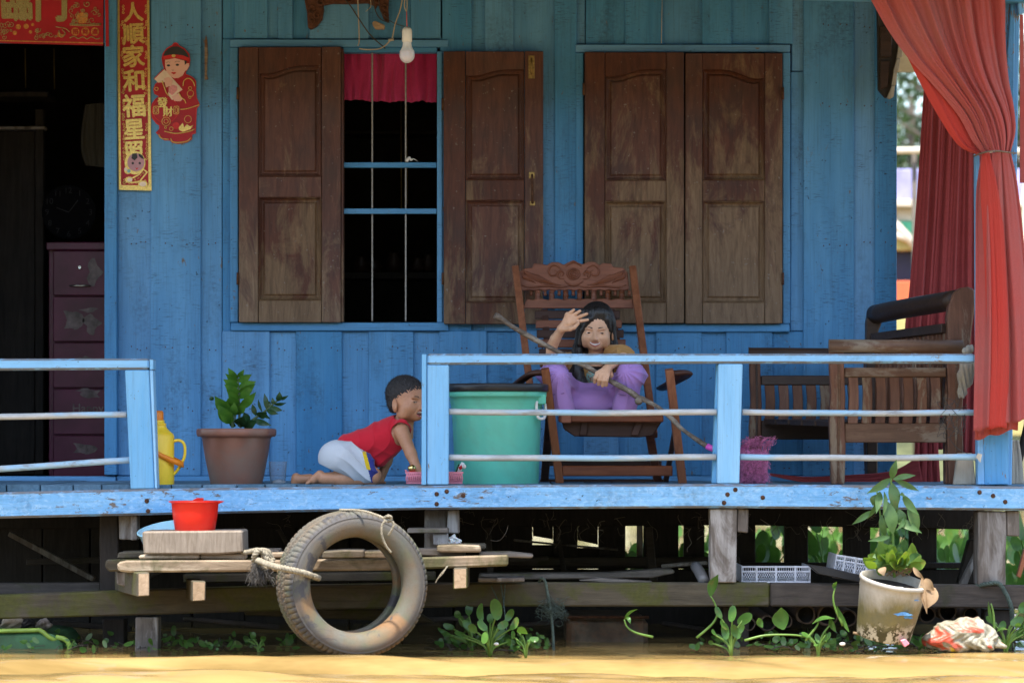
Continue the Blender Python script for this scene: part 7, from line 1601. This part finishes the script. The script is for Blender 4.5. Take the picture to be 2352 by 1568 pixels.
for i in range(16):
    p0 = W(*cq(900 + rd.uniform(-90, 80), 830), yw); p1 = W(*cq(880 + rd.uniform(-130, 170), 700 + rd.uniform(-40, 90)), yw - .03); T('twig', [p0, p0.lerp(p1, .5) + Vector((rd.uniform(-.02, .02), 0, .01)), p1], .002, M['deadl'], pb, 5, sp=3)
for pts, wd in (([(1060, 830), (1095, 1090)], 14), ([(1080, 850), (1145, 930)], 24), ([(1145, 910), (1092, 1055)], 34), ([(1000, 770), (1075, 850)], 12), ([(790, 770), (800, 830)], 20)):
    bm = bmesh.new(); a, b = W(*cq(*pts[0]), yw - .1), W(*cq(*pts[1]), yw - .12); leaf_bm(bm, a, b, wd * S, (b - a).cross(Vector((.3, 1, .2))), .01, 6, .4); bm_out('dry_leaf', bm, M['deadl'], pb, True)
# rubbish sack
def sack_mat():
    m, n, p = NT('printed_sack'); v0 = pos(n, rnd=False); col = mixc(n, ramp(n, nz(n, v0, 30, 4, .6), .35, .7), (.36, .33, .26), (.22, .20, .13)); r_ = ramp(n, nz(n, pos(n, (1, 1, 1.2), rnd=False), 5.0, 3, .6, .5), .49, .52); col = mixc(n, r_, col, (.50, .075, .04)); col = mixc(n, ramp(n, nz(n, v0, 11, 2, .5, .6), .72, .74), col, (.62, .42, .04)); col = mixc(n, ramp(n, nz(n, v0, 60, 4, .7), .5, .7, 0, .5), col, (.10, .09, .05))
    n.links.new(col, p.inputs['Base Color']); p.inputs['Roughness'].default_value = .45; bump(n, p, nz(n, pos(n, (1, .3, 1), rnd=False), 70, 3), .004, .7); return m
sk = SDF(W(2090, 1520, -.5), W(2330, 1395, .0), .0035)
sk.ell(W(2210, 1462, -.25), (.115, .09, .070), .03); sk.ell(W(2160, 1470, -.25), (.07, .07, .035), .03); sk.ch([W(2240, 1440, -.25), W(2280, 1466, -.27), W(2306, 1484, -.28)], [.035, .02, .008], .02); sk.ell(W(2264, 1482, -.32), (.03, .04, .028), .01)
o = vmesh('rubbish_sack', sk.mesh(), sack_mat(), None, 1, lambda V: .004 * np.sin(V[:, 0] * 60 + V[:, 2] * 90 + 2 * np.sin(V[:, 0] * 25)) + .004 * np.sin(V[:, 0] * 31 - V[:, 2] * 120 + 3 * np.sin(V[:, 1] * 45)) + .002 * np.sin(V[:, 0] * 190 + 4 * np.sin(V[:, 2] * 90))); tag(o, 'crumpled red and white printed sack floating right of the planted bucket', 'sack')
o = T('orange_stick', [W(1960, 1452, -.3), W(2000, 1462, -.33), W(2040, 1476, -.36)], .005, M['end'], None, 6, sp=3); o.name = 'driftwood_stick'; tag(o, 'thin orange driftwood stick in front of the planted bucket', 'stick')
o = P('floating_scrap', [(2068, 1470), (2080, 1466), (2090, 1478), (2078, 1486)], -.42, -.38, M['pink'], None, .003); tag(o, 'small pink plastic scrap floating beside the bucket', 'scrap')
o = P('pale_orange_pole', [(2336, 1322), (2352, 1262), (2420, 1180), (2426, 1196), (2362, 1272), (2344, 1326)], 1.9, 1.93, plain('orange_pole', (.60, .20, .09), .6), None, .002); o.name = 'orange_board'; tag(o, 'orange painted board slanting out of the water at the right edge', 'board')
cl_ = drape('grey_cloth', [(2322, 1010), (2322, 1060), (2318, 1112)], [(2340, 1010), (2348, 1060), (2352, 1112)], M['rag'], None, .22, .006, 1.5, 2, 20, 20); cl_.name = 'grey_cloth'; tag(cl_, 'grey cloth hanging behind the foot of the corner post', 'cloth')
o = T('leaning_branch', [W(2335, 1080, .6), W(2352, 1010, .6), (W(2378, 900, .6))], .016, M['dark'], None, 8, sp=3); o.name = 'leaning_branch'; tag(o, 'dark branch leaning outside at the right edge of the porch', 'branch')

# ------------------------------------------------------------------ far bank
random.seed(77)
M['bark'] = wood('tree_bark', (.06, .05, .04), (.13, .11, .09), 'Z', .5); M['tl'] = foliage('tree_leaf', (.030, .065, .022), (.06, .11, .04), .5, .25); M['tl2'] = foliage('tree_leaf_dark', (.016, .036, .016), (.034, .065, .028), .5, .2)
def tree(x, y, h, r, m, label, n=2600, seed=0, grp='trees on the far bank'):
    e = empty('tree', label, 'tree', (x, y, -.5), grp); rq = random.Random(seed); b = Vector((x, y, -.6)); T('trunk', [b, b + Vector((rq.uniform(-.3, .3), 0, h * .4)), b + Vector((rq.uniform(-.5, .5), 0, h * .8))], lambda t: .22 - .15 * t, M['bark'], e, 8, sp=3)
    for k in range(5): s_ = b + Vector((0, 0, h * rq.uniform(.25, .5))); T('limb', [s_, s_ + Vector((rq.uniform(-r, r) * .5, rq.uniform(-r, r) * .4, h * .18)), s_ + Vector((rq.uniform(-r, r) * .9, rq.uniform(-r, r) * .6, h * .35))], lambda t: .09 - .06 * t, M['bark'], e, 6, sp=3)
    cs_ = [(Vector((rq.uniform(-.8, .8) * r, rq.uniform(-.6, .6) * r, h * rq.uniform(.3, .95))), rq.uniform(.25, .5) * r) for _ in range(16)]
    vs = []; fs = []
    for i in range(n):
        c, q = rq.choice(cs_); d = Vector((rq.gauss(0, 1), rq.gauss(0, 1), rq.gauss(0, 1))).normalized() * q * rq.uniform(.55, 1.05); p = b + c + d; s1 = Vector((rq.uniform(-1, 1), rq.uniform(-1, 1), rq.uniform(-1, 1))).normalized() * rq.uniform(.06, .13); s2 = s1.cross(Vector((rq.uniform(-1, 1), rq.uniform(-1, 1), rq.uniform(-1, 1)))).normalized() * s1.length * .6
        k = len(vs); vs += [p - s1, p - s2, p + s1, p + s2]; fs.append((k, k + 1, k + 2, k + 3))
    raw('crown', vs, fs, M[m], e)
raw('far_bank', [(-300, 46, -.85), (300, 46, -.85), (300, 52, .3), (-300, 52, .3), (300, 500, 1.2), (-300, 500, 1.2)], [(0, 1, 2, 3), (3, 2, 4, 5)], plain('grassy_bank', (.09, .10, .04), .9, var=.3, scale=2), kind='structure')
lb3 = ['rounded tree right behind the gap beside the house corner', 'darker tree overlapping the gap at the house corner from the right', 'tall tree behind the red curtain', 'broad tree at the right edge beyond the blue post', 'dark tree to the far right beyond the porch', 'tree far left beyond the house', 'tree hidden low behind the house roof line', 'tree standing off to the right of the river view']
tx = [W(2085, 0, 40).x, W(2150, 0, 44).x, W(2240, 0, 48).x, W(2345, 0, 42).x, W(2480, 0, 45).x, W(-150, 0, 46).x, W(900, 0, 48).x, W(2700, 0, 47).x]
for i, (x, y) in enumerate(zip(tx, (52, 56, 54, 50, 57, 58, 60, 55))): tree(x * (y + 11) / (52 + 0), y, 10.5 + (i % 3) * 1.3, 3.4 + (i % 2) * .6, 'tl' if i % 2 else 'tl2', lb3[i], 3600, i)
def wood_mass(name, y0, y1, h, label, seed, m, x0=-70, x1=70, n=16000):
    rq = random.Random(seed); vs = []; fs = []
    for i in range(n):
        x = rq.uniform(x0, x1); hh = h * (.72 + .28 * noise.noise(Vector((x * .13, seed, 0))) + .12 * noise.noise(Vector((x * .5, seed, 3)))); z = -.9 + hh * rq.random() ** .7; p = Vector((x, rq.uniform(y0, y1), z)); s1 = Vector((rq.uniform(-1, 1), rq.uniform(-1, 1), rq.uniform(-1, 1))).normalized() * rq.uniform(.3, .6); s2 = s1.cross(Vector((rq.uniform(-1, 1), rq.uniform(-1, 1), rq.uniform(-1, 1)))).normalized() * s1.length * .7; k = len(vs); vs += [p - s1, p - s2, p + s1, p + s2]; fs.append((k, k + 1, k + 2, k + 3))
    o = raw(name, vs, fs, M[m]); tag(o, label, 'wood', kind='stuff')
wood_mass('far_wood', 64, 74, 13, 'green wood along the far bank of the river', 3, 'tl2')
wood_mass('sky_block_wood', -48, -42, 13, 'unseen green wood added behind the viewer to block the low sky', 5, 'tl', -110, 110, 22000)  # unseen trees added behind the camera, hiding low sky to darken the upper wall
raw('opposite_bank', [(-300, -42, -.85), (300, -42, -.85), (300, -52, .5), (-300, -52, .5), (300, -300, 1.2), (-300, -300, 1.2)], [(0, 1, 2, 3), (3, 2, 4, 5)], bpy.data.materials['grassy_bank'], kind='structure')

# things afloat in the gap beside the house corner
fy = 22.0
def fW(u, v): return W(u, v, fy)
fb = empty('houseboat', 'blurred distant houseboat with purple tarpaulin and green side beyond the house corner', 'houseboat', W(2120, 980, fy))
M['tarp'] = plain('purple_tarp', (.34, .33, .62), .6, var=.35, scale=1.5); M['grn'] = plain('green_side', (.08, .42, .24), .6, var=.1, scale=2); M['orr'] = plain('orange_side', (.62, .13, .05), .6); M['whp'] = plain('whitish_pole', (.62, .56, .46), .7); M['dkb'] = plain('dark_blue_gap', (.02, .025, .05), .8); M['ylw'] = plain('straw_yellow', (.45, .40, .16), .8)
for nm, q, a, b, m in (('tarpaulin', (1900, 388, 2700, 458), 0, 1.6, 'tarp'), ('eave_pole', (1900, 458, 2700, 474), -.1, .05, 'whp'), ('white_wall', (1900, 476, 2700, 508), .1, .3, 'whp'), ('green_wall', (1900, 508, 2700, 540), .05, .3, 'grn'), ('straw_wall', (1900, 540, 2700, 575), .1, .3, 'ylw'), ('dark_opening', (1900, 575, 2700, 645), .2, .4, 'dkb'), ('orange_hull', (1900, 645, 2700, 700), .0, .4, 'orr'), ('straw_wall', (1900, 700, 2700, 1000), .0, .4, 'ylw')):
    u0, v0, u1, v1 = q; P(nm, rect(*q), fy + a, fy + b, M[m], fb, .01)
T('leaning_pole', [fW(2040, 495), fW(2125, 590)], .05, M['whp'], fb, 8); T('leaning_pole', [fW(2030, 530), fW(2115, 560)], .04, M['whp'], fb, 8)
T('mooring_pole', [W(1900, 350, 20), W(2140, 345, 20), W(2600, 352, 20)], .035, M['whp'], fb, 8, sp=2)
for k in range(9):
    u = 1930 + k * 85; T('support_pole', [W(u, 352, 20.1), W(u + 4, 1250, 20.1)], .03, M['whp'] if k % 2 else M['bark'], fb, 6)

# debris and small leaves along the waterline
bm = bmesh.new(); rd = random.Random(61); random.seed(61)
for i in range(520):
    u = rd.choice((rd.uniform(1010, 1260), rd.uniform(1590, 2352), rd.uniform(1700, 2352), rd.uniform(-60, 700))); y = rd.uniform(-.16, .35); p = W(u, 1480, y); z = -.795 + abs(rd.gauss(0, .022)); c = Vector((p.x, y, z))
    blade(bm, c, rd.uniform(.006, .018), (rd.uniform(-1, 1), rd.uniform(-.6, .6), rd.uniform(-.1, .8)), (rd.uniform(-1, 1), -1, rd.uniform(0, 2)), rd.uniform(.7, 1.5), rd.uniform(0, .4))
o = bm_out('floating_leaves', bm, M['hyd'], None, True); tag(o, 'small leaves floating along the waterline under the porch', 'leaves', kind='stuff')
bm = bmesh.new()
for i in range(170):
    u = rd.choice((rd.uniform(1000, 1250), rd.uniform(1650, 2352), rd.uniform(1850, 2352), rd.uniform(0, 600))); y = rd.uniform(-.14, .4); p = W(u, 1480, y); q = Vector((p.x, y, -.797)); a = rd.uniform(0, 6.28); L = rd.uniform(.03, .12)
    tube_bm(bm, cat_spline([q, q + Vector((math.cos(a) * L * .5, math.sin(a) * L * .3, rd.uniform(.0, .03))), q + Vector((math.cos(a) * L, math.sin(a) * L * .6, rd.uniform(0, .02)))], 2), rd.uniform(.001, .003), 4)
o = bm_out('floating_twigs', bm, M['bark'], None, True); tag(o, 'twigs and dead stalks floating along the waterline', 'twigs', kind='stuff')
for (u, v, r, lab) in ((1140, 1466, .010, 'tiny white foam scrap at the foot of the hyacinth clump'), (1935, 1470, .012, 'white foam scrap floating just left of the planted bucket')):
    o = ell('foam_scrap', W(u, 1478, -.3), (r, r * .7, r * .6), M['white'], None, 8); tag(o, lab, 'foam')
